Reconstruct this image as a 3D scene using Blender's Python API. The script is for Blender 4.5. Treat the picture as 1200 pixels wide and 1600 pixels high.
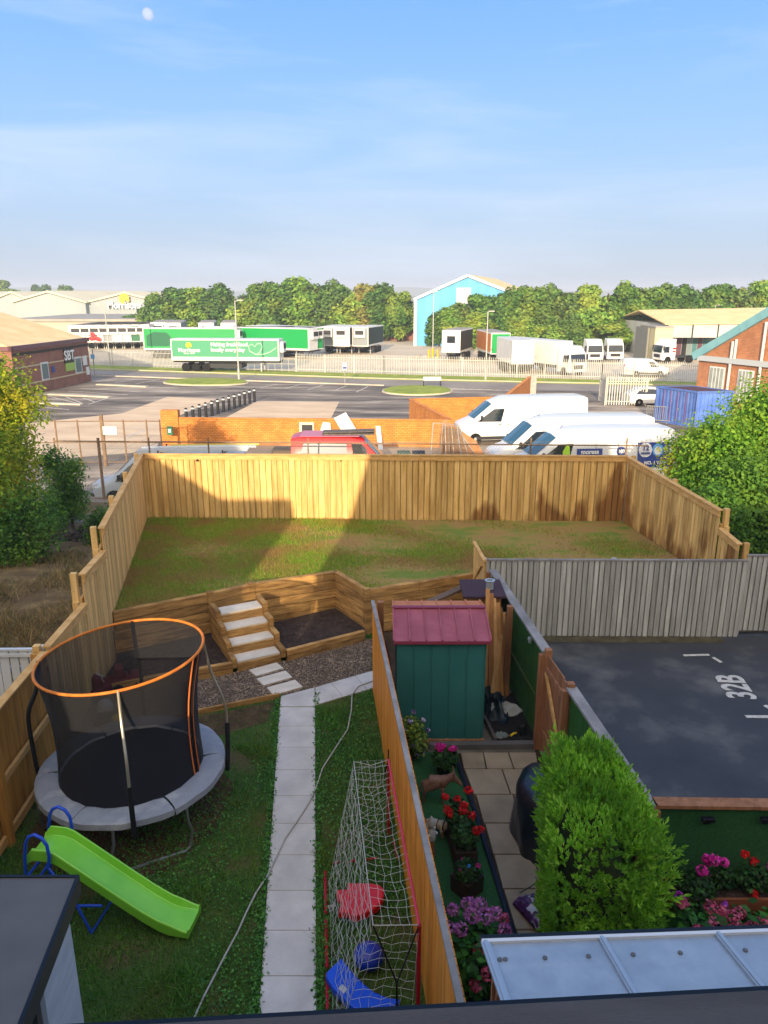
import bpy, math, random
import numpy as np
from mathutils import Vector, Matrix
random.seed(7)
R = math.radians
SC = bpy.context.scene
for o in list(bpy.data.objects): bpy.data.objects.remove(o)
# ---------------- camera ----------------
FP = 1180.0; HC = 7.0
PIT = math.atan(343 / FP)
cam = bpy.data.objects.new('camera', bpy.data.cameras.new('camera'))
SC.collection.objects.link(cam); SC.camera = cam
cam.location = (0, 0, HC); cam.rotation_euler = (R(90) - PIT, 0, 0)
cam.data.sensor_fit = 'VERTICAL'; cam.data.sensor_height = 36; cam.data.lens = 36 * FP / 1600
cam.data.clip_start = 0.05; cam.data.clip_end = 9000
# ---------------- sky and sun ----------------
SUN_EL = R(15.0); SUN_AZ = R(8.0)      # light travels 8 degrees right of the viewing direction
w = bpy.data.worlds.new('World'); SC.world = w; w.use_nodes = True
nt = w.node_tree; N = nt.nodes; L = nt.links; N.clear()
SKYG = 6.3                             # brightness of the clear sky away from the sun, brighter towards it
out = N.new('ShaderNodeOutputWorld'); bg = N.new('ShaderNodeBackground'); sky = N.new('ShaderNodeTexSky')
sky.sky_type = 'NISHITA'; sky.sun_disc = False; sky.sun_elevation = SUN_EL; sky.sun_rotation = math.pi + SUN_AZ
sky.altitude = 0; sky.air_density = 1.0; sky.dust_density = 1.2; sky.ozone_density = 1.6
tc = N.new('ShaderNodeTexCoord'); mp = N.new('ShaderNodeMapping'); mp.inputs['Scale'].default_value = (1.2, 1.6, 9.0)
mp.inputs['Rotation'].default_value = (0, R(6), R(20))
nz = N.new('ShaderNodeTexNoise'); nz.inputs['Scale'].default_value = 1.7; nz.inputs['Detail'].default_value = 7; nz.inputs['Roughness'].default_value = .55
nz.inputs['Distortion'].default_value = .4
cr = N.new('ShaderNodeValToRGB'); cr.color_ramp.elements[0].position = .44; cr.color_ramp.elements[1].position = .74
cr.color_ramp.elements[0].color = (0, 0, 0, 1); cr.color_ramp.elements[1].color = (.55, .55, .55, 1)
mx = N.new('ShaderNodeMix'); mx.data_type = 'RGBA'; mx.inputs['B'].default_value = (3.7, 4.2, 5.0, 1)
L.new(tc.outputs['Generated'], mp.inputs['Vector']); L.new(mp.outputs[0], nz.inputs['Vector']); L.new(nz.outputs[0], cr.inputs[0])
sx = N.new('ShaderNodeSeparateXYZ'); L.new(tc.outputs['Generated'], sx.inputs[0])
hz = N.new('ShaderNodeValToRGB'); hz.color_ramp.interpolation = 'B_SPLINE'; he = hz.color_ramp.elements
he[0].position = 0; he[0].color = (.40, .46, .57, 1); he[1].position = .6; he[1].color = (.09, .28, .72, 1)
for p_, c_ in ((.06, (.37, .47, .62, 1)), (.16, (.28, .47, .76, 1)), (.31, (.145, .36, .75, 1))): e_ = he.new(p_); e_.color = c_
L.new(sx.outputs[2], hz.inputs[0])
m0 = N.new('ShaderNodeMix'); m0.data_type = 'RGBA'; m0.inputs['Factor'].default_value = .92
vs = N.new('ShaderNodeVectorMath'); vs.operation = 'DOT_PRODUCT'; vs.inputs[1].default_value = (-math.sin(SUN_AZ) * math.cos(SUN_EL), -math.cos(SUN_AZ) * math.cos(SUN_EL), math.sin(SUN_EL))
L.new(tc.outputs['Generated'], vs.inputs[0]); gl_ = N.new('ShaderNodeMapRange'); gl_.inputs['From Min'].default_value = -.2; gl_.inputs['To Min'].default_value = SKYG; gl_.inputs['To Max'].default_value = SKYG * 1.6
L.new(vs.outputs['Value'], gl_.inputs[0]); v2_ = N.new('ShaderNodeVectorMath'); v2_.operation = 'SCALE'; L.new(hz.outputs[0], v2_.inputs[0]); L.new(gl_.outputs[0], v2_.inputs['Scale'])
gw_ = N.new('ShaderNodeMapRange'); gw_.inputs['From Min'].default_value = .0; gw_.inputs['To Max'].default_value = .95; L.new(vs.outputs['Value'], gw_.inputs[0])
mw_ = N.new('ShaderNodeMix'); mw_.data_type = 'RGBA'; mw_.inputs['B'].default_value = (SKYG * 2.3, SKYG * 1.9, SKYG * 1.32, 1); L.new(gw_.outputs[0], mw_.inputs['Factor']); L.new(v2_.outputs[0], mw_.inputs['A'])
L.new(sky.outputs[0], m0.inputs['A']); L.new(mw_.outputs['Result'], m0.inputs['B'])
L.new(cr.outputs[0], mx.inputs['Factor']); L.new(m0.outputs['Result'], mx.inputs['A']); L.new(mx.outputs['Result'], bg.inputs[0])
bg.inputs[1].default_value = 0.13
L.new(bg.outputs[0], out.inputs[0])
sl = bpy.data.lights.new('sun', 'SUN'); sl.energy = 4.9; sl.angle = R(.5); sl.color = (1, .80, .56)
sun = bpy.data.objects.new('sun', sl); SC.collection.objects.link(sun)
sd = Vector((math.sin(SUN_AZ) * math.cos(SUN_EL), math.cos(SUN_AZ) * math.cos(SUN_EL), -math.sin(SUN_EL)))
sun.rotation_euler = sd.to_track_quat('-Z', 'Y').to_euler()
SC.view_settings.view_transform = 'Standard'; SC.view_settings.look = 'None'
SC.view_settings.exposure = 0.76; SC.view_settings.gamma = 1
# ---------------- projection helpers ----------------
def ray(px, py):
    dy = -(py - 800) / FP
    return Vector(((px - 600) / FP, math.cos(PIT) + math.sin(PIT) * dy, -math.sin(PIT) + math.cos(PIT) * dy))
def W(px, py, z=0.0):
    d = ray(px, py); t = (z - HC) / d.z
    return Vector((d.x * t, d.y * t, z))
def WY(px, py, Y):
    d = ray(px, py); t = Y / d.y
    return Vector((d.x * t, Y, HC + d.z * t))
# ---------------- mesh helpers ----------------
def link(o):
    SC.collection.objects.link(o); return o
def tag(o, label=None, cat=None, group=None, kind=None):
    if label: o['label'] = label
    if cat: o['category'] = cat
    if group: o['group'] = group
    if kind: o['kind'] = kind
    return o
def thing(name, label, cat, loc=(0, 0, 0), rz=0, group=None):
    o = link(bpy.data.objects.new(name, None)); o.location = loc; o.rotation_euler = (0, 0, rz)
    o.empty_display_size = .2
    return tag(o, label, cat, group)
def dup(root, loc, rz=None, label=None, group=None, scale=None):
    def cp(o, par):
        c = o.copy(); link(c); c.parent = par
        for ch in [k for k in bpy.data.objects if k.parent == o and k is not c]: cp(ch, c)
        return c
    kids = {}
    def cp2(o, par):
        c = o.copy(); link(c); c.parent = par
        for ch in list(o.children): cp2(ch, c)
        return c
    r = cp2(root, None); r.location = loc
    if rz is not None: r.rotation_euler = (0, 0, rz)
    if scale is not None: r.scale = scale
    if label: r['label'] = label
    if group: r['group'] = group
    return r
def mesh_np(name, V, F, mat, smooth=False):
    """V (n,3) array, F (m,k) array of equal sized faces"""
    me = bpy.data.meshes.new(name); V = np.asarray(V, dtype=np.float32); F = np.asarray(F, dtype=np.int32)
    me.vertices.add(len(V)); me.vertices.foreach_set('co', V.ravel())
    m, k = F.shape
    me.loops.add(m * k); me.loops.foreach_set('vertex_index', F.ravel())
    me.polygons.add(m); me.polygons.foreach_set('loop_start', np.arange(0, m * k, k, dtype=np.int32))
    try: me.polygons.foreach_set('loop_total', np.full(m, k, dtype=np.int32))
    except Exception: pass
    me.update(calc_edges=True)
    if mat: me.materials.append(mat)
    if smooth: me.polygons.foreach_set('use_smooth', np.ones(m, dtype=bool))
    return me
def obj_np(name, V, F, mat, parent=None, smooth=False, loc=None):
    V = np.asarray(V, dtype=np.float32)
    if parent is None and loc is None:
        loc = ((V[:, 0].min() + V[:, 0].max()) / 2, (V[:, 1].min() + V[:, 1].max()) / 2, V[:, 2].min())
        V = V - np.array(loc, dtype=np.float32)
    o = link(bpy.data.objects.new(name, mesh_np(name, V, F, mat, smooth)))
    if parent: o.parent = parent
    elif loc is not None: o.location = loc
    return o
class MB:
    def __init__(s): s.v = []; s.f = []
    def add(s, vs, fs):
        b = len(s.v); s.v += [tuple(v) for v in vs]; s.f += [tuple(i + b for i in f) for f in fs]; return s
    def box(s, x, y, z, sx, sy, sz, rz=0, top=(1, 1)):
        """x,y centre, z = bottom"""
        c, n = math.cos(rz), math.sin(rz); P = []
        for k in (0, 1):
            tx, ty = top if k else (1, 1)
            for a, b in ((-1, -1), (1, -1), (1, 1), (-1, 1)):
                dx, dy = a * sx / 2 * tx, b * sy / 2 * ty
                P.append((x + dx * c - dy * n, y + dx * n + dy * c, z + k * sz))
        return s.add(P, [(3, 2, 1, 0), (4, 5, 6, 7), (0, 1, 5, 4), (1, 2, 6, 5), (2, 3, 7, 6), (3, 0, 4, 7)])
    def beam(s, p, q, w, h, up=(0, 0, 1)):
        p = Vector(p); q = Vector(q); d = (q - p).normalized(); u = Vector(up)
        sd_ = d.cross(u)
        if sd_.length < 1e-4: sd_ = d.cross(Vector((1, 0, 0)))
        sd_.normalize(); u = sd_.cross(d)
        P = [e + sd_ * a * w / 2 + u * b * h / 2 for e in (p, q) for a, b in ((-1, -1), (1, -1), (1, 1), (-1, 1))]
        return s.add(P, [(3, 2, 1, 0), (4, 5, 6, 7), (0, 1, 5, 4), (1, 2, 6, 5), (2, 3, 7, 6), (3, 0, 4, 7)])
    def tube(s, pts, r, n=8, closed=False, r2=None):
        pts = [Vector(p) for p in pts]; m = len(pts); rings = []; prev = None
        for i, p in enumerate(pts):
            if closed: t = pts[(i + 1) % m] - pts[i - 1]
            else: t = pts[min(i + 1, m - 1)] - pts[max(i - 1, 0)]
            if t.length < 1e-7: t = Vector((0, 0, 1))
            t.normalize()
            if prev is None:
                a = t.cross(Vector((0, 0, 1)))
                if a.length < .05: a = t.cross(Vector((1, 0, 0)))
            else: a = prev - t * prev.dot(t)
            a.normalize(); prev = a; b = t.cross(a)
            rr = r if r2 is None else r + (r2 - r) * i / (m - 1)
            rings.append([p + (a * math.cos(2 * math.pi * k / n) + b * math.sin(2 * math.pi * k / n)) * rr for k in range(n)])
        V = [v for rg in rings for v in rg]; F = []
        for i in range(m if closed else m - 1):
            j = (i + 1) % m
            for k in range(n): F.append((i * n + k, i * n + (k + 1) % n, j * n + (k + 1) % n, j * n + k))
        if not closed: F += [tuple(range(n - 1, -1, -1)), tuple((m - 1) * n + k for k in range(n))]
        return s.add(V, F)
    def lathe(s, prof, x=0, y=0, z=0, n=16, ax='z'):
        V = []; F = []
        for r, h in prof:
            for k in range(n):
                a = 2 * math.pi * k / n
                if ax == 'z': V.append((x + r * math.cos(a), y + r * math.sin(a), z + h))
                elif ax == 'y': V.append((x + r * math.cos(a), y + h, z + r * math.sin(a)))
                else: V.append((x + h, y + r * math.cos(a), z + r * math.sin(a)))
        for i in range(len(prof) - 1):
            for k in range(n): F.append((i * n + k, i * n + (k + 1) % n, (i + 1) * n + (k + 1) % n, (i + 1) * n + k))
        F += [tuple(range(n - 1, -1, -1)), tuple((len(prof) - 1) * n + k for k in range(n))]
        return s.add(V, F)
    def prism(s, poly, ext):
        """poly: list of 3d points, ext: extrusion vector"""
        n = len(poly); P = [Vector(p) for p in poly]; e = Vector(ext)
        return s.add(P + [p + e for p in P], [tuple(range(n - 1, -1, -1)), tuple(range(n, 2 * n))] + [(i, (i + 1) % n, n + (i + 1) % n, n + i) for i in range(n)])
    def blob(s, c, r, n=10, m=7, nz_=0.0, seed=0):
        rg = random.Random(seed); V = []; F = []
        rx, ry, rz_ = r if isinstance(r, tuple) else (r, r, r)
        for i in range(m + 1):
            th = math.pi * i / m
            for k in range(n):
                a = 2 * math.pi * k / n; q = 1 + rg.uniform(-nz_, nz_)
                V.append((c[0] + rx * q * math.sin(th) * math.cos(a), c[1] + ry * q * math.sin(th) * math.sin(a), c[2] - rz_ * q * math.cos(th)))
        for i in range(m):
            for k in range(n): F.append((i * n + k, i * n + (k + 1) % n, (i + 1) * n + (k + 1) % n, (i + 1) * n + k))
        return s.add(V, F)
    def build(s, name, mat, parent=None, bevel=0, smooth=False, world=False, sub=0, loc=None):
        V = [Vector(v) for v in s.v]
        if parent is not None and world: V = [v - Vector(parent.location) for v in V]
        if parent is None and loc is None:
            xs = [v.x for v in V]; ys = [v.y for v in V]
            loc = Vector(((min(xs) + max(xs)) / 2, (min(ys) + max(ys)) / 2, min(v.z for v in V)))
            V = [v - loc for v in V]
        me = bpy.data.meshes.new(name); me.from_pydata([tuple(v) for v in V], [], s.f)
        me.validate(); me.update()
        me.materials.append(mat)
        o = link(bpy.data.objects.new(name, me))
        if parent is not None: o.parent = parent
        elif loc is not None: o.location = loc
        if smooth:
            me.polygons.foreach_set('use_smooth', [True] * len(me.polygons))
            try: me.set_sharp_from_angle(angle=R(40))
            except Exception: pass
        if bevel:
            b = o.modifiers.new('bevel', 'BEVEL'); b.width = bevel; b.segments = 2; b.limit_method = 'ANGLE'; b.angle_limit = R(40)
        if sub:
            b = o.modifiers.new('sub', 'SUBSURF'); b.levels = sub; b.render_levels = sub
        return o
def text(s, size, mat, parent, loc, rot, name='lettering', ext=.01, align='CENTER', bold=0.0, sx=1.0, shear=0):
    cu = bpy.data.curves.new(name, 'FONT'); cu.body = s; cu.size = size; cu.extrude = ext; cu.align_x = align; cu.align_y = 'CENTER'
    cu.offset = bold; cu.space_line = .85; cu.resolution_u = 4; cu.shear = shear
    t = link(bpy.data.objects.new('tmp', cu)); bpy.context.view_layer.update()
    me = bpy.data.meshes.new_from_object(t.evaluated_get(bpy.context.evaluated_depsgraph_get()))
    bpy.data.objects.remove(t); me.name = name; me.materials.clear(); me.materials.append(mat)
    o = link(bpy.data.objects.new(name, me))
    if parent: o.parent = parent
    o.location = loc; o.rotation_euler = rot; o.scale = (sx, 1, 1)
    return o
# ---------------- materials ----------------
def lin(c):
    if isinstance(c, str):
        c = tuple(int(c[i:i + 2], 16) / 255 for i in (0, 2, 4)); c = tuple(((u + .055) / 1.055) ** 2.4 if u > .04 else u / 12.92 for u in c)
    return tuple(c) + (1,)
MC = {}
def M(name, c, c2=None, sc=3, rough=.75, metal=0, isl=0, bump=0, bsc=40, st=(1, 1, 1), lo=.35, hi=.65, spec=.3, alpha=1, transl=0, world=False, det=5, c3=None, coat=0):
    if name in MC: return MC[name]
    m = bpy.data.materials.new(name); m.use_nodes = True; MC[name] = m
    n = m.node_tree.nodes; l = m.node_tree.links; b = n['Principled BSDF']
    b.inputs['Roughness'].default_value = rough; b.inputs['Metallic'].default_value = metal
    b.inputs['Specular IOR Level'].default_value = spec; b.inputs['Base Color'].default_value = lin(c)
    b.inputs['Coat Weight'].default_value = coat
    m['n'] = 0
    co = None
    def coord():
        nonlocal co
        if co is None:
            mpn = n.new('ShaderNodeMapping'); mpn.inputs['Scale'].default_value = st
            if world: g = n.new('ShaderNodeNewGeometry'); l.new(g.outputs['Position'], mpn.inputs[0])
            else: t = n.new('ShaderNodeTexCoord'); l.new(t.outputs['Object'], mpn.inputs[0])
            co = mpn.outputs[0]
        return co
    cur = None
    if c2 is not None:
        z = n.new('ShaderNodeTexNoise'); z.inputs['Scale'].default_value = sc; z.inputs['Detail'].default_value = det; z.inputs['Roughness'].default_value = .6
        l.new(coord(), z.inputs['Vector'])
        r = n.new('ShaderNodeValToRGB'); e = r.color_ramp.elements; e[0].position = lo; e[1].position = hi
        e[0].color = lin(c); e[1].color = lin(c2)
        if c3 is not None:
            q = e.new((lo + hi) / 2); q.color = lin(c3)
        l.new(z.outputs[0], r.inputs[0]); cur = r.outputs[0]
    if isl:
        g = n.new('ShaderNodeNewGeometry'); mr = n.new('ShaderNodeMapRange')
        mr.inputs['To Min'].default_value = 1 - isl; mr.inputs['To Max'].default_value = 1 + isl
        l.new(g.outputs['Random Per Island'], mr.inputs['Value'])
        vm = n.new('ShaderNodeVectorMath'); vm.operation = 'SCALE'
        if cur: l.new(cur, vm.inputs[0])
        else: vm.inputs[0].default_value = lin(c)[:3]
        l.new(mr.outputs[0], vm.inputs['Scale']); cur = vm.outputs[0]
    if cur: l.new(cur, b.inputs['Base Color'])
    if bump:
        z = n.new('ShaderNodeTexNoise'); z.inputs['Scale'].default_value = bsc; z.inputs['Detail'].default_value = 4; l.new(coord(), z.inputs['Vector'])
        bp = n.new('ShaderNodeBump'); bp.inputs['Strength'].default_value = bump; bp.inputs['Distance'].default_value = .02
        l.new(z.outputs[0], bp.inputs['Height']); l.new(bp.outputs[0], b.inputs['Normal'])
    if transl:
        o = n['Material Output']; tr = n.new('ShaderNodeBsdfTranslucent'); ms = n.new('ShaderNodeMixShader'); ms.inputs[0].default_value = transl
        if cur: l.new(cur, tr.inputs[0])
        else: tr.inputs[0].default_value = lin(c)
        l.new(b.outputs[0], ms.inputs[1]); l.new(tr.outputs[0], ms.inputs[2]); l.new(ms.outputs[0], o.inputs[0])
    if alpha < 1: b.inputs['Alpha'].default_value = alpha
    return m
def brickmat(name, c1, c2, mortar, sc=1.0, bw=.225, bh=.075):
    if name in MC: return MC[name]
    m = bpy.data.materials.new(name); m.use_nodes = True; MC[name] = m
    n = m.node_tree.nodes; l = m.node_tree.links; b = n['Principled BSDF']; b.inputs['Roughness'].default_value = .85
    t = n.new('ShaderNodeTexCoord'); sp = n.new('ShaderNodeSeparateXYZ'); l.new(t.outputs['Object'], sp.inputs[0])
    ad = n.new('ShaderNodeMath'); l.new(sp.outputs[0], ad.inputs[0]); l.new(sp.outputs[1], ad.inputs[1])
    cb = n.new('ShaderNodeCombineXYZ'); l.new(ad.outputs[0], cb.inputs[0]); l.new(sp.outputs[2], cb.inputs[1])
    bt = n.new('ShaderNodeTexBrick'); bt.inputs['Scale'].default_value = sc; bt.inputs['Brick Width'].default_value = bw; bt.inputs['Row Height'].default_value = bh
    bt.inputs['Mortar Size'].default_value = .014; bt.inputs['Color1'].default_value = lin(c1); bt.inputs['Color2'].default_value = lin(c2); bt.inputs['Mortar'].default_value = lin(mortar)
    l.new(cb.outputs[0], bt.inputs['Vector'])
    z = n.new('ShaderNodeTexNoise'); z.inputs['Scale'].default_value = 1.3; z.inputs['Detail'].default_value = 6; l.new(t.outputs['Object'], z.inputs['Vector'])
    mr = n.new('ShaderNodeMapRange'); mr.inputs['From Min'].default_value = .3; mr.inputs['From Max'].default_value = .7; mr.inputs['To Min'].default_value = .78; mr.inputs['To Max'].default_value = 1.12
    l.new(z.outputs[0], mr.inputs[0]); vm = n.new('ShaderNodeVectorMath'); vm.operation = 'SCALE'
    l.new(bt.outputs[0], vm.inputs[0]); l.new(mr.outputs[0], vm.inputs['Scale']); l.new(vm.outputs[0], b.inputs['Base Color'])
    bp = n.new('ShaderNodeBump'); bp.inputs['Strength'].default_value = .4; bp.inputs['Distance'].default_value = .01; l.new(bt.outputs['Fac'], bp.inputs['Height']); bp.invert = True
    l.new(bp.outputs[0], b.inputs['Normal'])
    return m
def grooved(name, c, c2, ax=0, freq=10, depth=.5, rough=.5, metal=0.0, isl=0):
    """corrugated / ribbed sheet: wave bump along a local axis"""
    m = M(name, c, c2, sc=.6, rough=rough, metal=metal)
    n = m.node_tree.nodes; l = m.node_tree.links; b = n['Principled BSDF']
    t = n.new('ShaderNodeTexCoord'); wv = n.new('ShaderNodeTexWave'); wv.bands_direction = 'XYZ'[ax]; wv.inputs['Scale'].default_value = freq
    wv.wave_profile = 'SIN'; l.new(t.outputs['Object'], wv.inputs['Vector'])
    bp = n.new('ShaderNodeBump'); bp.inputs['Strength'].default_value = depth; bp.inputs['Distance'].default_value = .04
    l.new(wv.outputs['Fac'], bp.inputs['Height']); l.new(bp.outputs[0], b.inputs['Normal'])
    return m
def leafmat(name, cols, transl=.35, rough=.6, patch=None, psc=1.2):
    """random colour per leaf, optional patches of another colour through the crown"""
    m = bpy.data.materials.new(name); m.use_nodes = True; MC[name] = m
    n = m.node_tree.nodes; l = m.node_tree.links; b = n['Principled BSDF']; b.inputs['Roughness'].default_value = rough; b.inputs['Specular IOR Level'].default_value = .25
    g = n.new('ShaderNodeNewGeometry'); r = n.new('ShaderNodeValToRGB'); r.color_ramp.interpolation = 'CONSTANT'
    e = r.color_ramp.elements
    while len(e) < len(cols): e.new(.5)
    for i, c in enumerate(cols): e[i].position = i / len(cols); e[i].color = lin(c)
    l.new(g.outputs['Random Per Island'], r.inputs[0]); cur = r.outputs[0]
    if patch:
        t = n.new('ShaderNodeTexCoord'); z = n.new('ShaderNodeTexNoise'); z.inputs['Scale'].default_value = psc; z.inputs['Detail'].default_value = 3; l.new(t.outputs['Object'], z.inputs['Vector'])
        oi = n.new('ShaderNodeObjectInfo'); ad = n.new('ShaderNodeMath'); ad.operation = 'MULTIPLY_ADD'; ad.inputs[1].default_value = .16; l.new(oi.outputs['Random'], ad.inputs[0]); l.new(z.outputs[0], ad.inputs[2])
        mr = n.new('ShaderNodeMapRange'); mr.inputs['From Min'].default_value = .52; mr.inputs['From Max'].default_value = .72; l.new(ad.outputs[0], mr.inputs[0])
        mxx = n.new('ShaderNodeMix'); mxx.data_type = 'RGBA'; mxx.inputs['B'].default_value = lin(patch); l.new(mr.outputs[0], mxx.inputs['Factor']); l.new(cur, mxx.inputs['A']); cur = mxx.outputs['Result']
    l.new(cur, b.inputs['Base Color'])
    o = n['Material Output']; tr = n.new('ShaderNodeBsdfTranslucent'); ms = n.new('ShaderNodeMixShader'); ms.inputs[0].default_value = transl
    l.new(cur, tr.inputs[0]); l.new(b.outputs[0], ms.inputs[1]); l.new(tr.outputs[0], ms.inputs[2]); l.new(ms.outputs[0], o.inputs[0])
    return m
def knots(m, c='5A3A1C', sc=(5.5, 5.5, 3.2), r=.13, share=.55, world=False):
    """small dark knots scattered over timber"""
    n = m.node_tree.nodes; l = m.node_tree.links; b = n['Principled BSDF']; src = b.inputs['Base Color'].links[0].from_socket
    mpn = n.new('ShaderNodeMapping'); mpn.inputs['Scale'].default_value = sc
    if world: g = n.new('ShaderNodeNewGeometry'); l.new(g.outputs['Position'], mpn.inputs[0])
    else: t = n.new('ShaderNodeTexCoord'); l.new(t.outputs['Object'], mpn.inputs[0])
    v = n.new('ShaderNodeTexVoronoi'); l.new(mpn.outputs[0], v.inputs['Vector'])
    mr = n.new('ShaderNodeMapRange'); mr.inputs['From Min'].default_value = r * .6; mr.inputs['From Max'].default_value = r * 1.5; mr.inputs['To Min'].default_value = .85; mr.inputs['To Max'].default_value = 0; l.new(v.outputs['Distance'], mr.inputs[0])
    sp = n.new('ShaderNodeSeparateColor'); l.new(v.outputs['Color'], sp.inputs[0]); gt = n.new('ShaderNodeMath'); gt.operation = 'LESS_THAN'; gt.inputs[1].default_value = share; l.new(sp.outputs[0], gt.inputs[0])
    mu = n.new('ShaderNodeMath'); mu.operation = 'MULTIPLY'; l.new(mr.outputs[0], mu.inputs[0]); l.new(gt.outputs[0], mu.inputs[1])
    mxx = n.new('ShaderNodeMix'); mxx.data_type = 'RGBA'; mxx.inputs['B'].default_value = lin(c); l.new(mu.outputs[0], mxx.inputs['Factor']); l.new(src, mxx.inputs['A']); l.new(mxx.outputs['Result'], b.inputs['Base Color'])
    return m
# ---------------- foliage ----------------
def leaves(P, size, rng, asp=.6, up=.3, out_=None, jit=.35):
    """diamond leaves at points P -> V,F ; out_: preferred normals"""
    P = np.asarray(P); n = len(P)
    nn = rng.normal(size=(n, 3));
    if out_ is not None: nn = nn * .6 + out_ * 1.0
    nn[:, 2] += up; nn /= np.linalg.norm(nn, axis=1, keepdims=True) + 1e-9
    a = np.cross(nn, rng.normal(size=(n, 3))); a /= np.linalg.norm(a, axis=1, keepdims=True) + 1e-9
    b = np.cross(nn, a); s = size * (1 + rng.uniform(-jit, jit, size=(n, 1)))
    V = np.stack([P - a * s, P + b * s * asp - a * s * .1, P + a * s, P - b * s * asp - a * s * .1], 1).reshape(-1, 3)
    return V, np.arange(4 * n).reshape(n, 4)
def shell(blobs, n, rng, inner=.55, jit=.08):
    """points spread in the outer shell of a union of ellipsoids, returns P, outward normals"""
    wts = np.array([b[1][0] * b[1][1] + b[1][1] * b[1][2] + b[1][0] * b[1][2] for b in blobs]); wts = wts / wts.sum()
    idx = rng.choice(len(blobs), n, p=wts); C = np.array([b[0] for b in blobs])[idx]; Rr = np.array([b[1] for b in blobs])[idx]
    d = rng.normal(size=(n, 3)); d /= np.linalg.norm(d, axis=1, keepdims=True)
    r = rng.uniform(inner ** 2, 1, size=(n, 1)) ** .5
    return C + d * r * Rr + rng.normal(size=(n, 3)) * jit * Rr.mean(), d
def blades(P, h, wd, rng, lean=.4):
    n = len(P); a = rng.uniform(0, 2 * math.pi, n); d = np.stack([np.cos(a), np.sin(a), np.zeros(n)], 1)
    hh = h * rng.uniform(.5, 1.2, n)[:, None]; le = rng.normal(size=(n, 3)) * lean; le[:, 2] = 1
    V = np.stack([P - d * wd / 2, P + d * wd / 2, P + le * hh], 1).reshape(-1, 3)
    return V, np.arange(3 * n).reshape(n, 3)
def inpoly(P, poly):
    x, y = P[:, 0], P[:, 1]; ins = np.zeros(len(P), bool); j = len(poly) - 1
    for i in range(len(poly)):
        xi, yi = poly[i][:2]; xj, yj = poly[j][:2]
        c = ((yi > y) != (yj > y)) & (x < (xj - xi) * (y - yi) / (yj - yi + 1e-12) + xi); ins ^= c; j = i
    return ins
def scatter(poly, n, rng, holes=()):
    xs = [p[0] for p in poly]; ys = [p[1] for p in poly]
    P = np.stack([rng.uniform(min(xs), max(xs), n), rng.uniform(min(ys), max(ys), n), np.zeros(n)], 1)
    P = P[inpoly(P, poly)]
    for h in holes: P = P[~inpoly(P, h)]
    return P
def sheet(name, pts, z, mat, thick=0, **kw):
    """flat polygon (list of (x,y)) at z, optionally a slab"""
    pts = [(p[0], p[1]) for p in pts]
    ar = sum(pts[i][0] * pts[(i + 1) % len(pts)][1] - pts[(i + 1) % len(pts)][0] * pts[i][1] for i in range(len(pts)))
    if ar < 0: pts = pts[::-1]
    mb = MB()
    if thick: mb.prism([(p[0], p[1], z - thick) for p in pts], (0, 0, thick))
    else: mb.add([(p[0], p[1], z) for p in pts], [tuple(range(len(pts)))])
    o = mb.build(name, mat); tag(o, **kw); return o
GY = -1.35         # level of the small yard where the vans stand
HAZE_D = .0006
G = -1.8           # level of the yard, car park and roads beyond the gardens
UP = 0.95          # level of the upper lawn
ORD = ['first', 'second', 'third', 'fourth', 'fifth', 'sixth', 'seventh', 'eighth', 'ninth', 'tenth', 'eleventh', 'twelfth', 'thirteenth', 'fourteenth', 'fifteenth', 'sixteenth', 'seventeenth', 'eighteenth', 'nineteenth', 'twentieth']
# ======================= THE SETTING =======================
rng = np.random.default_rng(3)
WOODG = M('new_timber', 'C09A5C', 'DDB87A', sc=1.2, st=(9, 9, .9), isl=.22, rough=.8, bump=.25, bsc=6)
SLEEP = M('sleeper_timber', '7E5C32', 'BC9256', sc=1.6, st=(1.2, 1.2, 9), isl=.32, rough=.85, bump=.3, bsc=5)
CAPW = M('cap_timber', 'B58A4E', 'CFA66B', sc=2, st=(2, 2, 9), isl=.1, rough=.8)
GREYW = M('weathered_timber', '888884', 'AFAFAA', sc=1.4, st=(9, 9, .8), isl=.2, rough=.9, bump=.3, bsc=6, lo=.3, hi=.7)
knots(WOODG); knots(SLEEP, '5A3A1C', (3.5, 3.5, 6)); knots(GREYW, '55524E')
GREYC = M('weathered_cap', '6E6C6B', '8F8D8C', sc=2, rough=.9, bump=.2)
STAINW = M('stained_timber', 'C8781C', 'E6993A', sc=1.3, st=(9, 9, .7), isl=.12, rough=.6, bump=.15, bsc=6)
BROWNW = M('brown_timber', '7A5238', '96694A', sc=1.5, st=(8, 8, 1), isl=.15, rough=.8, bump=.2, bsc=6)
# big sheet that reaches the horizon
GRD = M('far_ground', '6E7050', '84805F', sc=.02, rough=1)
sheet('ground', [(-3200, -400), (3200, -400), (3200, 3300), (-3200, 3300)], G - .02, GRD, kind='structure')
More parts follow.
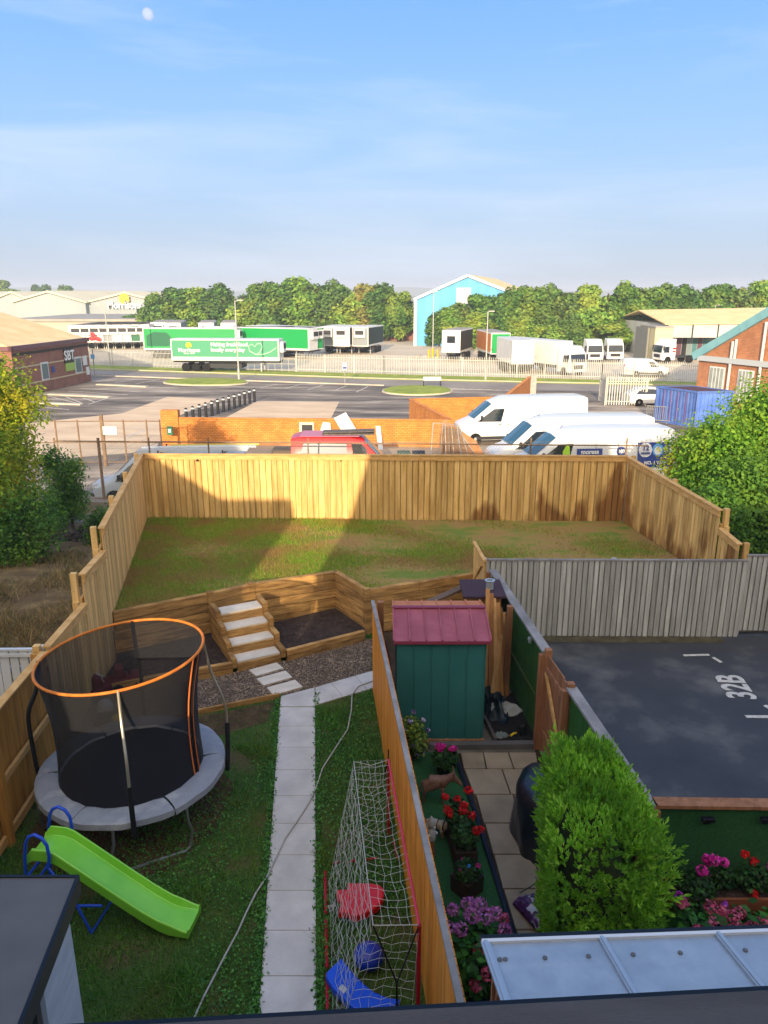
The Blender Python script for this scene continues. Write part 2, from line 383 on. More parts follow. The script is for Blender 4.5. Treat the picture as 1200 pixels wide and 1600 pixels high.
# --- car park, road, verge, depot yard, each sheet a few mm above the last
def wp(l, z=G): return [W(x, y, z) for x, y in l]
TAR = M('car_park_asphalt', '4E4842', 'B0A494', c3='7A7064', sc=.2, st=(.5, 2.0, 1), lo=.38, hi=.64, rough=.82, bump=.15, bsc=30, det=8)
ROADM = M('road_asphalt', '77706A', '8E867C', sc=.15, rough=.85, det=8)
CONC = M('concrete', 'BBA286', 'D6BF9F', sc=.35, st=(.6, 1.6, 1), rough=.85, bump=.1, bsc=20, det=8)
YARDM = M('depot_concrete', 'B3A693', 'C8BBA6', sc=.08, st=(.6, 1.8, 1), rough=.9, det=8)
VERGE = M('verge_grass', '6F8231', '90993F', sc=.8, rough=1, bump=.5, bsc=9)
WHITEL = M('line_paint', 'C9C4BA', 'A8A298', sc=3, rough=.7)
KERB = M('kerb_stone', 'A79F90', 'BDB4A3', sc=1, rough=.85)
sheet('car_park', [(-75, 28), (60, 28), (60, 84), (-75, 100)], G, TAR, kind='structure')
r0 = [W(-250, 566, G), W(200, 579, G), W(600, 592.5, G), W(840, 598, G), W(1500, 612, G)]
r1 = [W(-250, 576, G), W(147, 587, G), W(600, 602.6, G), W(840, 609, G), W(1500, 626, G)]
sheet('road', r0 + r1[::-1], G + .004, ROADM, kind='structure')
v0 = [W(-250, 558, G), W(147, 571, G), W(600, 585, G), W(940, 594, G), W(1500, 606, G)]
sheet('grass_verge', v0 + [p + Vector((0, -.25, 0)) for p in r0[::-1]], G + .05, VERGE, thick=.05, kind='structure')
mb = MB()
for a, b in zip(r0, r0[1:]): mb.beam(a + Vector((0, .02, .05)), b + Vector((0, .02, .05)), .16, .16)
for a, b in zip(r1[1:3], r1[2:3]): mb.beam(a + Vector((0, -.1, .03)), b + Vector((0, -.1, .03)), .16, .14)
tag(mb.build('road_kerb', KERB), kind='structure')
yb = [p + Vector((0, .2, 0)) for p in v0]
sheet('depot_yard', yb + [W(1500, 528, G), W(1000, 531, G), W(600, 531, G), W(200, 525, G), W(-250, 520, G)], G + .002, YARDM, kind='structure')
sheet('concrete_apron', wp([(40, 662), (190, 646), (262, 620), (338, 624), (275, 652), (240, 705), (30, 722)]), G + .006, CONC, kind='structure')
sheet('concrete_bay', wp([(322, 668), (402, 627), (530, 628), (510, 668)]), G + .006, CONC, kind='structure')
mb = MB()
def ln(x0, y0, x1, y1, w=.13, z=G):
    a = W(x0, y0, z); b = W(x1, y1, z); mb.beam(a + Vector((0, 0, .010)), b + Vector((0, 0, .010)), w, .006)
for a in ((407, 606, 433, 600), (445, 607, 470, 600.7), (481, 609, 505, 601.7), (522, 610.5, 542, 602.7), (557, 612.7, 575, 604),
          (152, 596, 185, 591), (180, 598, 218, 592), (212, 600, 250, 593), (127, 607, 216, 612), (107, 611, 200, 617), (60, 636, 108, 640),
          (75, 619, 128, 632), (103, 620, 128, 630), (130, 622, 148, 628), (138, 632, 175, 620), (60, 645, 78, 652), (190, 686, 232, 670), (284, 644, 360, 630), (209, 670, 240, 664)): ln(*a)
for i in range(7): ln(705 + i * 14, 607 + i * .45, 712 + i * 14, 607.2 + i * .45)
for a in ((220, 588, 240, 588.6), (360, 585, 380, 585.5), (430, 595, 460, 596)): ln(*a, w=.1)
tag(mb.build('road_markings', WHITEL), kind='structure')
mb = MB()
for a in ((152, 601.5, 230, 605), (77, 617, 171, 621.5), (60, 630.5, 128, 633)):
    p = W(a[0], a[1], G); q = W(a[2], a[3], G); mb.beam(p + Vector((0, 0, .06)), q + Vector((0, 0, .06)), .5, .12)
tag(mb.build('parking_kerb', KERB, bevel=.03), kind='structure')
def island(cx, cy, rx, ry, nm):
    pr = [W(cx + rx * math.cos(t), cy + ry * math.sin(t) * (1 if math.sin(t) < 0 else .8), G) for t in np.linspace(0, 2 * math.pi, 28, endpoint=False)]
    c = sum(pr, Vector()) / len(pr)
    sheet(nm, [c + (p - c) * .97 for p in pr], G + .17, VERGE, thick=.16, kind='structure')
    m2 = MB(); m2.tube([p + Vector((0, 0, .04)) for p in pr], .1, 6, closed=True); tag(m2.build('island_kerb', KERB), kind='structure')
island(322, 598.5, 66, 6, 'grass_island'); island(652, 612, 54, 8, 'grass_island')
YRD = M('yard_concrete', '7E7468', '9C9182', sc=.4, rough=.9, det=8)
sheet('vans_yard', [(-14, 30.2), (22, 30.2), (22, 41), (13, 48.5), (4.2, 48.3), (4, 42.6), (-11.7, 42.6)], GY, YRD, thick=.5, kind='structure')
# --- bank of rough ground between the gardens and the yard below
SCRUB = M('rough_soil', '4A3B28', '8A744C', c3='665236', sc=1.6, rough=1, bump=.8, bsc=9, lo=.3, hi=.7, det=8)
def bank_z(x, y):
    t = min(max((y - 14) / 16.0, 0), 1); t = t * t * (3 - 2 * t)
    if x > -5.2 and y < 15: return -.25
    return G * t - .03 + .05 * math.sin(x * 1.3 + y * .7) * math.sin(y * 1.1 - x * .4) * (t < .97)
V = []; F = []; nx, ny = 90, 44
for j in range(ny):
    for i in range(nx):
        x = -45 + i; y = 9.8 + j * .5; V.append((x, y, bank_z(x, y) - (.012 if y > 30 else 0)))
for j in range(ny - 1):
    for i in range(nx - 1): a = j * nx + i; F.append((a, a + 1, a + nx + 1, a + nx))
o = obj_np('rough_bank', V, F, SCRUB, smooth=True); tag(o, kind='structure')
# level ground the houses and gardens stand on
SOIL = M('garden_soil', '2C2118', '4B3B2A', sc=3, rough=1, bump=.6, bsc=20)
sheet('garden_ground', [(-45, -25), (45, -25), (45, 14.9), (9, 14.9), (-5.2, 14.9), (-5.2, 10.4), (-45, 10.4)], -.02, SOIL, thick=1.9, kind='structure')
# --- upper lawn
LF = (-5.3, 13.75); BL = (-6.62, 20.2); BR = (6.55, 19.9); RF = (7.25, 14.8)
A_ = W(176, 957, 1.0); B_ = W(328, 927, 1.0); C_ = W(393, 913, 1.0); D_ = W(525, 893, 1.0); E_ = W(573, 922, 1.0); F_ = W(749, 895, 1.0)
lawn_poly = [LF, (B_.x, B_.y + .02), (C_.x, C_.y + .02), (D_.x, D_.y + .02), (E_.x + .02, E_.y + .02), (F_.x, F_.y + .02), (2.2, 14.8), RF, BR, BL]
TURF = M('upper_turf', '8E7346', '66762E', c3='8A7A40', sc=1.0, st=(.8, 1.8, 1), rough=1, bump=.5, bsc=30, lo=.42, hi=.6, world=True)
sheet('upper_lawn', lawn_poly, UP, TURF, thick=1.2, kind='structure')
# --- lower lawn, gravel, path
GSOIL = M('lower_turf', '30481C', '554A2E', c3='3A521C', sc=1.1, rough=1, bump=.6, bsc=25, world=True)
u = Vector((.89, .454, 0)).normalized(); nb = Vector((-u.y, u.x, 0))
S0 = W(370.7, 1034.3, .22); S0.z = 0
mf0 = Vector((-.2, 12.4, 0)); mf1 = Vector((.62, 4.2, 0))         # fence between the two gardens
def midx(y): return mf0.x + (mf1.x - mf0.x) * (y - mf0.y) / (mf1.y - mf0.y)
G1 = W(437, 1090); G0 = G1 + (G1 - W(293, 1123)) * -2.05
grav = [(-5.12, G0.y + .1), (G1.x, G1.y), tuple(W(492, 1076)[:2]), tuple(W(580, 1051)[:2]), (-.2, 14.5), (-.45, 14.42), (S0.x + u.x, S0.y + u.y), (S0.x, S0.y), (-5.12, 12.1)]
lower = [(-5.1, 4), (.7, 4), (-.15, 12.5), (-.2, 14.9), (-5.2, 13.8)]
sheet('lower_lawn', [(-5.0, 3), (.75, 3), (-.2, 12.5), (-.2, 14.85), (-5.2, 13.7), (-5.15, 10)], 0, GSOIL, kind='structure')
GRAVB = M('gravel_bed', '4A3F36', '6B5D50', sc=20, rough=1, bump=1, bsc=60)
sheet('gravel_bed', grav, .008, GRAVB, kind='structure')
P = scatter(grav, 26000, rng); n = len(P); P[:, 2] = .012 + rng.uniform(0, .022, n)
octv = np.array([(1, 0, 0), (-1, 0, 0), (0, 1, 0), (0, -1, 0), (0, 0, 1), (0, 0, -1)], float)
octf = np.array([(0, 2, 4), (2, 1, 4), (1, 3, 4), (3, 0, 4), (2, 0, 5), (1, 2, 5), (3, 1, 5), (0, 3, 5)])
an = rng.uniform(0, 6.28, n); sc_ = rng.uniform(.009, .02, (n, 1)) * np.array([[1.3, .8, .6]])
v = octv[None] * sc_[:, None, :]; ca, sa = np.cos(an)[:, None], np.sin(an)[:, None]
v2 = np.stack([v[:, :, 0] * ca - v[:, :, 1] * sa, v[:, :, 0] * sa + v[:, :, 1] * ca, v[:, :, 2]], 2) + P[:, None, :]
GRAV = M('gravel_stone', '7B6B5C', '9C8B79', sc=3, isl=.55, rough=.9)
tag(obj_np('gravel', v2.reshape(-1, 3), (octf[None] + np.arange(n)[:, None, None] * 6).reshape(-1, 3), GRAV), 'grey brown gravel around the foot of the garden steps', 'gravel', kind='stuff')
# path of porcelain slabs
SLAB = M('path_slab', 'ADA9A2', 'C4C0B8', sc=2.2, rough=.7, isl=.06, det=8)
SLABJ = M('path_joint', '4E4840', rough=1)
def lx(y, a, b): return a[0] + (b[0] - a[0]) * (y - a[1]) / (b[1] - a[1])
ys = [1107, 1137, 1169.7, 1205.4, 1245.6, 1289.2, 1338.4, 1394, 1456.5, 1528, 1612, 1715, 1840]
La = lambda y: W(lx(y, (438, 1090), (404, 1585)), y); Ra = lambda y: W(lx(y, (492.5, 1090), (495, 1585)), y)
mb = MB()
def slab(q, z=.03, th=.05, g=.006, m=None):
    m = m or mb; c = sum(q, Vector()) / len(q); Q = []
    for p in q: d = p - c; Q.append(Vector((p.x - d.x / d.length * g, p.y - d.y / d.length * g, z - th)))
    ar = sum(Q[i].x * Q[(i + 1) % len(Q)].y - Q[(i + 1) % len(Q)].x * Q[i].y for i in range(len(Q)))
    if ar < 0: Q = Q[::-1]
    m.prism(Q, (0, 0, th))
slab([W(438.5, 1090), W(492, 1076), W(492.5, 1106), W(437.3, 1106)])
for a, b in zip(ys, ys[1:]): slab([La(a), Ra(a), Ra(b), La(b)])
T = [(492.5, 1076), (517, 1068.5), (555, 1057.5), (600, 1045)]; Bm = [(492.5, 1104), (536, 1091), (574, 1080), (600, 1072)]
for i in range(3): slab([W(*T[i]), W(*T[i + 1]), W(*Bm[i + 1]), W(*Bm[i])])
path_poly = [tuple(W(438, 1090)[:2]), tuple(W(492, 1076)[:2]), tuple(W(585, 1049)[:2]), tuple(W(585, 1077)[:2]), tuple(W(493, 1104)[:2]), tuple(Ra(1840)[:2]), tuple(La(1840)[:2])]
o = mb.build('path', SLAB, bevel=.004); tag(o, kind='structure')
sheet('path_bed', path_poly, .012, SLABJ, kind='structure')
STEP = M('step_slab', 'BDB3A2', 'D0C7B8', sc=2.5, rough=.7, det=8)
gm = [[(415, 570), (548, 533), (580, 560), (450, 598)], [(450, 610), (590, 572), (622, 603), (485, 642)], [(500, 652), (635, 615), (670, 648), (530, 688)]]
lb = ['pale slab set in the gravel, nearest the bottom of the steps', 'pale slab set in the gravel, middle one of three', 'pale slab set in the gravel, nearest the path']
for q, l_ in zip(gm, lb):
    m2 = MB(); slab([W(250 + a / 3, 860 + b / 3) for a, b in q], z=.045, th=.04, m=m2)
    tag(m2.build('stepping_slab', STEP, bevel=.004), l_, 'paving slab', 'stepping slabs in the gravel')
# gravel edging timber
m2 = MB(); m2.beam(Vector((-5.1, G0.y + .1, .04)), G1 + Vector((0, 0, .04)), .05, .1); tag(m2.build('edging_board', SLEEP), 'long low timber board edging the gravel beside the lawn', 'edging')
BARE = M('bare_soil', '3A2A1C', '5A4630', c3='463522', sc=3, rough=1, bump=.8, bsc=18)
sheet('bare_soil', [(-4.9, 10.55), (-3.6, 11.25), (-1.95, 11.98), (-2.0, 11.3), (-2.7, 10.9), (-3.4, 10.75), (-4.3, 10.4)], .006, BARE, kind='structure')
sheet('bare_soil', [(-4.75, 8.2), (-4.2, 7.75), (-3.3, 7.6), (-2.7, 7.9), (-2.3, 8.6), (-2.2, 9.6), (-2.8, 10.3), (-4.2, 10.3), (-4.8, 9.3)], .006, BARE, kind='structure')
# --- grass
GR1 = leafmat('lawn_blade', ['34601C', '4A7C26', '5C9432', '3E7028', '6CA23C'], transl=.4, patch='6A8434', psc=.9)
GR2 = leafmat('upper_blade', ['6A9A28', '8AB036', 'A6B246', '78A430', 'AE9E50'], transl=.5, patch='A88E54', psc=.8)
CLOV = leafmat('clover_leaf', ['366426', '4A7E30', '5C943E', '407430'], transl=.25)
P = scatter(lower, 150000, rng, holes=[path_poly, grav])
bare = (np.hypot(P[:, 0] + 3.4, P[:, 1] - 9.3) < 1.6) & (rng.random(len(P)) < .75) | ((P[:, 1] > 10.6) & (P[:, 0] < -1.9) & (rng.random(len(P)) < .8))
P = P[~bare]
P2 = P[(np.sin(P[:, 0] * 3.1 + 2 * np.sin(P[:, 1] * 1.3)) * np.sin(P[:, 1] * 2.7 + P[:, 0]) > .45)][:16000]
V, F = blades(P, .055, .010, rng, .5); V2, F2 = blades(P2, .11, .011, rng, .7); F = np.vstack([F, F2 + len(V)]); V = np.vstack([V, V2]); tag(obj_np('grass', V, F, GR1), 'dark green grass of the lower lawn', 'grass', kind='stuff')
P = scatter(lower, 60000, rng, holes=[path_poly, grav])
dens = np.sin(P[:, 0] * 2.1 + 1) * np.sin(P[:, 1] * 1.7) + .35 * (P[:, 0] > -1.2) + .5 * rng.random(len(P))
P = P[(dens > .25)]; P = P[~((P[:, 1] > 10.3) & (P[:, 0] < -1.9))]; P[:, 2] = rng.uniform(.02, .06, len(P))
V, F = leaves(P, .016, rng, asp=.8, up=1.6); tag(obj_np('clover', V, F, CLOV), 'clover and small weeds growing through the lower lawn', 'weeds', kind='stuff')
# taller tufts along the path edges
Pl = []
for k in range(5200):
    t = rng.uniform(0, 1); y = 1085 + t * 560; a = (La(y) + Vector((-.03, 0, 0))) if k % 2 else (Ra(y) + Vector((.03, 0, 0)))
    Pl.append((a.x + rng.normal() * .03, a.y, rng.uniform(.01, .06)))
V, F = leaves(np.array(Pl), .018, rng, asp=.7, up=1.2); tag(obj_np('edge_weeds', V, F, CLOV), 'low leafy weeds creeping over both edges of the slab path', 'weeds', kind='stuff')
P = scatter(lawn_poly, 210000, rng)
g_ = np.sin(P[:, 0] * .9 + np.sin(P[:, 1] * 1.3)) * np.sin(P[:, 1] * 1.5 + .6 * P[:, 0]) - .15 * (P[:, 0]) + rng.normal(size=len(P)) * .45
P = P[g_ > -.05]; P[:, 2] = UP
V, F = blades(P, .07, .016, rng, .45); tag(obj_np('grass', V, F, GR2), 'patchy short grass of the upper lawn', 'grass', kind='stuff')
# dry weeds on the rough bank to the left
Q = np.stack([rng.uniform(-14, -5.4, 60000), rng.uniform(10.6, 23, 60000), np.zeros(60000)], 1)
keep = (Q[:, 0] < -5.35 - .2 * np.maximum(Q[:, 1] - 13.7, 0) - .15) & (np.sin(Q[:, 0] * 1.7) * np.sin(Q[:, 1] * 1.2) + rng.normal(size=60000) * .5 > -.2 + .08 * (Q[:, 1] - 13))
Q = Q[keep]; Q[:, 2] = [bank_z(a, b) for a, b in Q[:, :2]]
DRY = leafmat('dry_grass', ['7A6238', '94794A', '5C5C30', 'AA9260', '6A5A34', '4C5A2A'], transl=.2)
V, F = blades(Q, .28, .016, rng, .8); tag(obj_np('dry_grass', V, F, DRY), 'dry brown grass and weeds on the bank outside the left fence', 'dry grass', kind='stuff')
# --- neighbour's parking court
LOT = M('court_asphalt', '2C2F34', '62625F', c3='37393D', sc=.7, rough=.65, bump=.3, bsc=60, lo=.3, hi=.72, det=9, spec=.4)
sheet('parking_court', [(2.0, 14.75), (2.3, 12), (2.86, 7.0), (30, 6.6), (30, 14.75)], .004, LOT, kind='structure')
MARK = M('marking_paint', 'C9C6BE', 'A5A29A', sc=12, rough=.7)
mb = MB()
def lnz(x0, y0, x1, y1, w): mb.beam(W(x0, y0, .012), W(x1, y1, .012), w, .006)
lnz(1068, 1024, 1108, 1023, .07); lnz(1114, 1027, 1127, 1035, .07); lnz(1165, 1119.5, 1215, 1120, .08); lnz(1195, 1102, 1205, 1108, .08)
tag(mb.build('court_markings', MARK), kind='structure')
t_ = text('32B', .70, MARK, None, W(1151, 1073, .012), (0, 0, R(84)), name='bay_number', ext=.002, bold=.016, sx=.82); tag(t_, kind='structure')
DIRT = M('moss_dirt', '3B3426', '55503A', sc=4, rough=1, bump=.4)
sheet('moss_strip', [(2.2, 14.35), (7.1, 14.3), (7.1, 14.6), (2.2, 14.65)], .010, DIRT, kind='structure')
# --- next garden's floor
FAKE = M('artificial_grass', '22502A', '2C6034', sc=30, rough=.95, bump=.8, bsc=160)
sheet('artificial_lawn', wp([(634, 1176), (712, 1176), (803, 1462), (690, 1462)], 0), .012, FAKE, kind='structure')
PAVE = M('paving_slab', '786C5A', '968872', sc=2.6, rough=.8, isl=.13, det=9, lo=.3, hi=.7)
mb = MB()
rows = [(1178, 1204, [719, 755, 794, 838], [724, 760, 803, 842]), (1204, 1244, [725, 784, 845], [740, 798, 850]), (1244, 1289, [743, 802, 870], [755, 812, 880]),
        (1289, 1338, [757, 815, 880], [770, 830, 890]), (1338, 1392, [771, 832, 895], [785, 850, 905]), (1392, 1456, [786, 880, 910], [805, 890, 920]), (1456, 1540, [806, 895, 930], [830, 910, 950])]
for y0, y1, t0, t1 in rows:
    for i in range(len(t0) - 1): slab([W(t0[i], y0), W(t0[i + 1], y0), W(t1[i + 1], y1), W(t1[i], y1)], z=.035, g=.014)
tag(mb.build('patio', PAVE, bevel=.006), kind='structure')
sheet('shed_base', wp([(612, 1100), (600, 1178), (836, 1178), (826, 1040), (760, 1000)], 0), .006, M('base_concrete', '4C4840', '625D53', sc=3, rough=.9), kind='structure')
FAKE2 = M('dark_floor', '14210F', '20301A', sc=5, rough=1)
sheet('side_garden', [(1.5, 3.5), (6, 3.5), (6, 7.0), (2.9, 7.0), (1.8, 9)], .004, FAKE2, kind='structure')
# ======================= FENCES AND TIMBER =======================
def stain_mat():
    m = M('rain_marked_timber', 'B58F50', 'DBB676', sc=1.2, st=(9, 9, .9), isl=.2, rough=.8, bump=.25, bsc=6, world=True)
    n = m.node_tree.nodes; l = m.node_tree.links; b = n['Principled BSDF']; src = b.inputs['Base Color'].links[0].from_socket
    g = n.new('ShaderNodeNewGeometry'); mp_ = n.new('ShaderNodeMapping'); mp_.inputs['Scale'].default_value = (1.0, 1.0, .35); l.new(g.outputs['Position'], mp_.inputs[0])
    z = n.new('ShaderNodeTexNoise'); z.inputs['Scale'].default_value = 1.5; z.inputs['Detail'].default_value = 3; l.new(mp_.outputs[0], z.inputs['Vector'])
    sp = n.new('ShaderNodeSeparateXYZ'); l.new(g.outputs['Position'], sp.inputs[0])
    a = n.new('ShaderNodeMath'); a.operation = 'MULTIPLY_ADD'; a.inputs[1].default_value = .030; l.new(sp.outputs[0], a.inputs[0]); l.new(z.outputs[0], a.inputs[2])
    c = n.new('ShaderNodeMath'); c.operation = 'MULTIPLY_ADD'; c.inputs[1].default_value = -.16; l.new(sp.outputs[2], c.inputs[0]); l.new(a.outputs[0], c.inputs[2])
    mr = n.new('ShaderNodeMapRange'); mr.inputs['From Min'].default_value = .42; mr.inputs['From Max'].default_value = .52; l.new(c.outputs[0], mr.inputs[0]); mr.inputs['To Max'].default_value = .8
    mxx = n.new('ShaderNodeMix'); mxx.data_type = 'RGBA'; mxx.blend_type = 'MULTIPLY'; mxx.inputs['B'].default_value = lin('8F6A45'); l.new(mr.outputs[0], mxx.inputs['Factor']); l.new(src, mxx.inputs['A'])
    l.new(mxx.outputs['Result'], b.inputs['Base Color']); return m
RAINW = knots(stain_mat(), world=True)
def boards(mb, p, q, z0, z1, pw, gap, th, rg, off=0, back=True, z0b=None, z1b=None):
    """vertical boards between p and q, heights interpolated; a second layer covers the gaps"""
    p = Vector((p[0], p[1], 0)); q = Vector((q[0], q[1], 0)); d = q - p; Ln = d.length; d.normalize(); s = Vector((d.y, -d.x, 0)); n = max(1, int(round(Ln / (pw + gap)))); st = Ln / n
    for i in range(n):
        c = p + d * (i + .5) * st; t = (i + .5) / n; a = z0 + ((z0b if z0b is not None else z0) - z0) * t; b = z1 + ((z1b if z1b is not None else z1) - z1) * t
        g = gap * rg.uniform(.6, 1.5); jit = rg.uniform(-.003, .003)
        mb.box(c.x + s.x * (off + jit), c.y + s.y * (off + jit), a + rg.uniform(0, .01), st - g, th, b - a - rg.uniform(0, .015), rz=math.atan2(d.y, d.x) + rg.uniform(-.006, .006))
        if back and i < n - 1:
            e = c + d * st / 2; mb.box(e.x + s.x * (off - .045), e.y + s.y * (off - .045), a, .08, th, b - a - .03, rz=math.atan2(d.y, d.x))
    return d, s
def fence(name, label, segs, pw=.14, gap=.012, mat=WOODG, cap=CAPW, cat='fence', group=None, posts=2.4, capw=(.05, .12), rails=None, post_mat=None, side=-1, back=True, seed=1, post_extra=.0, lip=True):
    """segs: list of (p, q, z0, z1[, z0b, z1b]); front of the boards faces the right hand side of p->q; posts stand on the other side"""
    rg = random.Random(seed); t = thing(name, label, cat, (segs[0][0][0], segs[0][0][1], segs[0][2]), group=group)
    for sg in segs:
        p, q, z0, z1 = sg[:4]; z0b = sg[4] if len(sg) > 4 else z0; z1b = sg[5] if len(sg) > 5 else z1
        mb = MB(); d, s = boards(mb, p, q, z0, z1, pw, gap, .018, rg, 0, back, z0b, z1b); mb.build('boards', mat, t, world=True)
        P = Vector((p[0], p[1], z1)); Q = Vector((q[0], q[1], z1b))
        mc = MB()
        if lip: mc.beam(P + s * .03 + Vector((0, 0, -.07)), Q + s * .03 + Vector((0, 0, -.07)), .03, capw[1])
        mc.beam(P + Vector((0, 0, .014)), Q + Vector((0, 0, .014)), capw[0] * 2 + .02, .03); mc.build('cap_rail', cap, t, world=True)
        mr = MB()
        for k in (rails or (.25, .8)):
            a = P.copy(); b = Q.copy(); a.z = z0 + (z1 - z0) * k; b.z = z0b + (z1b - z0b) * k; mr.beam(a - s * .075, b - s * .075, .05, .09)
        mr.build('rail', post_mat or mat, t, world=True)
        n = max(1, int(round((Q - P).length / posts)))
        for i in range(n + 1):
            c = P + (Q - P) * (i / n) - s * .14; zz = z0 + (z0b - z0) * i / n; mp_ = MB(); mp_.box(c.x, c.y, zz - .3, .1, .1, c.z - zz + .3 + post_extra, rz=math.atan2(d.y, d.x)); mp_.build('post', post_mat or mat, t, world=True)
    return t
# far fence of the upper lawn; the board faces look towards the house
fb = fence('timber_fence', 'long new closeboard fence across the far end of the upper lawn', [((-6.6, 20.22), (6.55, 19.92), UP - .05, 2.76)], pw=.132, gap=.028, mat=RAINW, posts=2.9)
mb = MB()
for px in (305, 531, 721, 890): c = W(px, 722 + (px - 300) * .01, 2.62); mb.lathe([(.0, -.01), (.03, -.01), (.03, .05), (0, .05)], c.x, 20.08, 2.62, 8, 'y')
mb.build('solar_stud', M('black_plastic', '111214', rough=.4), fb, world=True)
fence('timber_fence', 'new timber fence stepping down along the left side of both lawns',
      [((-5.28, 13.45), (-6.6, 20.15), UP - .3, 2.76, UP - .3, 2.76), ((-5.19, 12.15), (-5.26, 13.4), 0, 2.33, 0, 2.33), ((-5.12, 10.42), (-5.18, 12.1), 0, 1.82)], pw=.118, gap=.016, posts=2.3, seed=3, post_extra=.05)
fence('timber_fence', 'new timber fence down the right side of the upper lawn with dark rain marks', [((6.57, 19.88), (7.22, 15.55), UP - .2, 2.74, UP - .2, 2.5), ((7.23, 15.5), (7.33, 14.75), 0, 2.12, 0, 2.0)], pw=.118, gap=.016, mat=RAINW, posts=2.2, seed=4, post_extra=.05)
fence('weathered_fence', 'grey weathered closeboard fence along the back of the parking court', [((2.08, 14.68), (7.49, 14.62), 0, 1.7)], pw=.088, gap=.024, mat=GREYW, cap=GREYC, capw=(.02, .05), posts=2.6, seed=5, lip=False)
fence('weathered_fence', 'grey weathered fence with a metal latch at the right edge of the parking court', [((7.5, 14.72), (12.5, 14.6), .1, 1.78)], pw=.088, gap=.024, mat=GREYW, cap=GREYC, capw=(.02, .05), posts=2.5, seed=6, lip=False)
# small return panel next to the grey fence
m2 = thing('end_fence', 'short end-on timber panel between the retaining wall and the grey fence', 'fence panel', (2.0, 14.9, 0))
mb = MB(); boards(mb, (1.98, 15.7), (2.06, 14.55), .4, 1.75, .1, .01, .018, random.Random(2), 0); mb.build('boards', WOODG, m2, world=True)
mb = MB(); mb.beam((1.98, 15.6, .9), (2.02, 14.7, 1.6), .05, .08); mb.beam((1.97, 15.7, 1.75), (2.05, 14.5, 1.75), .07, .05); mb.build('brace', CAPW, m2, world=True)
# lower left fence seen from its rail side
t = fence('timber_fence', 'timber fence with rails showing beside the trampoline at the left edge', [((-4.86, 4.5), (-5.1, 10.3), 0, 1.8)], pw=.1, gap=.004, mat=M('left_timber', '9A6C2E', 'BE8B40', sc=1.3, st=(9, 9, .8), isl=.1, rough=.8, bump=.2, bsc=6), posts=1.8, seed=7, rails=(.5,), lip=False)
mb = MB(); mb.beam((-4.80, 4.5, .9), (-5.03, 10.3, .9), .05, .09); mb.beam((-4.80, 4.5, .12), (-5.03, 10.3, .12), .05, .12); mb.build('inner_rail', CAPW, t, world=True)
mb = MB(); mb.box(-4.93, 8.35, 0, .1, .1, 1.9); mb.build('inner_post', MC['left_timber'], t, world=True)
# white fence of the garden on the left
PW = M('white_paint', 'C9CDD0', 'B9BEC2', sc=1, rough=.6)
fence('white_fence', 'white painted board fence in the garden at the far left', [((-9, 10.42), (-5.3, 10.5), 0, 1.75)], pw=.13, gap=.02, mat=PW, cap=PW, posts=1.8, seed=8, capw=(.02, .05), back=False)
# fence between the gardens: stained boards towards the path
fence('stained_fence', 'orange stained fence with grey capping between the path and the shed', [((mf0.x, mf0.y), (mf1.x, mf1.y), 0, 1.74)], pw=.09, gap=.003, mat=STAINW, cap=GREYC, capw=(.02, .05), posts=20, seed=9, post_mat=BROWNW, lip=False, side=1)
# fence with green lining and gate on the right of the shed garden
gd = Vector((-.094, 1, 0)).normalized()
def rf(y): return Vector((2.86 - .0985 * (y - 7.0), y, 0))
GREENL = M('green_lining', '1E4A16', '2B5C1E', sc=20, st=(1, 1, .2), rough=.95, bump=.6, bsc=120)
def lined(label, ya, yb, wa=None):
    a, b = (rf(ya), rf(yb)) if wa is None else wa
    t = thing('lined_fence', label, 'fence', a[:], group=None); dd = (b - a).normalized(); s = Vector((dd.y, -dd.x, 0))
    mb = MB(); boards(mb, a + s * .03, b + s * .03, 0, 1.66, .12, .005, .018, random.Random(3), 0, False); mb.build('boards', GREYW, t, world=True)
    mb = MB(); mb.beam(a - s * .01 + Vector((0, 0, .82)), b - s * .01 + Vector((0, 0, .82)), .012, 1.6); mb.build('green_panel', GREENL, t, world=True)
    mb = MB(); mb.beam(a - s * .035 + Vector((0, 0, .75)), b - s * .035 + Vector((0, 0, .75)), .03, .05); mb.build('rail', M('green_rail', '3A4A24', rough=.9), t, world=True)
    mb = MB(); mb.beam(a + Vector((0, 0, 1.69)), b + Vector((0, 0, 1.69)), .15, .04); mb.build('cap_rail', GREYC, t, world=True)
    for p in (a, b): mb = MB(); mb.box(p.x - s.x * .08, p.y - s.y * .08, 0, .09, .09, 1.66); mb.build('post', BROWNW, t, world=True)
    return t, s
t1, s1 = lined('fence lined with green mesh beside the leaning planks', 10.55, 14.1)
t2, s1 = lined('fence lined with green mesh between the gate and the conifer', 6.9, 9.45)
t3, s3 = lined('brown capped fence lined with dark artificial grass behind the right hand flowers', 0, 0, (Vector((9, 6.85, 0)), Vector((2.92, 6.98, 0))))
for ch in t3.children:
    if ch.name.startswith('cap_rail') or ch.name.startswith('boards'): ch.data.materials[0] = BROWNW
    if ch.name.startswith('green_panel'): ch.data.materials[0] = FAKE
LAMPB = M('lamp_black', '101318', rough=.35)
for px, l_ in ((1101, 'small black solar lamp on the brown fence cap, nearer the conifer'), (1192, 'small black solar lamp on the brown fence cap at the right edge')):
    c = W(px, 1268, 1.6); mb = MB(); mb.box(c.x, 6.85, 1.55, .14, .06, .05); mb.box(c.x, 6.88, 1.5, .08, .03, .06); tag(mb.build('solar_lamp', LAMPB, bevel=.008), l_, 'solar lamp', 'solar lamps on fence')
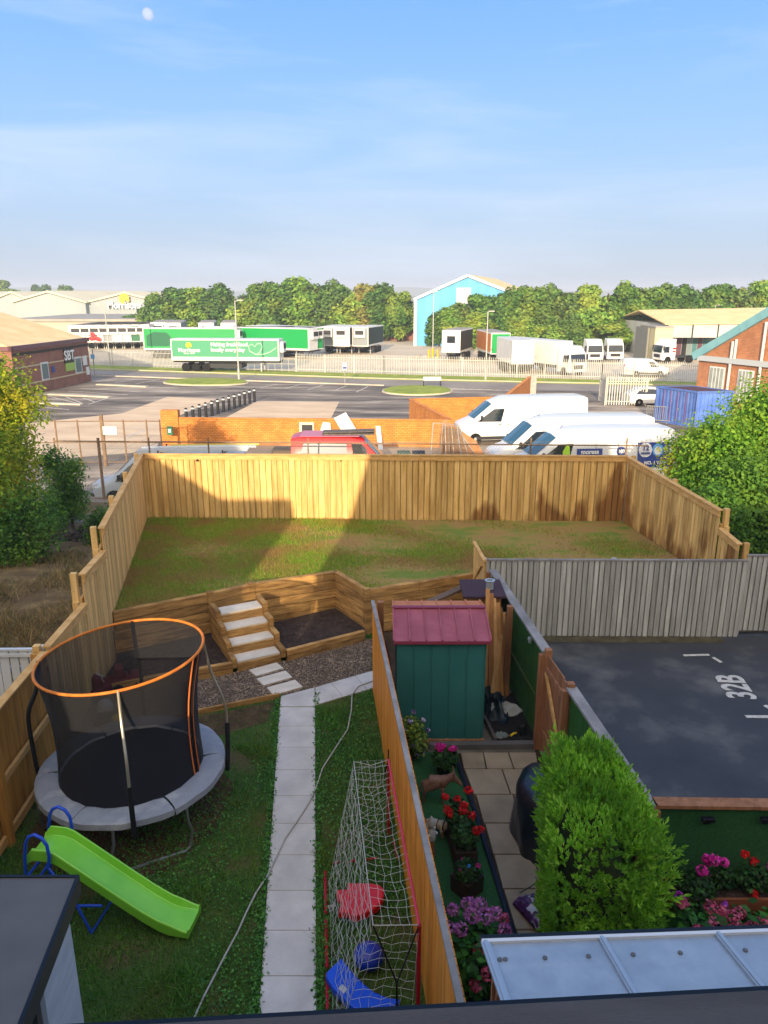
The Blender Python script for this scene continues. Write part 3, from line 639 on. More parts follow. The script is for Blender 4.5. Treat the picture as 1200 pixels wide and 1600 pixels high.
# gate
ga, gb = rf(10.45), rf(9.5); t = thing('garden_gate', 'brown wooden garden gate with diagonal brace, closed', 'gate', gb[:])
dd = (gb - ga).normalized(); s = Vector((dd.y, -dd.x, 0)); s = s if s.x < 0 else -s
mb = MB(); boards(mb, ga, gb, .03, 1.68, .11, .006, .018, random.Random(5), 0, False); mb.build('gate_boards', BROWNW, t, world=True)
for k in (.35, 1.45):
    mb = MB(); mb.beam(ga + s * .03 + Vector((0, 0, k)), gb + s * .03 + Vector((0, 0, k)), .035, .1); mb.build('ledge', BROWNW, t, world=True)
mb = MB(); mb.beam(ga + s * .034 + Vector((0, 0, 1.4)), gb + s * .034 + Vector((0, 0, .4)), .03, .08); mb.build('diagonal_brace', CAPW, t, world=True)
mb = MB(); mb.box(gb.x + s.x * .05, gb.y + .03, .95, .03, .12, .06); mb.build('latch', LAMPB, t, world=True)
for p, l_ in ((ga + Vector((0, .06, 0)), 0), (gb + Vector((0, -.03, 0)), 0)):
    mb = MB(); mb.box(p.x, p.y, 0, .1, .1, 1.76); mb.build('gate_post', BROWNW, t, world=True)
# ---- retaining walls of sleepers
def sleepers(mb, p, q, z0, n, ch=.2, th=.12, rg=random.Random(1), off=0):
    p = Vector((p[0], p[1], 0)); q = Vector((q[0], q[1], 0)); d = q - p; Ln = d.length; d.normalize()
    for k in range(n):
        x = 0; j = rg.uniform(.9, 2.4)
        while x < Ln - 1e-4:
            e = min(Ln, x + j)
            if Ln - e < .3: e = Ln
            a = p + d * x; b = p + d * (e - .003); jt = rg.uniform(-.004, .004); sdv = Vector((d.y, -d.x, 0)) * jt
            mb.beam(a + sdv + Vector((0, 0, z0 + (k + .5) * ch)), b + sdv + Vector((0, 0, z0 + (k + .5) * ch)), th, ch - .014); x = e; j = 2.4
rw = thing('retaining_wall', 'long wall of stacked timber sleepers holding up the upper lawn', 'retaining wall', (A_.x, A_.y, 0))
rg = random.Random(4)
for a, b, n in ((A_, B_, 5), (B_, C_, 5), (C_, D_, 5), (D_, E_, 5), (E_, F_, 5)):
    mb = MB(); sleepers(mb, a, b, 0, n, .205, .12, rg); mb.build('sleeper_course', SLEEP, rw, bevel=.008, world=True)
for p in (B_, C_, E_):
    mb = MB(); mb.box(p.x, p.y - .02, 0, .13, .13, 1.05, rz=.45); mb.build('end_block', SLEEP, rw, bevel=.008, world=True)
BED = M('bed_soil', '2A201B', '463830', sc=9, rough=1, bump=1, bsc=50)
def bed(label, pts, fr):
    t = thing('raised_bed', label, 'raised bed', (fr[0][0], fr[0][1], 0), group='raised beds under the retaining wall')
    mb = MB(); Z = .15; q = [(p[0], p[1], 0) for p in pts]
    ar = sum(q[i][0] * q[(i + 1) % len(q)][1] - q[(i + 1) % len(q)][0] * q[i][1] for i in range(len(q)))
    if ar < 0: q = q[::-1]
    mb.prism(q, (0, 0, Z)); mb.build('soil', BED, t, world=True)
    mb = MB(); sleepers(mb, fr[0], fr[1], 0, 2, .125, .1, random.Random(6)); mb.build('front_board', SLEEP, t, bevel=.008, world=True)
    return t
SR = S0 + u * .97; PF1 = Vector((-.41, 14.42, 0))
bed('raised bed of dark soil right of the steps, partly sunlit', [SR + nb * .05, PF1, (E_.x - .05, E_.y), (D_.x, D_.y - .05), (C_.x + .4, C_.y - .1), SR + nb * .6], (SR + Vector((0.02, .02, 0)), PF1))
SLt = S0 - u * .1
bed('raised bed of dark soil between the steps and the trampoline', [(-5.15, 12.15), SLt, (B_.x, B_.y - .05), (A_.x, A_.y - .05), (-5.2, 13.4)], ((-5.13, 12.12), SLt))
# ---- steps
st = thing('garden_steps', 'four step timber and slab stair up to the upper lawn', 'steps', S0[:])
for i in range(4):
    o_ = S0 + nb * .34 * i; z = .22 + .195 * i
    mb = MB(); slab([o_ + nb * .015, o_ + u * .87 + nb * .015, o_ + u * .87 + nb * .36, o_ + nb * .36], z=z, th=.04, m=mb); mb.build('step_slab', STEP, st, bevel=.004, world=True)
    mb = MB(); a = o_ + nb * .04; mb.beam(a + Vector((0, 0, z - .13)), a + u * .87 + Vector((0, 0, z - .13)), .1, .18); mb.build('riser', SLEEP, st, bevel=.006, world=True)
    for s_ in (-.055, .925):
        mb = MB(); e = o_ + u * s_; mb.beam(e - nb * .02 + Vector((0, 0, z - .02)), e + nb * (1.5 - .34 * i) + Vector((0, 0, z - .02)), .1, .19); mb.build('side_sleeper', SLEEP, st, bevel=.008, world=True)
        mb = MB(); mb.beam(e - nb * .021 + Vector((0, 0, z - .11)), e - nb * .005 + Vector((0, 0, z - .11)), .104, .2)
# ======================= THE HOUSES BEHIND AND BELOW THE CAMERA =======================
HBR = brickmat('house_brick', '9A5A3C', '7E4630', 'A59A88')
TILE = M('roof_slate', '4B4A4C', '3A3A3D', sc=4, rough=.6, bump=.2)
BLK = M('black_edge', '0E1116', rough=.3)
GLASS = M('window_glass', '1A2228', rough=.08, spec=.8)
WFR = M('white_upvc', 'C8CBCD', rough=.4)
RZ = math.atan(.098)
def gable_house(name, label, cat, o, rz, w_, d_, ze, zr, oh=.35, ridge_dir='x', hip=0):
    t = thing(name, label, cat, o, rz)
    mb = MB(); mb.box(w_ / 2, -oh - (d_ - 2 * oh) / 2, 0, w_, d_ - 2 * oh, ze - o[2] - .05); mb.build('wall', HBR, t)
    y0, y1, ym = 0, -d_, -d_ / 2; e = ze - o[2]; r = zr - o[2]
    V = [(0, y0, e), (w_, y0, e), (w_, y1, e), (0, y1, e), (hip, ym, r), (w_ - hip, ym, r)]
    V += [(x, y, z - .16) for x, y, z in V]
    F = [(0, 1, 5, 4), (2, 3, 4, 5), (3, 0, 4), (1, 2, 5), (7, 6, 10, 11), (9, 8, 11, 10), (6, 9, 10), (8, 7, 11), (0, 6, 7, 1), (2, 8, 9, 3), (1, 7, 8, 2), (3, 9, 6, 0)]
    mb = MB().add(V, F); rf_ = mb.build('roof', TILE, t)
    for x in (w_ * .25, w_ * .75):
        for z in (1.0, 3.6):
            if z + 1.3 < e:
                mb = MB(); mb.box(x, -oh + .01, z, 1.3, .06, 1.2); f = mb.build('window', WFR, t); mb = MB(); mb.box(x, -oh + .05, z + .08, 1.14, .02, 1.04); mb.build('pane', GLASS, f)
    return t
own = gable_house('brick_house', 'brick terraced house with slate roof that the garden belongs to', 'house', (-3.72, .456, 0), math.atan(.06), 8.3, 8.6, 6.2, 10.35)
mb = MB(); mb.beam((0, .004, 6.184), (8.3, .004, 6.184), .012, .022); own_lip = mb.build('drip_edge', BLK, own)
mb = MB(); mb.box(4.26, .012, 6.172, .035, .022, .045); mb.build('gutter_clip', BLK, own)
rt = gable_house('low_house', 'lower brick house with slate roof on the right of the garden house', 'house', (5.2, .6, 0), RZ, 14, 8.0, 4.6, 7.7)
nb_ = gable_house('neighbour_house', 'brick house with hipped slate roof left of the gap that lets the sun through', 'house', (-20, .6, 0), 0, 13.9, 9.2, 6.0, 11.2, hip=6.4)
wing = gable_house('side_wing', 'lower brick house wing with slate roof beside the sunlit gap', 'house', (-9.4, -1.4, 0), 0, 3.46, 5.2, 6.0, 8.05)
# flat roofed extension at the lower left
ex = thing('flat_roof_extension', 'white clad garden extension with flat dark roof at the lower left corner', 'extension', (-2.5, 4.6, 0))
RUB = M('rubber_roof', '4A4644', '5A5550', sc=1.3, rough=.5, spec=.5)
c0 = W(118, 1372, 2.72)
roof = [(c0.x, c0.y), (-7.5, c0.y), (-7.5, .9), (c0.x + .38, .9)]
mb = MB(); mb.prism([(a, b, 2.62) for a, b in roof], (0, 0, .1)) if False else mb.prism([(a, b, 2.62) for a, b in roof[::-1]][::-1], (0, 0, .1)); mb.build('flat_roof', RUB, ex, world=True)
mb = MB(); mb.beam((c0.x + .02, c0.y + .012, 2.66), (-7.5, c0.y + .012, 2.66), .024, .14); mb.beam((c0.x + .014, c0.y, 2.655), (c0.x + .394, .9, 2.655), .028, .15); mb.build('roof_trim', BLK, ex, world=True)
CLAD = M('white_cladding', 'B6BDC2', 'A4ACB2', sc=2, st=(1, 1, 6), rough=.5)
x0 = c0.x - .05
mb = MB(); mb.prism([(x0, c0.y - .08, 0), (x0 - 5, c0.y - .08, 0), (x0 - 5, c0.y - .2, 0), (x0 + .05, c0.y - .75, 0)], (0, 0, 2.58)); mb.build('end_wall', CLAD, ex, world=True)
mb = MB(); mb.beam((x0 + .075, c0.y - .76, 1.3), (x0 + .085, c0.y - .84, 1.3), .06, 2.56); mb.build('door_frame', M('grey_frame', '7C8084', rough=.4), ex, world=True)
mb = MB(); mb.beam((x0 + .075, c0.y - .85, 1.3), (x0 + .3, 1.0, 1.3), .02, 2.5); mb.build('glass_door', GLASS, ex, world=True)
# polycarbonate lean-to roof
lt = thing('lean_to', 'lean-to with translucent ribbed plastic roof and white edge at the lower right', 'lean-to', (1.5, 4.6, 0))
POLY = M('polycarbonate', '8F9CAA', 'A2AFBC', sc=3, rough=.25, spec=.6, alpha=.78, coat=.3)
ALU = M('aluminium_bar', 'A8AEB4', rough=.3, metal=.5)
a0 = W(757, 1474, 2.2); a1 = W(1330, 1453, 2.2); bk = Vector((.42, -4.15, .75))
mb = MB(); mb.add([a0, a1, a1 + bk, a0 + bk, a0 - Vector((0, 0, .012)), a1 - Vector((0, 0, .012)), a1 + bk - Vector((0, 0, .012)), a0 + bk - Vector((0, 0, .012))], [(3, 2, 1, 0), (4, 5, 6, 7), (0, 1, 5, 4), (1, 2, 6, 5), (2, 3, 7, 6), (3, 0, 4, 7)])
mb.build('roof_sheet', POLY, lt, world=True)
dx = (a1 - a0)
for px, wd in ((758, .07), (937, .055), (1118, .055), (1300, .055)):
    f = (px - 757) / 573; p = a0 + dx * f + Vector((0, 0, .012)); mb = MB(); mb.beam(p, p + bk, wd, .022); mb.beam(p + Vector((0, 0, .012)), p + bk + Vector((0, 0, .012)), wd * .4, .02); mb.build('glazing_bar', ALU, lt, world=True)
for px in (845, 1030, 1210):
    f = (px - 757) / 573; p = a0 + dx * f + Vector((0, 0, -.03)); mb = MB(); mb.beam(p, p + bk, .04, .05); mb.build('rafter', WFR, lt, world=True)
for px in (771, 779, 838, 903, 970, 1041, 1116, 1140, 1195):
    f = (px - 757) / 573; p = a0 + dx * f + bk * .045; mb = MB(); mb.lathe([(.0, -.0), (.018, 0), (.018, .012), (.008, .02), (0, .02)], p.x, p.y, p.z, 10); mb.build('fixing_button', M('button_grey', '5A5E63', rough=.5), lt, world=True)
mb = MB(); mb.beam(a0 + Vector((-.02, .005, .0)), a1 + Vector((0, .005, 0)), .03, .05); mb.build('white_edge', WFR, lt, world=True)
mb = MB(); mb.beam(a0 + Vector((-.02, .06, -.04)), a1 + Vector((0, .06, -.04)), .06, .06); mb.build('gutter', BLK, lt, world=True)
mb = MB(); mb.beam(a0 + bk * .06 + Vector((0, 0, -.03)), a1 + bk * .06 + Vector((0, 0, -.03)), .03, .04); mb.build('front_beam', WFR, lt, world=True)
for k in range(3):
    p = a0 + bk * (.05 + .03 * k) + Vector((.02, -.0, 0)); mb = MB(); mb.box(p.x, p.y - .1, 0, .05, .05, p.z - .05); mb.build('post', BROWNW, lt, world=True)
# ======================= TRAMPOLINE, SLIDE, GOAL =======================
tz = .75; tcx = -3.46; tcy = 9.02; tr = 1.22
tp = thing('trampoline', 'round trampoline with grey pad, black mat and orange-topped safety net', 'trampoline', (tcx, tcy, 0))
STEEL = M('galvanised_steel', '8C9196', rough=.35, metal=.7); BLKT = M('black_foam', '15171B', rough=.7); GOLD = M('worn_steel', '9A9484', rough=.35, metal=.6)
MATM = M('jump_mat', '10131C', '161A24', sc=30, rough=.8); PADM = M('faded_pad', '8D9299', 'A4A7AA', c3='7F858E', sc=2.5, rough=.7, bump=.3, bsc=8, lo=.3, hi=.7, det=8)
def ring(r, z, n=48, dx=0, dy=0, ph=0): return [Vector((dx + r * math.cos(2 * math.pi * k / n + ph), dy + r * math.sin(2 * math.pi * k / n + ph), z)) for k in range(n)]
mb = MB(); mb.add(ring(.97, tz - .01) + ring(.5, tz - .02) + [(0, 0, tz - .025)], [(k, (k + 1) % 48, 48 + (k + 1) % 48, 48 + k) for k in range(48)] + [(48 + k, 48 + (k + 1) % 48, 96) for k in range(48)]); mb.build('jumping_mat', MATM, tp, smooth=True)
for s_ in range(6):                       # six padded pieces
    V = []; F = []; m_ = 9
    for i in range(m_):
        a = R(60 * s_ + 12) + R(59) * i / (m_ - 1)
        for r, z in ((.93, .0), (.95, .03), (1.05, .045), (1.2, .035), (1.245, .01), (1.25, -.07)):
            zz = z - (.012 if i in (0, m_ - 1) else 0) + .008 * math.sin(i * 2.1 + s_ + r * 9); V.append((r * math.cos(a), r * math.sin(a), tz + zz))
    for i in range(m_ - 1):
        for k in range(5): q = i * 6 + k; F.append((q, q + 6, q + 7, q + 1))
    MB().add(V, F).build('pad_section', PADM, tp, smooth=True)
mb = MB(); mb.tube(ring(1.22, tz - .04), .022, 8, closed=True); mb.build('frame_ring', STEEL, tp, smooth=True)
for k in range(3):                        # W shaped legs
    a = R(-62 + 120 * k); mb = MB(); pts = []
    for da, z in ((-22, tz - .05), (-22, .45), (-24, .3), (-23, .06), (-20, .02), (20, .02), (23, .06), (24, .3), (22, .45), (22, tz - .05)): r = 1.2 + .1 * (.7 - z) * (z > .1); pts.append((r * math.cos(a + R(da)), r * math.sin(a + R(da)), z))
    mb.tube(pts, .019, 8); mb.build('leg', STEEL, tp, smooth=True)
# hoop and poles
hz_ = 2.38; hr = 1.08; hdx = -.05; hdy = .12
hp = [Vector((hdx + hr * math.cos(t), hdy + hr * math.sin(t), hz_ + .09 * math.cos(t))) for t in np.linspace(0, 2 * math.pi, 64, endpoint=False)]
ORG = M('orange_sleeve', 'B8641A', 'CE7A28', sc=6, rough=.6, bump=.5, bsc=25); mb = MB(); mb.tube(hp, .019, 8, closed=True); mb.build('top_hoop', ORG, tp, smooth=True)
def hoop_pt(a): return Vector((hdx + hr * math.cos(a), hdy + hr * math.sin(a), hz_ + .09 * math.cos(a)))
for deg, (ma, mb_) in ((184, (BLKT, BLKT)), (100, (BLKT, BLKT)), (8, (GOLD, BLKT)), (-72, (GOLD, BLKT))):
    a = R(deg); b = Vector((1.27 * math.cos(a), 1.27 * math.sin(a), .55)); h_ = hoop_pt(a if deg != -72 else R(-73)); o_ = Vector((math.cos(a), math.sin(a), 0))
    pts = [b, b + Vector((0, 0, .55)) + o_ * .03, b + Vector((0, 0, 1.05)) + o_ * .02, h_.lerp(b, .22) + o_ * .03, h_ + Vector((0, 0, .01))]
    # smooth curve
    cv = []
    for i in range(len(pts) - 1):
        p0, p1, p2, p3 = pts[max(i - 1, 0)], pts[i], pts[i + 1], pts[min(i + 2, len(pts) - 1)]
        for t in np.linspace(0, 1, 5, endpoint=False): cv.append(.5 * ((2 * p1) + (p2 - p0) * t + (2 * p0 - 5 * p1 + 4 * p2 - p3) * t * t + (3 * p1 - p0 - 3 * p2 + p3) * t ** 3))
    cv.append(pts[-1]); k_ = 7 if deg != 184 else 20
    mb = MB(); mb.tube(cv[6 if deg == 8 or deg == -72 else 0:], .019 if deg in (8, -72) else .03, 8); po = mb.build('pole', ma, tp, smooth=True)
    if deg in (8, -72): mb = MB(); mb.tube(cv[:8], .032, 8); mb.build('foam_sleeve', mb_, po, smooth=True)
# net: a waisted tube of fine black mesh
NET = bpy.data.materials.new('safety_net'); NET.use_nodes = True; n_ = NET.node_tree.nodes; l_ = NET.node_tree.links; MC['safety_net'] = NET
b_ = n_['Principled BSDF']; b_.inputs['Base Color'].default_value = lin('0E0F14'); b_.inputs['Roughness'].default_value = .9
tr_ = n_.new('ShaderNodeBsdfTransparent'); ms_ = n_.new('ShaderNodeMixShader'); lw_ = n_.new('ShaderNodeLayerWeight'); lw_.inputs[0].default_value = .5
mr_ = n_.new('ShaderNodeMapRange'); mr_.inputs['To Min'].default_value = .64; mr_.inputs['To Max'].default_value = .96; l_.new(lw_.outputs['Facing'], mr_.inputs[0]); l_.new(mr_.outputs[0], ms_.inputs[0])
l_.new(tr_.outputs[0], ms_.inputs[1]); l_.new(b_.outputs[0], ms_.inputs[2]); l_.new(ms_.outputs[0], n_['Material Output'].inputs[0])
V = []; F = []; nr = 12; na = 72
for i in range(nr + 1):
    t = i / nr
    for k in range(na):
        a = 2 * math.pi * k / na; hp_ = hoop_pt(a); lo_ = Vector((.95 * math.cos(a), .95 * math.sin(a), tz)); p = lo_.lerp(hp_, t)
        wv = math.sin(math.pi * t); rr = 1 - wv * (.10 + .022 * math.cos(6 * a + .6)) + .006 * math.sin(17 * a + t * 5) * wv
        V.append((p.x * rr, p.y * rr, p.z))
for i in range(nr):
    for k in range(na): F.append((i * na + k, i * na + (k + 1) % na, (i + 1) * na + (k + 1) % na, (i + 1) * na + k))
MB().add(V, F).build('safety_net', NET, tp, smooth=True)
ZIP = M('zip_tape', 'C4682A', rough=.7); DRK = M('net_door_edge', '121216', rough=.8)
for da, mt in ((-16, ZIP), (-11, DRK), (-8, ZIP)):
    pts = []
    for i in range(9):
        t = i / 8; a = R(da); hp_ = hoop_pt(a); lo_ = Vector((.95 * math.cos(a), .95 * math.sin(a), tz)); p = lo_.lerp(hp_, t); rr = 1 - math.sin(math.pi * t) * .085; pts.append((p.x * rr * 1.01, p.y * rr * 1.01, p.z))
    mb = MB(); mb.tube(pts, .010 if mt is ZIP else .02, 6); mb.build('door_edge', mt, tp, smooth=True)
# toys piled behind the trampoline
TOYR = M('toy_red', '5C1418', rough=.5); TOYW = M('toy_white', 'B8BCC0', rough=.4); TOYK = M('toy_black', '141518', rough=.5); TOYY = M('toy_yellow', 'D8B820', rough=.4)
def toycar(label, c, mt, mc2, s=1):
    t = thing('ride_on_toy', label, 'toy car', c, random.uniform(0, 3)); t.scale = (s, s, s)
    mb = MB(); mb.box(0, 0, .1, .6, .34, .16, top=(.92, .9)); mb.box(-.12, 0, .26, .2, .26, .2, top=(.7, .9)); mb.build('body', mt, t, bevel=.03)
    for x in (-.18, .18):
        for y in (-.18, .18): mb = MB(); mb.lathe([(.02, -.03), (.1, -.03), (.1, .03), (.02, .03)], x, y, .1, 14, 'y'); mb.build('wheel', TOYK, t)
    mb = MB(); mb.tube([(.06, 0, .25), (.0, 0, .42)], .012, 6); mb.tube([(.0, -.1, .43), (-.02, 0, .44), (.0, .1, .43)], .014, 6); mb.build('handlebar', mc2, t)
toycar('red and white ride-on toy behind the trampoline net, beside the fence', W(160, 1088, 0), TOYR, TOYW)
toycar('dark red ride-on toy behind the trampoline net, farther from the fence', W(200, 1075, 0), TOYR, TOYK, 1.05)
toycar('black ride-on toy lying in front of the red ones behind the net', W(165, 1140, 0), TOYK, TOYW, .8)
mb = MB(); c = W(183, 1128, .12); mb.blob(c, .13, 14, 10); tag(mb.build('ball', TOYY, smooth=True), 'yellow ball behind the trampoline net', 'ball')
mb = MB(); c = W(165, 1112, 0); mb.lathe([(.02, 0), (.13, .02), (.15, .1), (.1, .2), (.03, .24)], c.x, c.y, 0, 14); tag(mb.build('toy_helmet', TOYW, smooth=True), 'white toy helmet behind the trampoline net', 'helmet')
# ---- slide
SLG = M('slide_green', '6DBB2C', '7FC93A', sc=2, rough=.35, spec=.5, coat=.2); BLU = M('blue_tube', '1446B8', rough=.35, spec=.5)
A1 = Vector((-3.70, 7.2, .98)); A2 = Vector((-2.28, 7.0, .10)); sdn = (A2 - A1); sdn.z = 0; hl = sdn.length; sdn.normalize(); sy = Vector((-sdn.y, sdn.x, 0))
sl_ = thing('slide', 'bright green plastic garden slide with blue tube handles', 'slide', (A1.x, A1.y, 0), math.atan2(sdn.y, sdn.x))
prof = [(-.30, .93), (-.22, .98), (-.02, .98), (.08, .95), (.35, .77), (.75, .50), (1.1, .27), (1.3, .16), (1.42, .12), (1.6, .11), (1.66, .10)]
sl_.scale = (.93, .95, .96); hw = .19; V = []; F = []
for x, z in prof:
    wl = .11 if -.25 < x < 1.5 else .05
    V += [(x, -hw - .03, z + wl - .015), (x, -hw - .015, z + wl), (x, -hw, z + wl), (x, -hw + .03, z + .01), (x, 0, z), (x, hw - .03, z + .01), (x, hw, z + wl), (x, hw + .015, z + wl), (x, hw + .03, z + wl - .015), (x, hw + .02, z - .06), (x, -hw - .02, z - .06)]
m_ = 11
for i in range(len(prof) - 1):
    for k in range(m_): F.append((i * m_ + k, i * m_ + (k + 1) % m_, (i + 1) * m_ + (k + 1) % m_, (i + 1) * m_ + k))
F += [tuple(range(m_)), tuple((len(prof) - 1) * m_ + k for k in range(m_ - 1, -1, -1))]
MB().add(V, F).build('chute', SLG, sl_, bevel=.008, smooth=True)
for y in (-.25, .25):
    mb = MB(); mb.tube([(-.42, y, 0), (-.34, y, .5), (-.29, y, 1.0), (-.25, y, 1.2), (-.2, y, 1.29), (-.12, y, 1.33), (-.03, y, 1.29), (.02, y, 1.2), (.03, y, 1.05), (.0, y, .9)], .02, 10); mb.build('handle', BLU, sl_, smooth=True)
for k in range(3): mb = MB(); mb.tube([(-.40 + .04 * k, -.25, .22 + .24 * k), (-.40 + .04 * k, .25, .22 + .24 * k)], .018, 8); mb.build('rung', BLU, sl_, smooth=True)
mb = MB(); mb.tube([(-.05, -.22, .9), (.3, -.26, .42), (.45, -.26, .02), (.45, .26, .02), (.3, .26, .42), (-.05, .22, .9)], .018, 8); mb.build('support_leg', BLU, sl_, smooth=True)
mb = MB(); mb.tube([(.1, -.24, .35), (.62, -.24, .42)], .016, 8); mb.build('side_brace', BLU, sl_, smooth=True)
# ---- football goal with net
REDT = M('red_tube', 'A0142A', rough=.4); PNK = M('pink_tube', 'C8365A', rough=.45); NETW = M('net_cord', 'A8ABA6', rough=.8); RODK = M('black_rod', '0C0D10', rough=.4)
zt = 1.18; c1 = W(607, 1187, zt); c2 = W(655, 1445, zt); b1 = W(553, 1190, zt); b2 = W(583, 1446, zt); g1 = W(508, 1362, .03); g2 = W(512, 1640, .03); g1b = W(580, 1208, .03)
gl = thing('football_goal', 'small football goal with red tubes and slack white net against the stained fence', 'goal', (c1.x, c1.y, 0))
mb = MB(); mb.tube([c1, c2], .014, 8); mb.build('crossbar', PNK, gl, world=True)
mb = MB(); mb.tube([c2, (c2.x, c2.y, 0)], .022, 8); mb.build('goal_post', REDT, gl, world=True)
mb = MB(); mb.tube([c1, (c1.x, c1.y, 0)], .018, 8); mb.build('goal_post', REDT, gl, world=True)
for a, b in (((508, 1362), (509, 1428)), ((509, 1438), (511, 1512)), ((511, 1524), (512, 1650))): mb = MB(); mb.tube([W(*a, .03), W(*b, .03)], .02, 8); mb.build('ground_tube', REDT, gl, world=True)
for a, b in (((520, 1350), (531, 1346)), ((547, 1346), (556, 1344)), ((572, 1343), (592, 1340)), ((612, 1300), (622, 1345))): mb = MB(); mb.tube([W(*a, .02), W(*b, .02)], .015, 8); mb.build('side_tube', REDT, gl, world=True)
j = W(620, 1536, .75)
mb = MB(); mb.tube([b2, j], .009, 6); mb.tube([c2, j], .009, 6); mb.tube([j, W(620, 1580, .4)], .011, 6); mb.build('net_rod', RODK, gl, world=True)
mb = MB(); mb.tube([c1 + Vector((.0, .05, .12)), c1, c1 + Vector((-.06, -.02, -.25))], .009, 6); mb.build('net_rod', RODK, gl, world=True)
def netgrid(name, P00, P10, P11, P01, nu, nv, sag=0, r=.0022, jit=.012, seed=1, sagv=(0, 0, -1)):
    """hanging net between four corners (u along 00->10, v along 00->01)"""
    rg = random.Random(seed); G_ = []
    for i in range(nu + 1):
        row = []
        for k in range(nv + 1):
            a, b = i / nu, k / nv; p = (P00.lerp(P10, a)).lerp(P01.lerp(P11, a), b) + Vector(sagv) * sag * math.sin(math.pi * a) * (math.sin(math.pi * b) if sag > 0 else 1)
            e = 0 if (i in (0, nu) or k in (0, nv)) else 1
            row.append(p + Vector([rg.gauss(0, jit) * e for _ in range(3)]))
        G_.append(row)
    mb = MB()
    for i in range(nu + 1):
        for k in range(nv + 1):
            if i < nu: mb.tube([G_[i][k], G_[i + 1][k]], r, 3)
            if k < nv: mb.tube([G_[i][k], G_[i][k + 1]], r, 3)
    return mb.build(name, NETW, gl, world=True)
netgrid('top_net', b1, b2, c2, c1, 22, 5, sag=.10, seed=1, jit=.012)
netgrid('back_net', b1, b2, W(522, 1640, .05), W(515, 1375, .05), 24, 17, sag=.12, seed=2, jit=.014, sagv=(.3, 0, -1))
netgrid('end_net', b2, c2, W(640, 1620, .1), W(530, 1620, .1), 6, 12, sag=.1, seed=3, jit=.015, sagv=(0, .4, 0))
netgrid('far_net', b1, c1, Vector((c1.x - .05, c1.y, .1)), W(520, 1370, .05), 5, 12, sag=.06, seed=5, jit=.015)
mb = MB(); mb.tube([b1, b2], .005, 5); mb.tube([b2, c2], .005, 5); mb.tube([b1, b1.lerp(c1, .5) + Vector((0, 0, -.07)), c1], .005, 5); mb.build('edge_cord', NETW, gl, world=True)
mb = MB(); q = W(519, 1420, .05); rg = random.Random(3)
mb.tube([q + Vector((rg.gauss(0, .03), rg.gauss(0, .03), rg.uniform(-.02, .05))) for _ in range(14)], .006, 4); mb.build('net_knot', NETW, gl, world=True)
# ---- plastic things lying under the net
def plate(name, label, cat, pts, z, th, mt, bevel=.012):
    q = [W(a, b, z) for a, b in pts]; ar = sum(q[i].x * q[(i + 1) % len(q)].y - q[(i + 1) % len(q)].x * q[i].y for i in range(len(q)))
    if ar < 0: q = q[::-1]
    mb = MB(); mb.prism([p - Vector((0, 0, th)) for p in q], (0, 0, th)); return tag(mb.build(name, mt, bevel=bevel), label, cat)
c5 = lambda l: [(400 + a / 3.556, 1150 + b / 3.556) for a, b in l]
RD = M('red_plastic', 'C8121A', rough=.35, spec=.5); BP = M('blue_plastic', '0A4ACB', rough=.35, spec=.5); BD = M('blue_ball', '0B2F96', rough=.4, spec=.5)
plate('seesaw_seat', 'red fish-shaped plastic piece lying under the goal net', 'plastic toy', c5([(505, 812), (560, 815), (640, 815), (690, 825), (712, 850), (712, 885), (690, 930), (650, 962), (600, 985), (545, 1003), (510, 975), (490, 978), (458, 978), (462, 950), (478, 930), (465, 905), (448, 885), (446, 852), (490, 850), (512, 845)]), .16, .1, RD, .02)
plate('plastic_curve', 'blue curved plastic piece lying under the goal net at the bottom', 'plastic toy', c5([(475, 1228), (505, 1270), (545, 1320), (600, 1375), (660, 1420), (730, 1450), (795, 1458), (805, 1475), (770, 1500), (700, 1530), (620, 1535), (540, 1510), (490, 1460), (430, 1400), (388, 1330), (392, 1310)]), .14, .1, BP, .02)
lb_ = plate('sticker', '', '', c5([(478, 1378), (508, 1405), (488, 1432), (456, 1402)]), .143, .002, TOYW, 0)
for k in ('label', 'category'):
    if k in lb_: del lb_[k]
pc = bpy.data.objects['plastic_curve']; lb_.parent = pc; lb_.location = lb_.location - pc.location
mb = MB(); c = W(576, 1494, .13); mb.blob(c, (.165, .165, .13), 18, 12); tag(mb.build('blue_ball', BD, smooth=True), 'dark blue round cushion-like ball under the goal net', 'ball')
# ---- hose / washing line lying over lawn and path
CORD = M('hose_grey', 'A6A49C', rough=.6)
pts = [(582, 1064), (560, 1072), (550, 1085), (549, 1110), (543, 1140), (520, 1175), (504, 1200), (495, 1228), (482, 1255), (466, 1280), (445, 1310), (432, 1338), (418, 1368), (400, 1395), (385, 1425), (372, 1455), (352, 1492), (335, 1525), (318, 1558), (303, 1592), (296, 1640)]
q = [W(a, b, .045) for a, b in pts]; mb = MB(); mb.tube(q, .011, 6); tag(mb.build('garden_hose', CORD, smooth=True), 'thin pale hose lying across the lawn and path', 'hose')
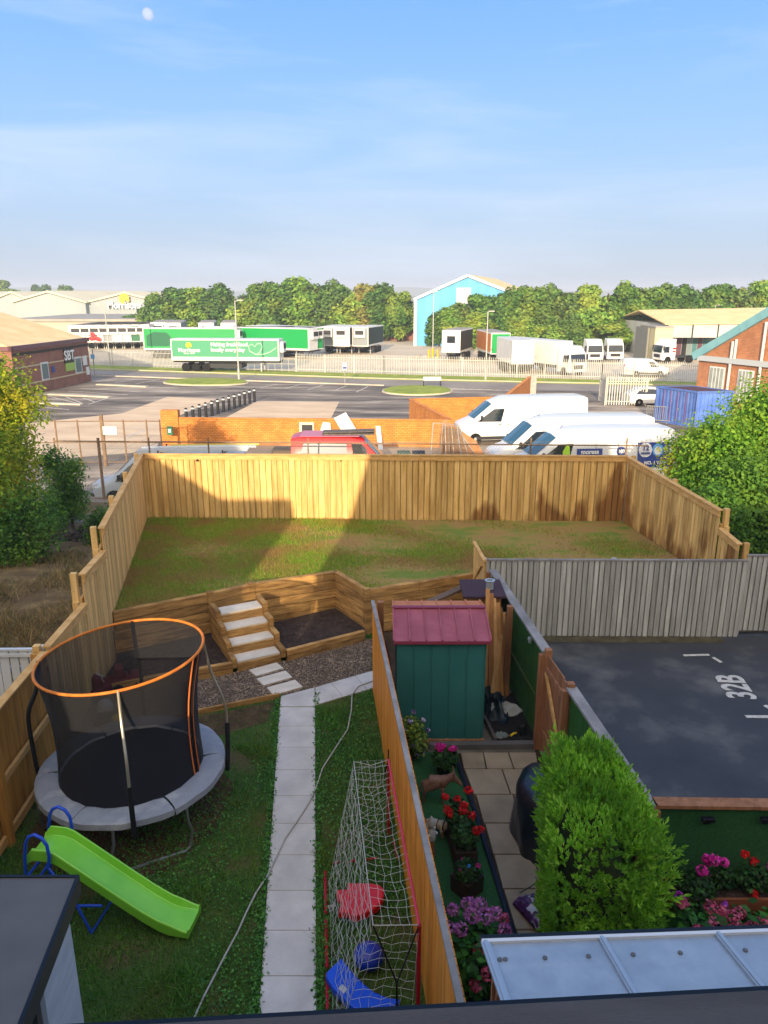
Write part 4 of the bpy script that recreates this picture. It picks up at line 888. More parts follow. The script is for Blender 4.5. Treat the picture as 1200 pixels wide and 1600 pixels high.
# ======================= THE NEXT GARDEN (right of the stained fence) =======================
SHG = grooved('shed_green', '245A5A', '306A6A', ax=0, freq=.0001, depth=.0, rough=.45)
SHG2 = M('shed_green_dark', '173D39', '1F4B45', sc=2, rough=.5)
PNKR = M('faded_red_roof', '86434C', '9C5560', c3='8F4A55', sc=2, rough=.55, det=8); ORR = M('rust_orange_roof', 'B2673F', 'C07A50', sc=3, rough=.6)
MAR = M('maroon_trim', '7C3246', rough=.5)
sw0, sw1 = .20, 1.60; sf, sb = 10.72, 12.1
sh = thing('metal_shed', 'small green metal shed with faded red and orange roof', 'shed', ((sw0 + sw1) / 2, sf, 0))
for nm, a, b in (('front_wall', (sw0, sf), (sw1, sf)), ('left_wall', (sw0, sb), (sw0, sf)), ('right_wall', (sw1, sf), (sw1, sb)), ('back_wall', (sw1, sb), (sw0, sb))):
    p = Vector((a[0], a[1], 0)); q = Vector((b[0], b[1], 0)); d = (q - p); Ln = d.length; d.normalize(); s = Vector((d.y, -d.x, 0)); mb = MB(); n_ = int(Ln / .235); st_ = Ln / n_
    prof_ = []
    for i in range(n_): x = i * st_; prof_ += [(x, 0), (x + st_ * .84, 0), (x + st_ * .89, -.014), (x + st_ * .95, -.014)]
    prof_.append((Ln, 0)); zb_ = .04; zt_ = 1.79
    V = [];
    for x, o_ in prof_: e = p + d * x + s * o_; V += [(e.x, e.y, zb_), (e.x, e.y, zt_)]
    F = [(2 * i, 2 * i + 2, 2 * i + 3, 2 * i + 1) for i in range(len(prof_) - 1)]
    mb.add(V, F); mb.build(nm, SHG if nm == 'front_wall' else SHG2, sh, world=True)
ry = 11.5; rz_ = 2.0
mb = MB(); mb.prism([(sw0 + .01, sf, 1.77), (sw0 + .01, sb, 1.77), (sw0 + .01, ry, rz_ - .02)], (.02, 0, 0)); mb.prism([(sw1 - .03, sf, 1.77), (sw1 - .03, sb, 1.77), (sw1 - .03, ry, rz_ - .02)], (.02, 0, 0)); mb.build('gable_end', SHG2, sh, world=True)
def slope(nm, mt, ya, za, yb, zb):
    mb = MB(); x0, x1 = sw0 - .05, sw1 + .06; mb.prism([(x0, ya, za), (x1, ya, za), (x1, yb, zb), (x0, yb, zb)], (0, 0, .015)); o = mb.build(nm, mt, sh, world=True)
    m2 = MB()
    for k in range(7): x = x0 + (x1 - x0) * k / 6; m2.beam((x, ya, za + .022), (x, yb, zb + .022), .022, .03)
    m2.build('roof_rib', mt, o).location = -Vector(sh.location)
slope('roof_front', PNKR, sf - .06, 1.81, ry, rz_); slope('roof_back', ORR, ry, rz_ - .004, sb + .1, 1.83)
mb = MB(); mb.beam((sw0 - .06, ry, rz_ + .03), (sw1 + .07, ry, rz_ + .03), .09, .02); mb.beam((sw0 - .05, sf - .065, 1.80), (sw1 + .06, sf - .065, 1.80), .03, .05); mb.build('roof_trim', MAR, sh, world=True)
mb = MB(); mb.beam((sw0 - .03, sf - .01, .03), (sw1 + .02, sf - .01, .03), .05, .06); mb.build('base_rail', BROWNW, sh, world=True)
# rusty sheet left of shed
mb = MB(); mb.box(.06, 11.1, 0, .03, .55, 1.5, rz=.1); tag(mb.build('rusty_sheet', M('rusty_brown', '4A2A20', '5A382A', sc=3, rough=.8)), 'brown rusty panel standing between the stained fence and the shed', 'panel')
# wooden store with dark roof and tin
stx, sty = 1.82, 13.05
t = thing('wooden_store', 'timber garden store with dark purple roof behind the shed', 'garden store', (stx, sty, 0)); PINE = M('pine_board', 'A9743F', 'C48E55', sc=1.3, st=(1, 1, 8), isl=.1, rough=.75)
mb = MB(); rg = random.Random(5)
for k in range(14): mb.box(stx, sty - .3, .02 + k * .12, .62, .022, .112)
mb.build('front_board', PINE, t, world=True)
mb = MB(); mb.box(stx, sty + .02, 0, .58, .6, 1.68); mb.build('carcass', BROWNW, t, world=True)
mb = MB(); mb.box(stx, sty, 1.70, .78, .85, .05); mb.build('roof', M('purple_felt', '3C2A33', rough=.8), t, world=True, bevel=.01)
mb = MB(); mb.lathe([(.0, 0), (.03, 0), (.03, .012), (0, .012)], stx + .05, sty - .325, 1.25, 12, 'y'); mb.build('hole', BLKT, t, world=True)
mb = MB(); mb.lathe([(.075, 0), (.075, .02), (.072, .02), (.072, .15), (.095, .152), (.095, .165), (.06, .165), (.06, .1), (0, .1)], stx + .13, sty - .05, 1.752, 20); tag(mb.build('tin_can', M('galvanised_tin', 'B9BCBE', rough=.3, metal=.6), smooth=True), 'round metal tin standing on the purple store roof', 'tin')
mb = MB(); a = Vector((.2, 14.0, .95)); mb.beam((.25, 12.75, 1.30), (1.5, 13.25, 1.68), .16, .05); tag(mb.build('roof_board', M('grey_plank', '5A4A40', '6B5A4E', sc=3, rough=.9)), 'dark plank leaning behind the shed roof against the store', 'plank')
# leaning planks
rg = random.Random(8); spots = [(776, 1055, 788, 968), (784, 1060, 793, 950), (789, 1064, 799, 945), (800, 1085, 779, 935), (771, 1050, 783, 948), (792, 1030, 786, 925), (781, 1040, 774, 985)]
lbl = ['pale leaning plank nearest the shed roof corner', 'thin leaning plank second from the shed', 'light leaning plank standing in the middle of the bundle', 'wide brown leaning post at the gate side of the bundle', 'short leaning plank half hidden by the shed', 'dark leaning plank at the back of the bundle', 'shortest leaning plank beside the timber store']
for i, (x0, y0, x1, y1) in enumerate(spots):
    f = W(x0, y0 + 45, .02); f = Vector((1.83 + .075 * (i % 5) + .02 * i, 12.15 - .05 * (i % 3), .02)); tpz = 1.9 - .09 * i; tp_ = Vector((1.86 + .06 * i, 12.62, tpz))
    mb = MB(); mb.beam(f, tp_, .07 + .02 * (i % 2), .04 + .02 * (i % 2), up=(0, 1, 0)); tag(mb.build('leaning_plank', M('plank_%d' % (i % 3), ['B98A55', '9C6D40', 'C79D68'][i % 3], ['A87A48', '8A5D36', 'B58A58'][i % 3], sc=2, st=(8, 8, 1), rough=.8), bevel=.004), lbl[i], 'plank', 'planks leaning beside the shed')
mb = MB(); mb.box(2.2, 12.2, 0, .10, .10, 1.75); tag(mb.build('timber_post', BROWNW, bevel=.006), 'tall brown post between the leaning planks and the green mesh', 'post')
# wall lights on lined fence
for (px, py, z), l_ in (((796, 965, 1.35), 'small pale light fixed to the brown post beside the planks'), ((828, 1000, 1.55), 'small pale light clipped on the green lined fence near the gate')):
    c = W(px, py, z); mb = MB(); mb.box(c.x, c.y, c.z, .07, .09, .05, top=(.7, .7)); mb.box(c.x, c.y, c.z - .05, .05, .06, .05); tag(mb.build('fence_light', M('lamp_silver', '9FB0B4', rough=.3, metal=.4), bevel=.006), l_, 'light')
# crumpled cloths and bags: blob with folds
def cloth(name, label, cat, c, r, mt, seed=1, amp=.25, n=40):
    rg = np.random.default_rng(seed); V = []; F = []; ph = rg.uniform(0, 6.28, 8); fr = rg.integers(2, 9, 8)
    m_ = 14
    for i in range(m_ + 1):
        th = math.pi * .5 * i / m_
        for k in range(n):
            a = 2 * math.pi * k / n; w_ = sum(math.sin(fr[q] * a + ph[q] + th * (q - 3)) for q in range(8)) / 8
            q = 1 + amp * w_ * math.sin(th + .3); V.append((c[0] + r[0] * math.sin(th) * q * math.cos(a), c[1] + r[1] * math.sin(th) * q * math.sin(a), c[2] + r[2] * math.cos(th) * (.8 + amp * 1.2 * math.sin(4 * a + 7 * th + ph[0]) * math.sin(th * 2) + amp * w_)))
    for i in range(m_):
        for k in range(n): F.append((i * n + k, i * n + (k + 1) % n, (i + 1) * n + (k + 1) % n, (i + 1) * n + k)[::-1])
    return tag(MB().add(V, F).build(name, mt, smooth=True), label, cat)
TARP = M('dark_tarp', '101D26', '182A33', sc=4, rough=.45, bump=.6, bsc=9)
cloth('tarpaulin', 'crumpled dark blue green tarpaulin heaped at the foot of the leaning planks', 'tarpaulin', (1.86, 11.7, 0), (.30, .50, .26), TARP, 2, .5)
cloth('white_cloth', 'crumpled white cloth lying on the dark soil beside the shed', 'cloth', W(786, 1110, .06)[:], (.34, .17, .12), M('pale_cloth', 'A8ABAA', rough=.9), 3, .35)
t = thing('soil_tray', 'black soil bed with timber edge beside the shed', 'planter', (2.0, 10.9, 0))
q = [W(758, 1120), W(800, 1085), W(838, 1160), W(778, 1160)]
mb = MB(); mb.prism([p + Vector((0, 0, 0)) for p in [q[3], q[2], q[1], q[0]]], (0, 0, .05)); mb.build('black_soil', M('black_soil', '131214', '23201F', sc=14, rough=1, bump=1.2, bsc=30), t, world=True)
mb = MB(); mb.beam(W(752, 1116) + Vector((0, 0, .05)), W(774, 1162) + Vector((0, 0, .05)), .05, .1); mb.build('edge_board', M('grey_board', '4E4A48', rough=.9), t, world=True)
mb = MB(); mb.beam(W(672, 1170) + Vector((0, 0, .05)), W(838, 1168) + Vector((0, 0, .05)), .11, .1); tag(mb.build('sleeper_edge', M('grey_sleeper', '4B4B4D', '5C5A5A', sc=3, rough=.9)), 'long grey sleeper laid across the ground in front of the shed', 'sleeper')
cloth('garden_rag', 'small grey rag on the soil next to the yellow spray gun', 'cloth', W(783, 1150, .05)[:], (.11, .07, .07), M('grey_rag', '6E7A7C', rough=.9), 5, .3)
t = thing('spray_gun', 'small yellow hose spray gun on the black soil', 'spray gun', W(801, 1150, .08)[:], .6)
mb = MB(); mb.tube([(-.05, 0, .02), (.02, 0, .04), (.08, 0, .03)], .02, 8, r2=.012); mb.build('barrel', TOYY, t, smooth=True); mb = MB(); mb.tube([(-.03, 0, .02), (-.04, -.07, 0)], .014, 8); mb.build('grip', TOYK, t, smooth=True)
mb = MB(); mb.lathe([(.045, 0), (.05, .02), (.05, .16), (.03, .18), (0, .18)], W(815, 1152).x, W(815, 1152).y, .05, 14); tag(mb.build('plant_pot', BLKT, smooth=True), 'small black pot standing at the corner of the soil bed by the gate', 'pot')
mb = MB(); mb.tube([W(709, 1172, .05), W(745, 1275, .05), W(800, 1452, .05), W(815, 1500, .05)], .035, 8); tag(mb.build('lawn_edging', M('navy_edging', '121A2C', rough=.6)), 'dark rounded edging between the artificial grass and the patio', 'edging')
# ---------------- statues ----------------
def skin_body(name, nodes, edges, mat, parent=None, lvl=2, loc=(0, 0, 0)):
    """nodes: list of (x,y,z,r[,r2]); one continuous surface grown by the skin modifier"""
    me = bpy.data.meshes.new(name); me.from_pydata([n_[:3] for n_ in nodes], edges, []); o = link(bpy.data.objects.new(name, me)); me.materials.append(mat)
    m_ = o.modifiers.new('skin', 'SKIN'); m_.use_smooth_shade = True
    for i, n_ in enumerate(nodes): me.skin_vertices[0].data[i].radius = (n_[3], n_[4] if len(n_) > 4 else n_[3])
    me.skin_vertices[0].data[0].use_root = True
    s_ = o.modifiers.new('sub', 'SUBSURF'); s_.levels = lvl; s_.render_levels = lvl
    if parent: o.parent = parent
    o.location = loc
    return o
BRZ = M('bronze_resin', '5E4238', '7A5A48', sc=7, rough=.55, bump=.3, bsc=30, isl=0)
c = W(678, 1252); t = thing('donkey_statue', 'brown resin donkey foal statue with lowered head beside the red geraniums', 'statue', c[:], R(-4)); t.scale = (.72, .95, .9)
skin_body('body', [(0, 0, .36, .10, .11), (.12, 0, .37, .095, .10), (-.13, 0, .37, .10, .10), (.2, 0, .37, .075), (.27, 0, .44, .055), (.36, 0, .47, .05), (.43, 0, .42, .05), (.52, 0, .34, .032), (.55, 0, .31, .026),
    (.15, .07, .26, .04), (.16, .07, .14, .024), (.16, .07, .02, .026), (.15, -.07, .26, .04), (.19, -.07, .14, .024), (.17, -.07, .02, .026), (-.17, .07, .26, .048), (-.2, .07, .14, .025), (-.18, .07, .02, .026), (-.17, -.07, .26, .048), (-.21, -.07, .14, .025), (-.19, -.07, .02, .026),
    (-.23, 0, .36, .02), (-.27, 0, .24, .014), (-.27, 0, .16, .02), (.38, .045, .54, .014, .02), (.36, .07, .61, .008, .014), (.38, -.045, .54, .014, .02), (.36, -.07, .61, .008, .014)],
    [(0, 1), (0, 2), (1, 3), (3, 4), (4, 5), (5, 6), (6, 7), (7, 8), (3, 9), (9, 10), (10, 11), (3, 12), (12, 13), (13, 14), (2, 15), (15, 16), (16, 17), (2, 18), (18, 19), (19, 20), (2, 21), (21, 22), (22, 23), (5, 24), (24, 25), (5, 26), (26, 27)], BRZ, t)
DOGM = M('cream_brindle', 'B5AA94', '5C4634', c3='A89B84', sc=5, rough=.5, lo=.42, hi=.62)
c = W(680, 1302); t = thing('bulldog_statue', 'cream and brown bulldog statue with dark collar, second ornament from the shed', 'statue', c[:], R(-22)); t.scale = (.78, .78, .78)
skin_body('body', [(0, 0, .20, .085, .08), (.12, 0, .21, .10, .095), (-.12, 0, .20, .085, .08), (.2, 0, .23, .07), (.27, 0, .25, .082, .08), (.33, 0, .23, .055, .06), (.37, 0, .21, .04, .05),
    (.15, .09, .12, .035), (.16, .10, .02, .034), (.15, -.09, .12, .035), (.16, -.10, .02, .034), (-.14, .08, .12, .036), (-.15, .08, .02, .03), (-.14, -.08, .12, .036), (-.15, -.08, .02, .03), (.27, .06, .32, .016), (.26, .075, .35, .010), (.27, -.06, .32, .016), (.26, -.075, .35, .010), (-.2, 0, .24, .014)],
    [(0, 1), (0, 2), (1, 3), (3, 4), (4, 5), (5, 6), (1, 7), (7, 8), (1, 9), (9, 10), (2, 11), (11, 12), (2, 13), (13, 14), (4, 15), (15, 16), (4, 17), (17, 18), (2, 19)], DOGM, t)
mb = MB(); mb.tube([(.17 + .012 * math.cos(a), .10 * math.cos(a), .22 + .095 * math.sin(a)) for a in np.linspace(0, 6.28, 20, endpoint=False)], .010, 6, closed=True); mb.tube([(.05, .095 * math.cos(a), .21 + .09 * math.sin(a)) for a in np.linspace(0, 6.28, 20, endpoint=False)], .007, 6, closed=True); mb.build('harness', BLKT, t)
mb = MB(); mb.blob((.40, 0, .225), (.016, .022, .014), 8, 6); mb.blob((.352, .035, .27), .009, 8, 6); mb.blob((.352, -.035, .27), .009, 8, 6); mb.build('nose_and_eyes', BLKT, t)
c = W(673, 1338); t = thing('gnome_statue', 'small white garden figure standing on a brown stump by the stained fence', 'statue', c[:], R(-60))
mb = MB(); mb.lathe([(.055, 0), (.06, .02), (.05, .16), (.045, .26), (0, .26)], 0, 0, 0, 12); mb.build('stump', BROWNW, t, smooth=True)
WS = M('white_resin', 'B8B8B6', '9A9896', sc=9, rough=.6)
mb = MB(); mb.lathe([(.03, .26), (.06, .27), (.065, .32), (.05, .40), (.03, .43), (.025, .44), (.042, .47), (.045, .50), (.032, .54), (0, .55)], 0, 0, 0, 14); mb.blob((.045, .02, .46), .016, 8, 6); mb.blob((.03, .055, .36), (.03, .02, .02), 8, 6); mb.blob((.03, -.055, .36), (.03, .02, .02), 8, 6); mb.build('figure', WS, t, smooth=True)
mb = MB(); mb.lathe([(.048, .50), (.035, .56), (.0, .62)], -.005, 0, 0, 12); mb.build('cap', WS, t, smooth=True)
# ---------------- potted plants ----------------
LEAFG = leafmat('pot_leaf', ['16300F', '234515', '2F571D', '1B3A12'], transl=.25); LEAFY = leafmat('lime_leaf', ['4E6A1E', '6A8428', '3C5A1A', '80923A'], transl=.3); LEAFH = leafmat('hydrangea_leaf', ['1F4A18', '2E6422', '3F7A2A', '275518'], transl=.25)
PETR = leafmat('red_petal', ['B80F12', 'D11A16', '9C0A10'], transl=.15); PETP = leafmat('pink_petal', ['C61F8A', 'D93AA0', 'B0167A'], transl=.2); PETM = leafmat('mauve_petal', ['9A5AA8', 'B06AA8', 'A85A90', 'C080B8'], transl=.2)
PETW = leafmat('white_petal', ['B8B4C8', '9E98B8', '55407A'], transl=.2); PETV = leafmat('purple_petal', ['8A3AB0', 'A83AA8', '7030A0'], transl=.2); PETC = leafmat('coral_petal', ['B8486A', 'C85A78', 'A03A5C', 'B0607A'], transl=.2)
def foliage(parent, blobs, n, size, mat, seed, asp=.6, name='foliage', up=.6, inner=.3):
    rg = np.random.default_rng(seed); P, d = shell(blobs, n, rg, inner); P[:, 2] = np.maximum(P[:, 2], .01); V, F = leaves(P, size, rg, asp=asp, up=up, out_=d); return obj_np(name, V, F, mat, parent)
def flowers(parent, cs, r, mat, seed, n=60, size=.018, name='flower_head'):
    rg = np.random.default_rng(seed)
    for c in cs:
        rr = r * rg.uniform(.8, 1.15); P, d = shell([(c, (rr, rr, rr * .8))], n, rg, .8, .05); V, F = leaves(P, size, rg, asp=.85, up=.2, out_=d); obj_np(name, V, F, mat, parent)
POT = M('brown_planter', '2F231E', '3A2B24', sc=3, rough=.6); BPOT = M('black_pot', '121214', rough=.5)
def trough(parent, lx_, ly_, h, mt, rz=0):
    mb = MB(); t_ = .02
    for a, b, sx, sy in ((0, -ly_ / 2, lx_, t_), (0, ly_ / 2, lx_, t_), (-lx_ / 2, 0, t_, ly_ - t_), (lx_ / 2, 0, t_, ly_ - t_)): mb.box(a, b, 0, sx, sy, h, top=(1.06, 1.06))
    mb.box(0, 0, .01, lx_ - .03, ly_ - .03, .02); mb.build('planter', mt, parent, bevel=.005); mb = MB(); mb.box(0, 0, .03, lx_ - .03, ly_ - .03, h - .06); mb.build('compost', BED, parent)
t = thing('geranium_trough', 'brown trough of bright red geraniums beside the donkey statue', 'flower trough', (1.0, 8.25, 0), R(5)); trough(t, .27, .75, .28, POT)
foliage(t, [((0, .1, .42), (.17, .36, .16)), ((.02, -.2, .40), (.17, .2, .14))], 1500, .03, LEAFG, 1, .8)
flowers(t, [(-.16, .30, .60), (.16, .38, .62), (-.13, .08, .50), (-.02, .22, .62), (.02, .03, .58), (.13, -.02, .54), (.2, -.25, .50), (.14, -.28, .52), (.05, .12, .60), (-.16, .16, .52)], .055, PETR, 2)
t = thing('pansy_pot', 'tall pot of white and purple pansies with lime foliage against the shed', 'potted plant', tuple(W(640, 1185)[:])); mb = MB(); mb.lathe([(.1, 0), (.13, .3), (.14, .32), (.12, .32), (.11, .28), (0, .28)], 0, 0, 0, 18); mb.build('pot', BPOT, t, smooth=True)
foliage(t, [((0, 0, .5), (.24, .22, .22)), ((.12, -.1, .35), (.16, .15, .25))], 1700, .028, LEAFY, 3, .6); flowers(t, [(.0, -.1, .72), (.2, .05, .66), (-.1, -.15, .6), (.28, 0, .5), (.05, .15, .74), (-.15, 0, .7), (.14, -.18, .3), (.1, -.2, .2), (.2, -.16, .22), (.06, -.22, .38)], .035, PETW, 4, 22, .022)
t = thing('pink_geranium', 'black pot of magenta geraniums between the pansies and the donkey statue', 'potted plant', tuple(W(694, 1212)[:])); mb = MB(); mb.lathe([(.09, 0), (.13, .2), (.14, .22), (.12, .22), (.11, .18), (0, .18)], 0, 0, 0, 18); mb.build('pot', BPOT, t, smooth=True)
foliage(t, [((0, 0, .3), (.2, .2, .13))], 800, .032, LEAFG, 5, .8); flowers(t, [(-.07, 0, .46), (-.02, .06, .47), (.1, 0, .46), (.14, .03, .45), (-.1, .08, .46)], .05, PETP, 6)
t = thing('square_planter', 'dark square planter with small pink and blue flowers, standing corner on', 'potted plant', tuple(W(729, 1392)[:]), R(42)); trough(t, .27, .27, .24, POT)
foliage(t, [((0, 0, .3), (.17, .17, .13))], 900, .024, LEAFG, 7, .6); flowers(t, [(-.1, .02, .36), (.1, -.08, .36), (.02, .1, .38)], .03, PETP, 8, 25, .014); flowers(t, [(-.03, -.05, .42)], .025, leafmat('blue_petal', ['2A7AC8', '3A8AD8'], transl=.1), 9, 20, .013)
t = thing('hydrangea_bush', 'mauve and pink hydrangea by the lower end of the stained fence', 'shrub', tuple(W(735, 1548)[:]))
foliage(t, [((0, 0, .45), (.42, .36, .38)), ((-.05, .35, .35), (.3, .2, .25))], 1300, .055, LEAFH, 10, .62)
hd = [(-.18, .25, .80), (-.02, .28, .84), (.12, .32, .80), (.26, .22, .78), (.0, .12, .85), (-.26, .08, .74), (-.12, .0, .80), (.16, .14, .82), (.34, .08, .70), (-.34, -.05, .55), (-.3, .22, .66), (.05, -.12, .66), (.12, -.3, .55), (.0, -.34, .45), (.3, -.1, .6), (-.38, .1, .5), (.36, .28, .66)]
flowers(t, hd[:11], .085, PETM, 11, 110, .016); flowers(t, hd[11:], .08, PETC, 12, 100, .016)
for k, (px, py) in enumerate(((712, 1430), (748, 1435))):
    pass
t = thing('leafy_plant', 'bright green leafy perennial behind the mauve hydrangea', 'plant', tuple(W(722, 1452)[:])); foliage(t, [((-.12, 0, .16), (.2, .14, .14)), ((.2, .02, .12), (.12, .1, .12))], 420, .05, LEAFH, 13, .4)
PEB = M('dark_bark', '14161C', '24262E', sc=12, rough=.8, isl=.3, bump=1, bsc=50); sheet('bark_bed', wp([(680, 1450), (805, 1450), (840, 1640), (712, 1640)], 0), .016, PEB, kind='structure')
# barbecue under a black cover
BAG = M('black_cover', '0B0F18', '131A28', sc=3, rough=.32, bump=.8, bsc=6, spec=.6)
bq = W(838, 1330); V = []; F = []; n = 48; m_ = 16
for i in range(m_ + 1):
    t_ = i / m_; z = .98 * t_
    for k in range(n):
        a = 2 * math.pi * k / n; w_ = .05 * math.sin(9 * a + 1.3 * math.sin(3 * a)) * (1 - t_) + .03 * math.sin(5 * a + z * 6)
        r = (.33 + .05 * (1 - t_)) * (1 if t_ < .72 else math.sqrt(max(0, 1 - ((t_ - .72) / .28) ** 2))) * (1 + w_); V.append((bq.x + .10 + r * math.cos(a) * 1.0, bq.y + .25 + r * math.sin(a) * 1.55, z))
for i in range(m_):
    for k in range(n): F.append((i * n + k, i * n + (k + 1) % n, (i + 1) * n + (k + 1) % n, (i + 1) * n + k))
tag(MB().add(V, F).build('barbecue_cover', BAG, smooth=True), 'object under a glossy black cover standing between the patio and the conifer', 'covered barbecue')
# compost bag
t = thing('compost_bag', 'purple and white plastic compost bag leaning on the patio by the conifer', 'bag', tuple(W(838, 1436)[:]), R(18)); PUR = M('purple_plastic', '3A1F45', '4C2A58', sc=6, rough=.3, bump=.8, bsc=14); CLR = M('clear_plastic', '8E8A94', '6B6670', sc=5, rough=.2, bump=.8, bsc=14)
V = []; F = []; nx_, ny_ = 16, 22
for j in range(ny_ + 1):
    for i in range(nx_ + 1):
        a, b = i / nx_ - .5, j / ny_ - .5; th = .10 * (max(0, (1 - (2 * a) ** 4)) ** .5) * (max(0, 1 - (2 * b) ** 4)) ** .6; V.append((a * .34, b * .52, .06 + th + .012 * math.sin(23 * a + 17 * b) + .01 * math.sin(31 * b)))
for j in range(ny_):
    for i in range(nx_): a = j * (nx_ + 1) + i; F.append((a, a + 1, a + nx_ + 2, a + nx_ + 1))
b_ = len(V); V += [(x, y, .04 - (z - .06) * .3) for x, y, z in V]; F += [tuple(q + b_ for q in f[::-1]) for f in F]
MB().add(V, F).build('bag_body', PUR, t, smooth=True, loc=(0, 0, 0))
def patch(nm, mt, a0, a1, b0, b1, par, up=.004):
    V = []; F = []; n1, n2 = 8, 8
    for j in range(n2 + 1):
        for i in range(n1 + 1):
            a = a0 + (a1 - a0) * i / n1; b = b0 + (b1 - b0) * j / n2; th = .10 * (max(0, (1 - (2 * a) ** 4)) ** .5) * (max(0, 1 - (2 * b) ** 4)) ** .6; V.append((a * .34, b * .52, .06 + th + .012 * math.sin(23 * a + 17 * b) + .01 * math.sin(31 * b) + up))
    for j in range(n2):
        for i in range(n1): a = j * (n1 + 1) + i; F.append((a, a + 1, a + n1 + 2, a + n1 + 1))
    MB().add(V, F).build(nm, mt, par, smooth=True)
patch('white_stripe', M('bag_white', 'A8A6B4', rough=.3), -.08, .06, -.5, .48, t); patch('label_panel', MC['bag_white'], -.42, -.12, -.2, .02, t); patch('clear_end', CLR, -.5, .5, -.5, -.26, t, .008)
t.rotation_euler = (R(-8), R(5), R(22)); t.location.z = .03
mb = MB(); mb.tube([W(812, 1395, .1), W(830, 1385, .3), W(848, 1370, .4), W(856, 1345, .35)], .008, 6); tag(mb.build('garden_cane', M('cane_green', '2A3A30', rough=.5)), 'thin dark hooped cable above the compost bag', 'cable')
# ---------------- conifer ----------------
con = thing('golden_conifer', 'large clipped lime green conifer between the patio and the parking court', 'conifer', (2.19, 6.70, 0))
rg = np.random.default_rng(21); nt_ = 6200; per = 13
d = rg.normal(size=(nt_, 3)); d /= np.linalg.norm(d, axis=1, keepdims=True)
p_ = 7.0; sup = (np.abs(d) ** p_).sum(1) ** (-1 / p_); S = d * sup[:, None]                # superellipsoid: boxy
zz = (S[:, 2] + 1) / 2; hx = (.60 - .11 * (S[:, 1] + 1)) * (.74 + .28 * np.sin(np.clip(zz, 0, 1) * math.pi * .55)); hy = 1.02 * (.90 + .10 * zz); xc = .06 * (S[:, 1])
depth = rg.uniform(.80, 1.0, nt_); lump = 1 + .05 * np.sin(7 * S[:, 0] + 5 * zz * 2 + 2 * S[:, 1]) + .05 * np.sin(8 * S[:, 1] - 6 * zz) + .03 * rg.normal(size=nt_)
C = np.stack([xc + S[:, 0] * hx * lump * depth, S[:, 1] * hy * lump * depth, .08 + zz * 1.98 * np.where(zz > .9, .93 + .07 * lump + .03 * rg.random(nt_), 1)], 1)
nrm = np.stack([S[:, 0] ** 5, S[:, 1] ** 5, np.maximum(S[:, 2], 0) ** 7], 1); nrm /= np.linalg.norm(nrm, axis=1, keepdims=True) + 1e-6
ax_ = nrm * .8 + np.array([0, 0, .75]) + rg.normal(size=(nt_, 3)) * .22; ax_ /= np.linalg.norm(ax_, axis=1, keepdims=True)
tl = rg.uniform(.07, .17, nt_)
T_ = np.repeat(np.arange(nt_), per); n = len(T_); f_ = rg.uniform(0, 1, n)[:, None]
P = C[T_] + ax_[T_] * tl[T_][:, None] * (f_ - .2)
side = rg.normal(size=(n, 3)); side -= (side * ax_[T_]).sum(1, keepdims=True) * ax_[T_]; side /= np.linalg.norm(side, axis=1, keepdims=True) + 1e-9
upv = ax_[T_] * .95 + side * (1.05 - f_) * .75; upv /= np.linalg.norm(upv, axis=1, keepdims=True)
sdv = np.cross(upv, rg.normal(size=(n, 3))); sdv /= np.linalg.norm(sdv, axis=1, keepdims=True)
ln_ = (tl[T_][:, None] * (1.1 - f_ * .6)) * rg.uniform(.45, .7, (n, 1)); wd_ = ln_ * .17
V = np.stack([P, P + sdv * wd_ + upv * ln_ * .45, P + upv * ln_, P - sdv * wd_ + upv * ln_ * .45], 1).reshape(-1, 3)
RX, RY = .5, .9
CONM = leafmat('conifer_spray', ['7DB42A', '8EC636', 'A2D244', '6AA024', 'B2DC58', '86BC30'], transl=.45, patch='64982C', psc=2.2)
obj_np('foliage', V, np.arange(4 * n).reshape(n, 4), CONM, con)
inner = MB(); inner.blob((0, 0, 1.0), (RX * .62, RY * .78, .86), 16, 12); inner.build('twig_mass', M('conifer_wood', '1E2A10', '2A3216', sc=6, rough=1), con)
mb = MB(); mb.tube([(0, 0, 0), (0, 0, 1.2)], .05, 8); mb.build('trunk', BROWNW, con)
# ---------------- flower troughs on the right ----------------
REDW = M('red_brown_timber', '6B3A24', '7E4A2E', sc=2, st=(1, 1, 8), rough=.7)
ta = Vector((2.95, 6.4, 1.0)); tb = Vector((4.4, 6.4, 1.0))
t = thing('wooden_trough', 'long red brown timber trough planted with pink, purple and red flowers', 'flower trough', ((ta.x + tb.x) / 2, ta.y + .12, .45), 0)
Lh = (tb.x - ta.x); mb = MB()
for y in (-.16, .16):
    for k in range(2): mb.box(.0, y, .24 + k * .16, Lh, .03, .152)
for x in (-Lh / 2, Lh / 2): mb.box(x, 0, .24, .03, .29, .31)
mb.build('planter', REDW, t); mb = MB(); mb.box(0, 0, .26, Lh - .04, .27, .26); mb.build('compost', BED, t)
for x in (-Lh / 2 + .05, Lh / 2 - .05): mb = MB(); mb.box(x, 0, -.45, .06, .25, .69); mb.build('leg', REDW, t)
foliage(t, [((-.42, -.05, .62), (.22, .2, .14)), ((-.1, 0, .68), (.14, .12, .14)), ((.25, 0, .68), (.3, .15, .14)), ((-.5, -.22, .38), (.25, .12, .2))], 2400, .026, LEAFG, 31, .7)
flowers(t, [(-.30, .06, .86), (-.22, .02, .88), (-.34, -.02, .74), (-.12, .04, .83), (-.26, .08, .80), (-.38, -.04, .80)], .055, PETP, 32); flowers(t, [(.12, .1, .88), (.2, .06, .82), (.14, -.14, .6)], .04, PETR, 33); flowers(t, [(.36, .0, .8), (.45, .05, .84), (.5, -.05, .76)], .05, PETP, 39)
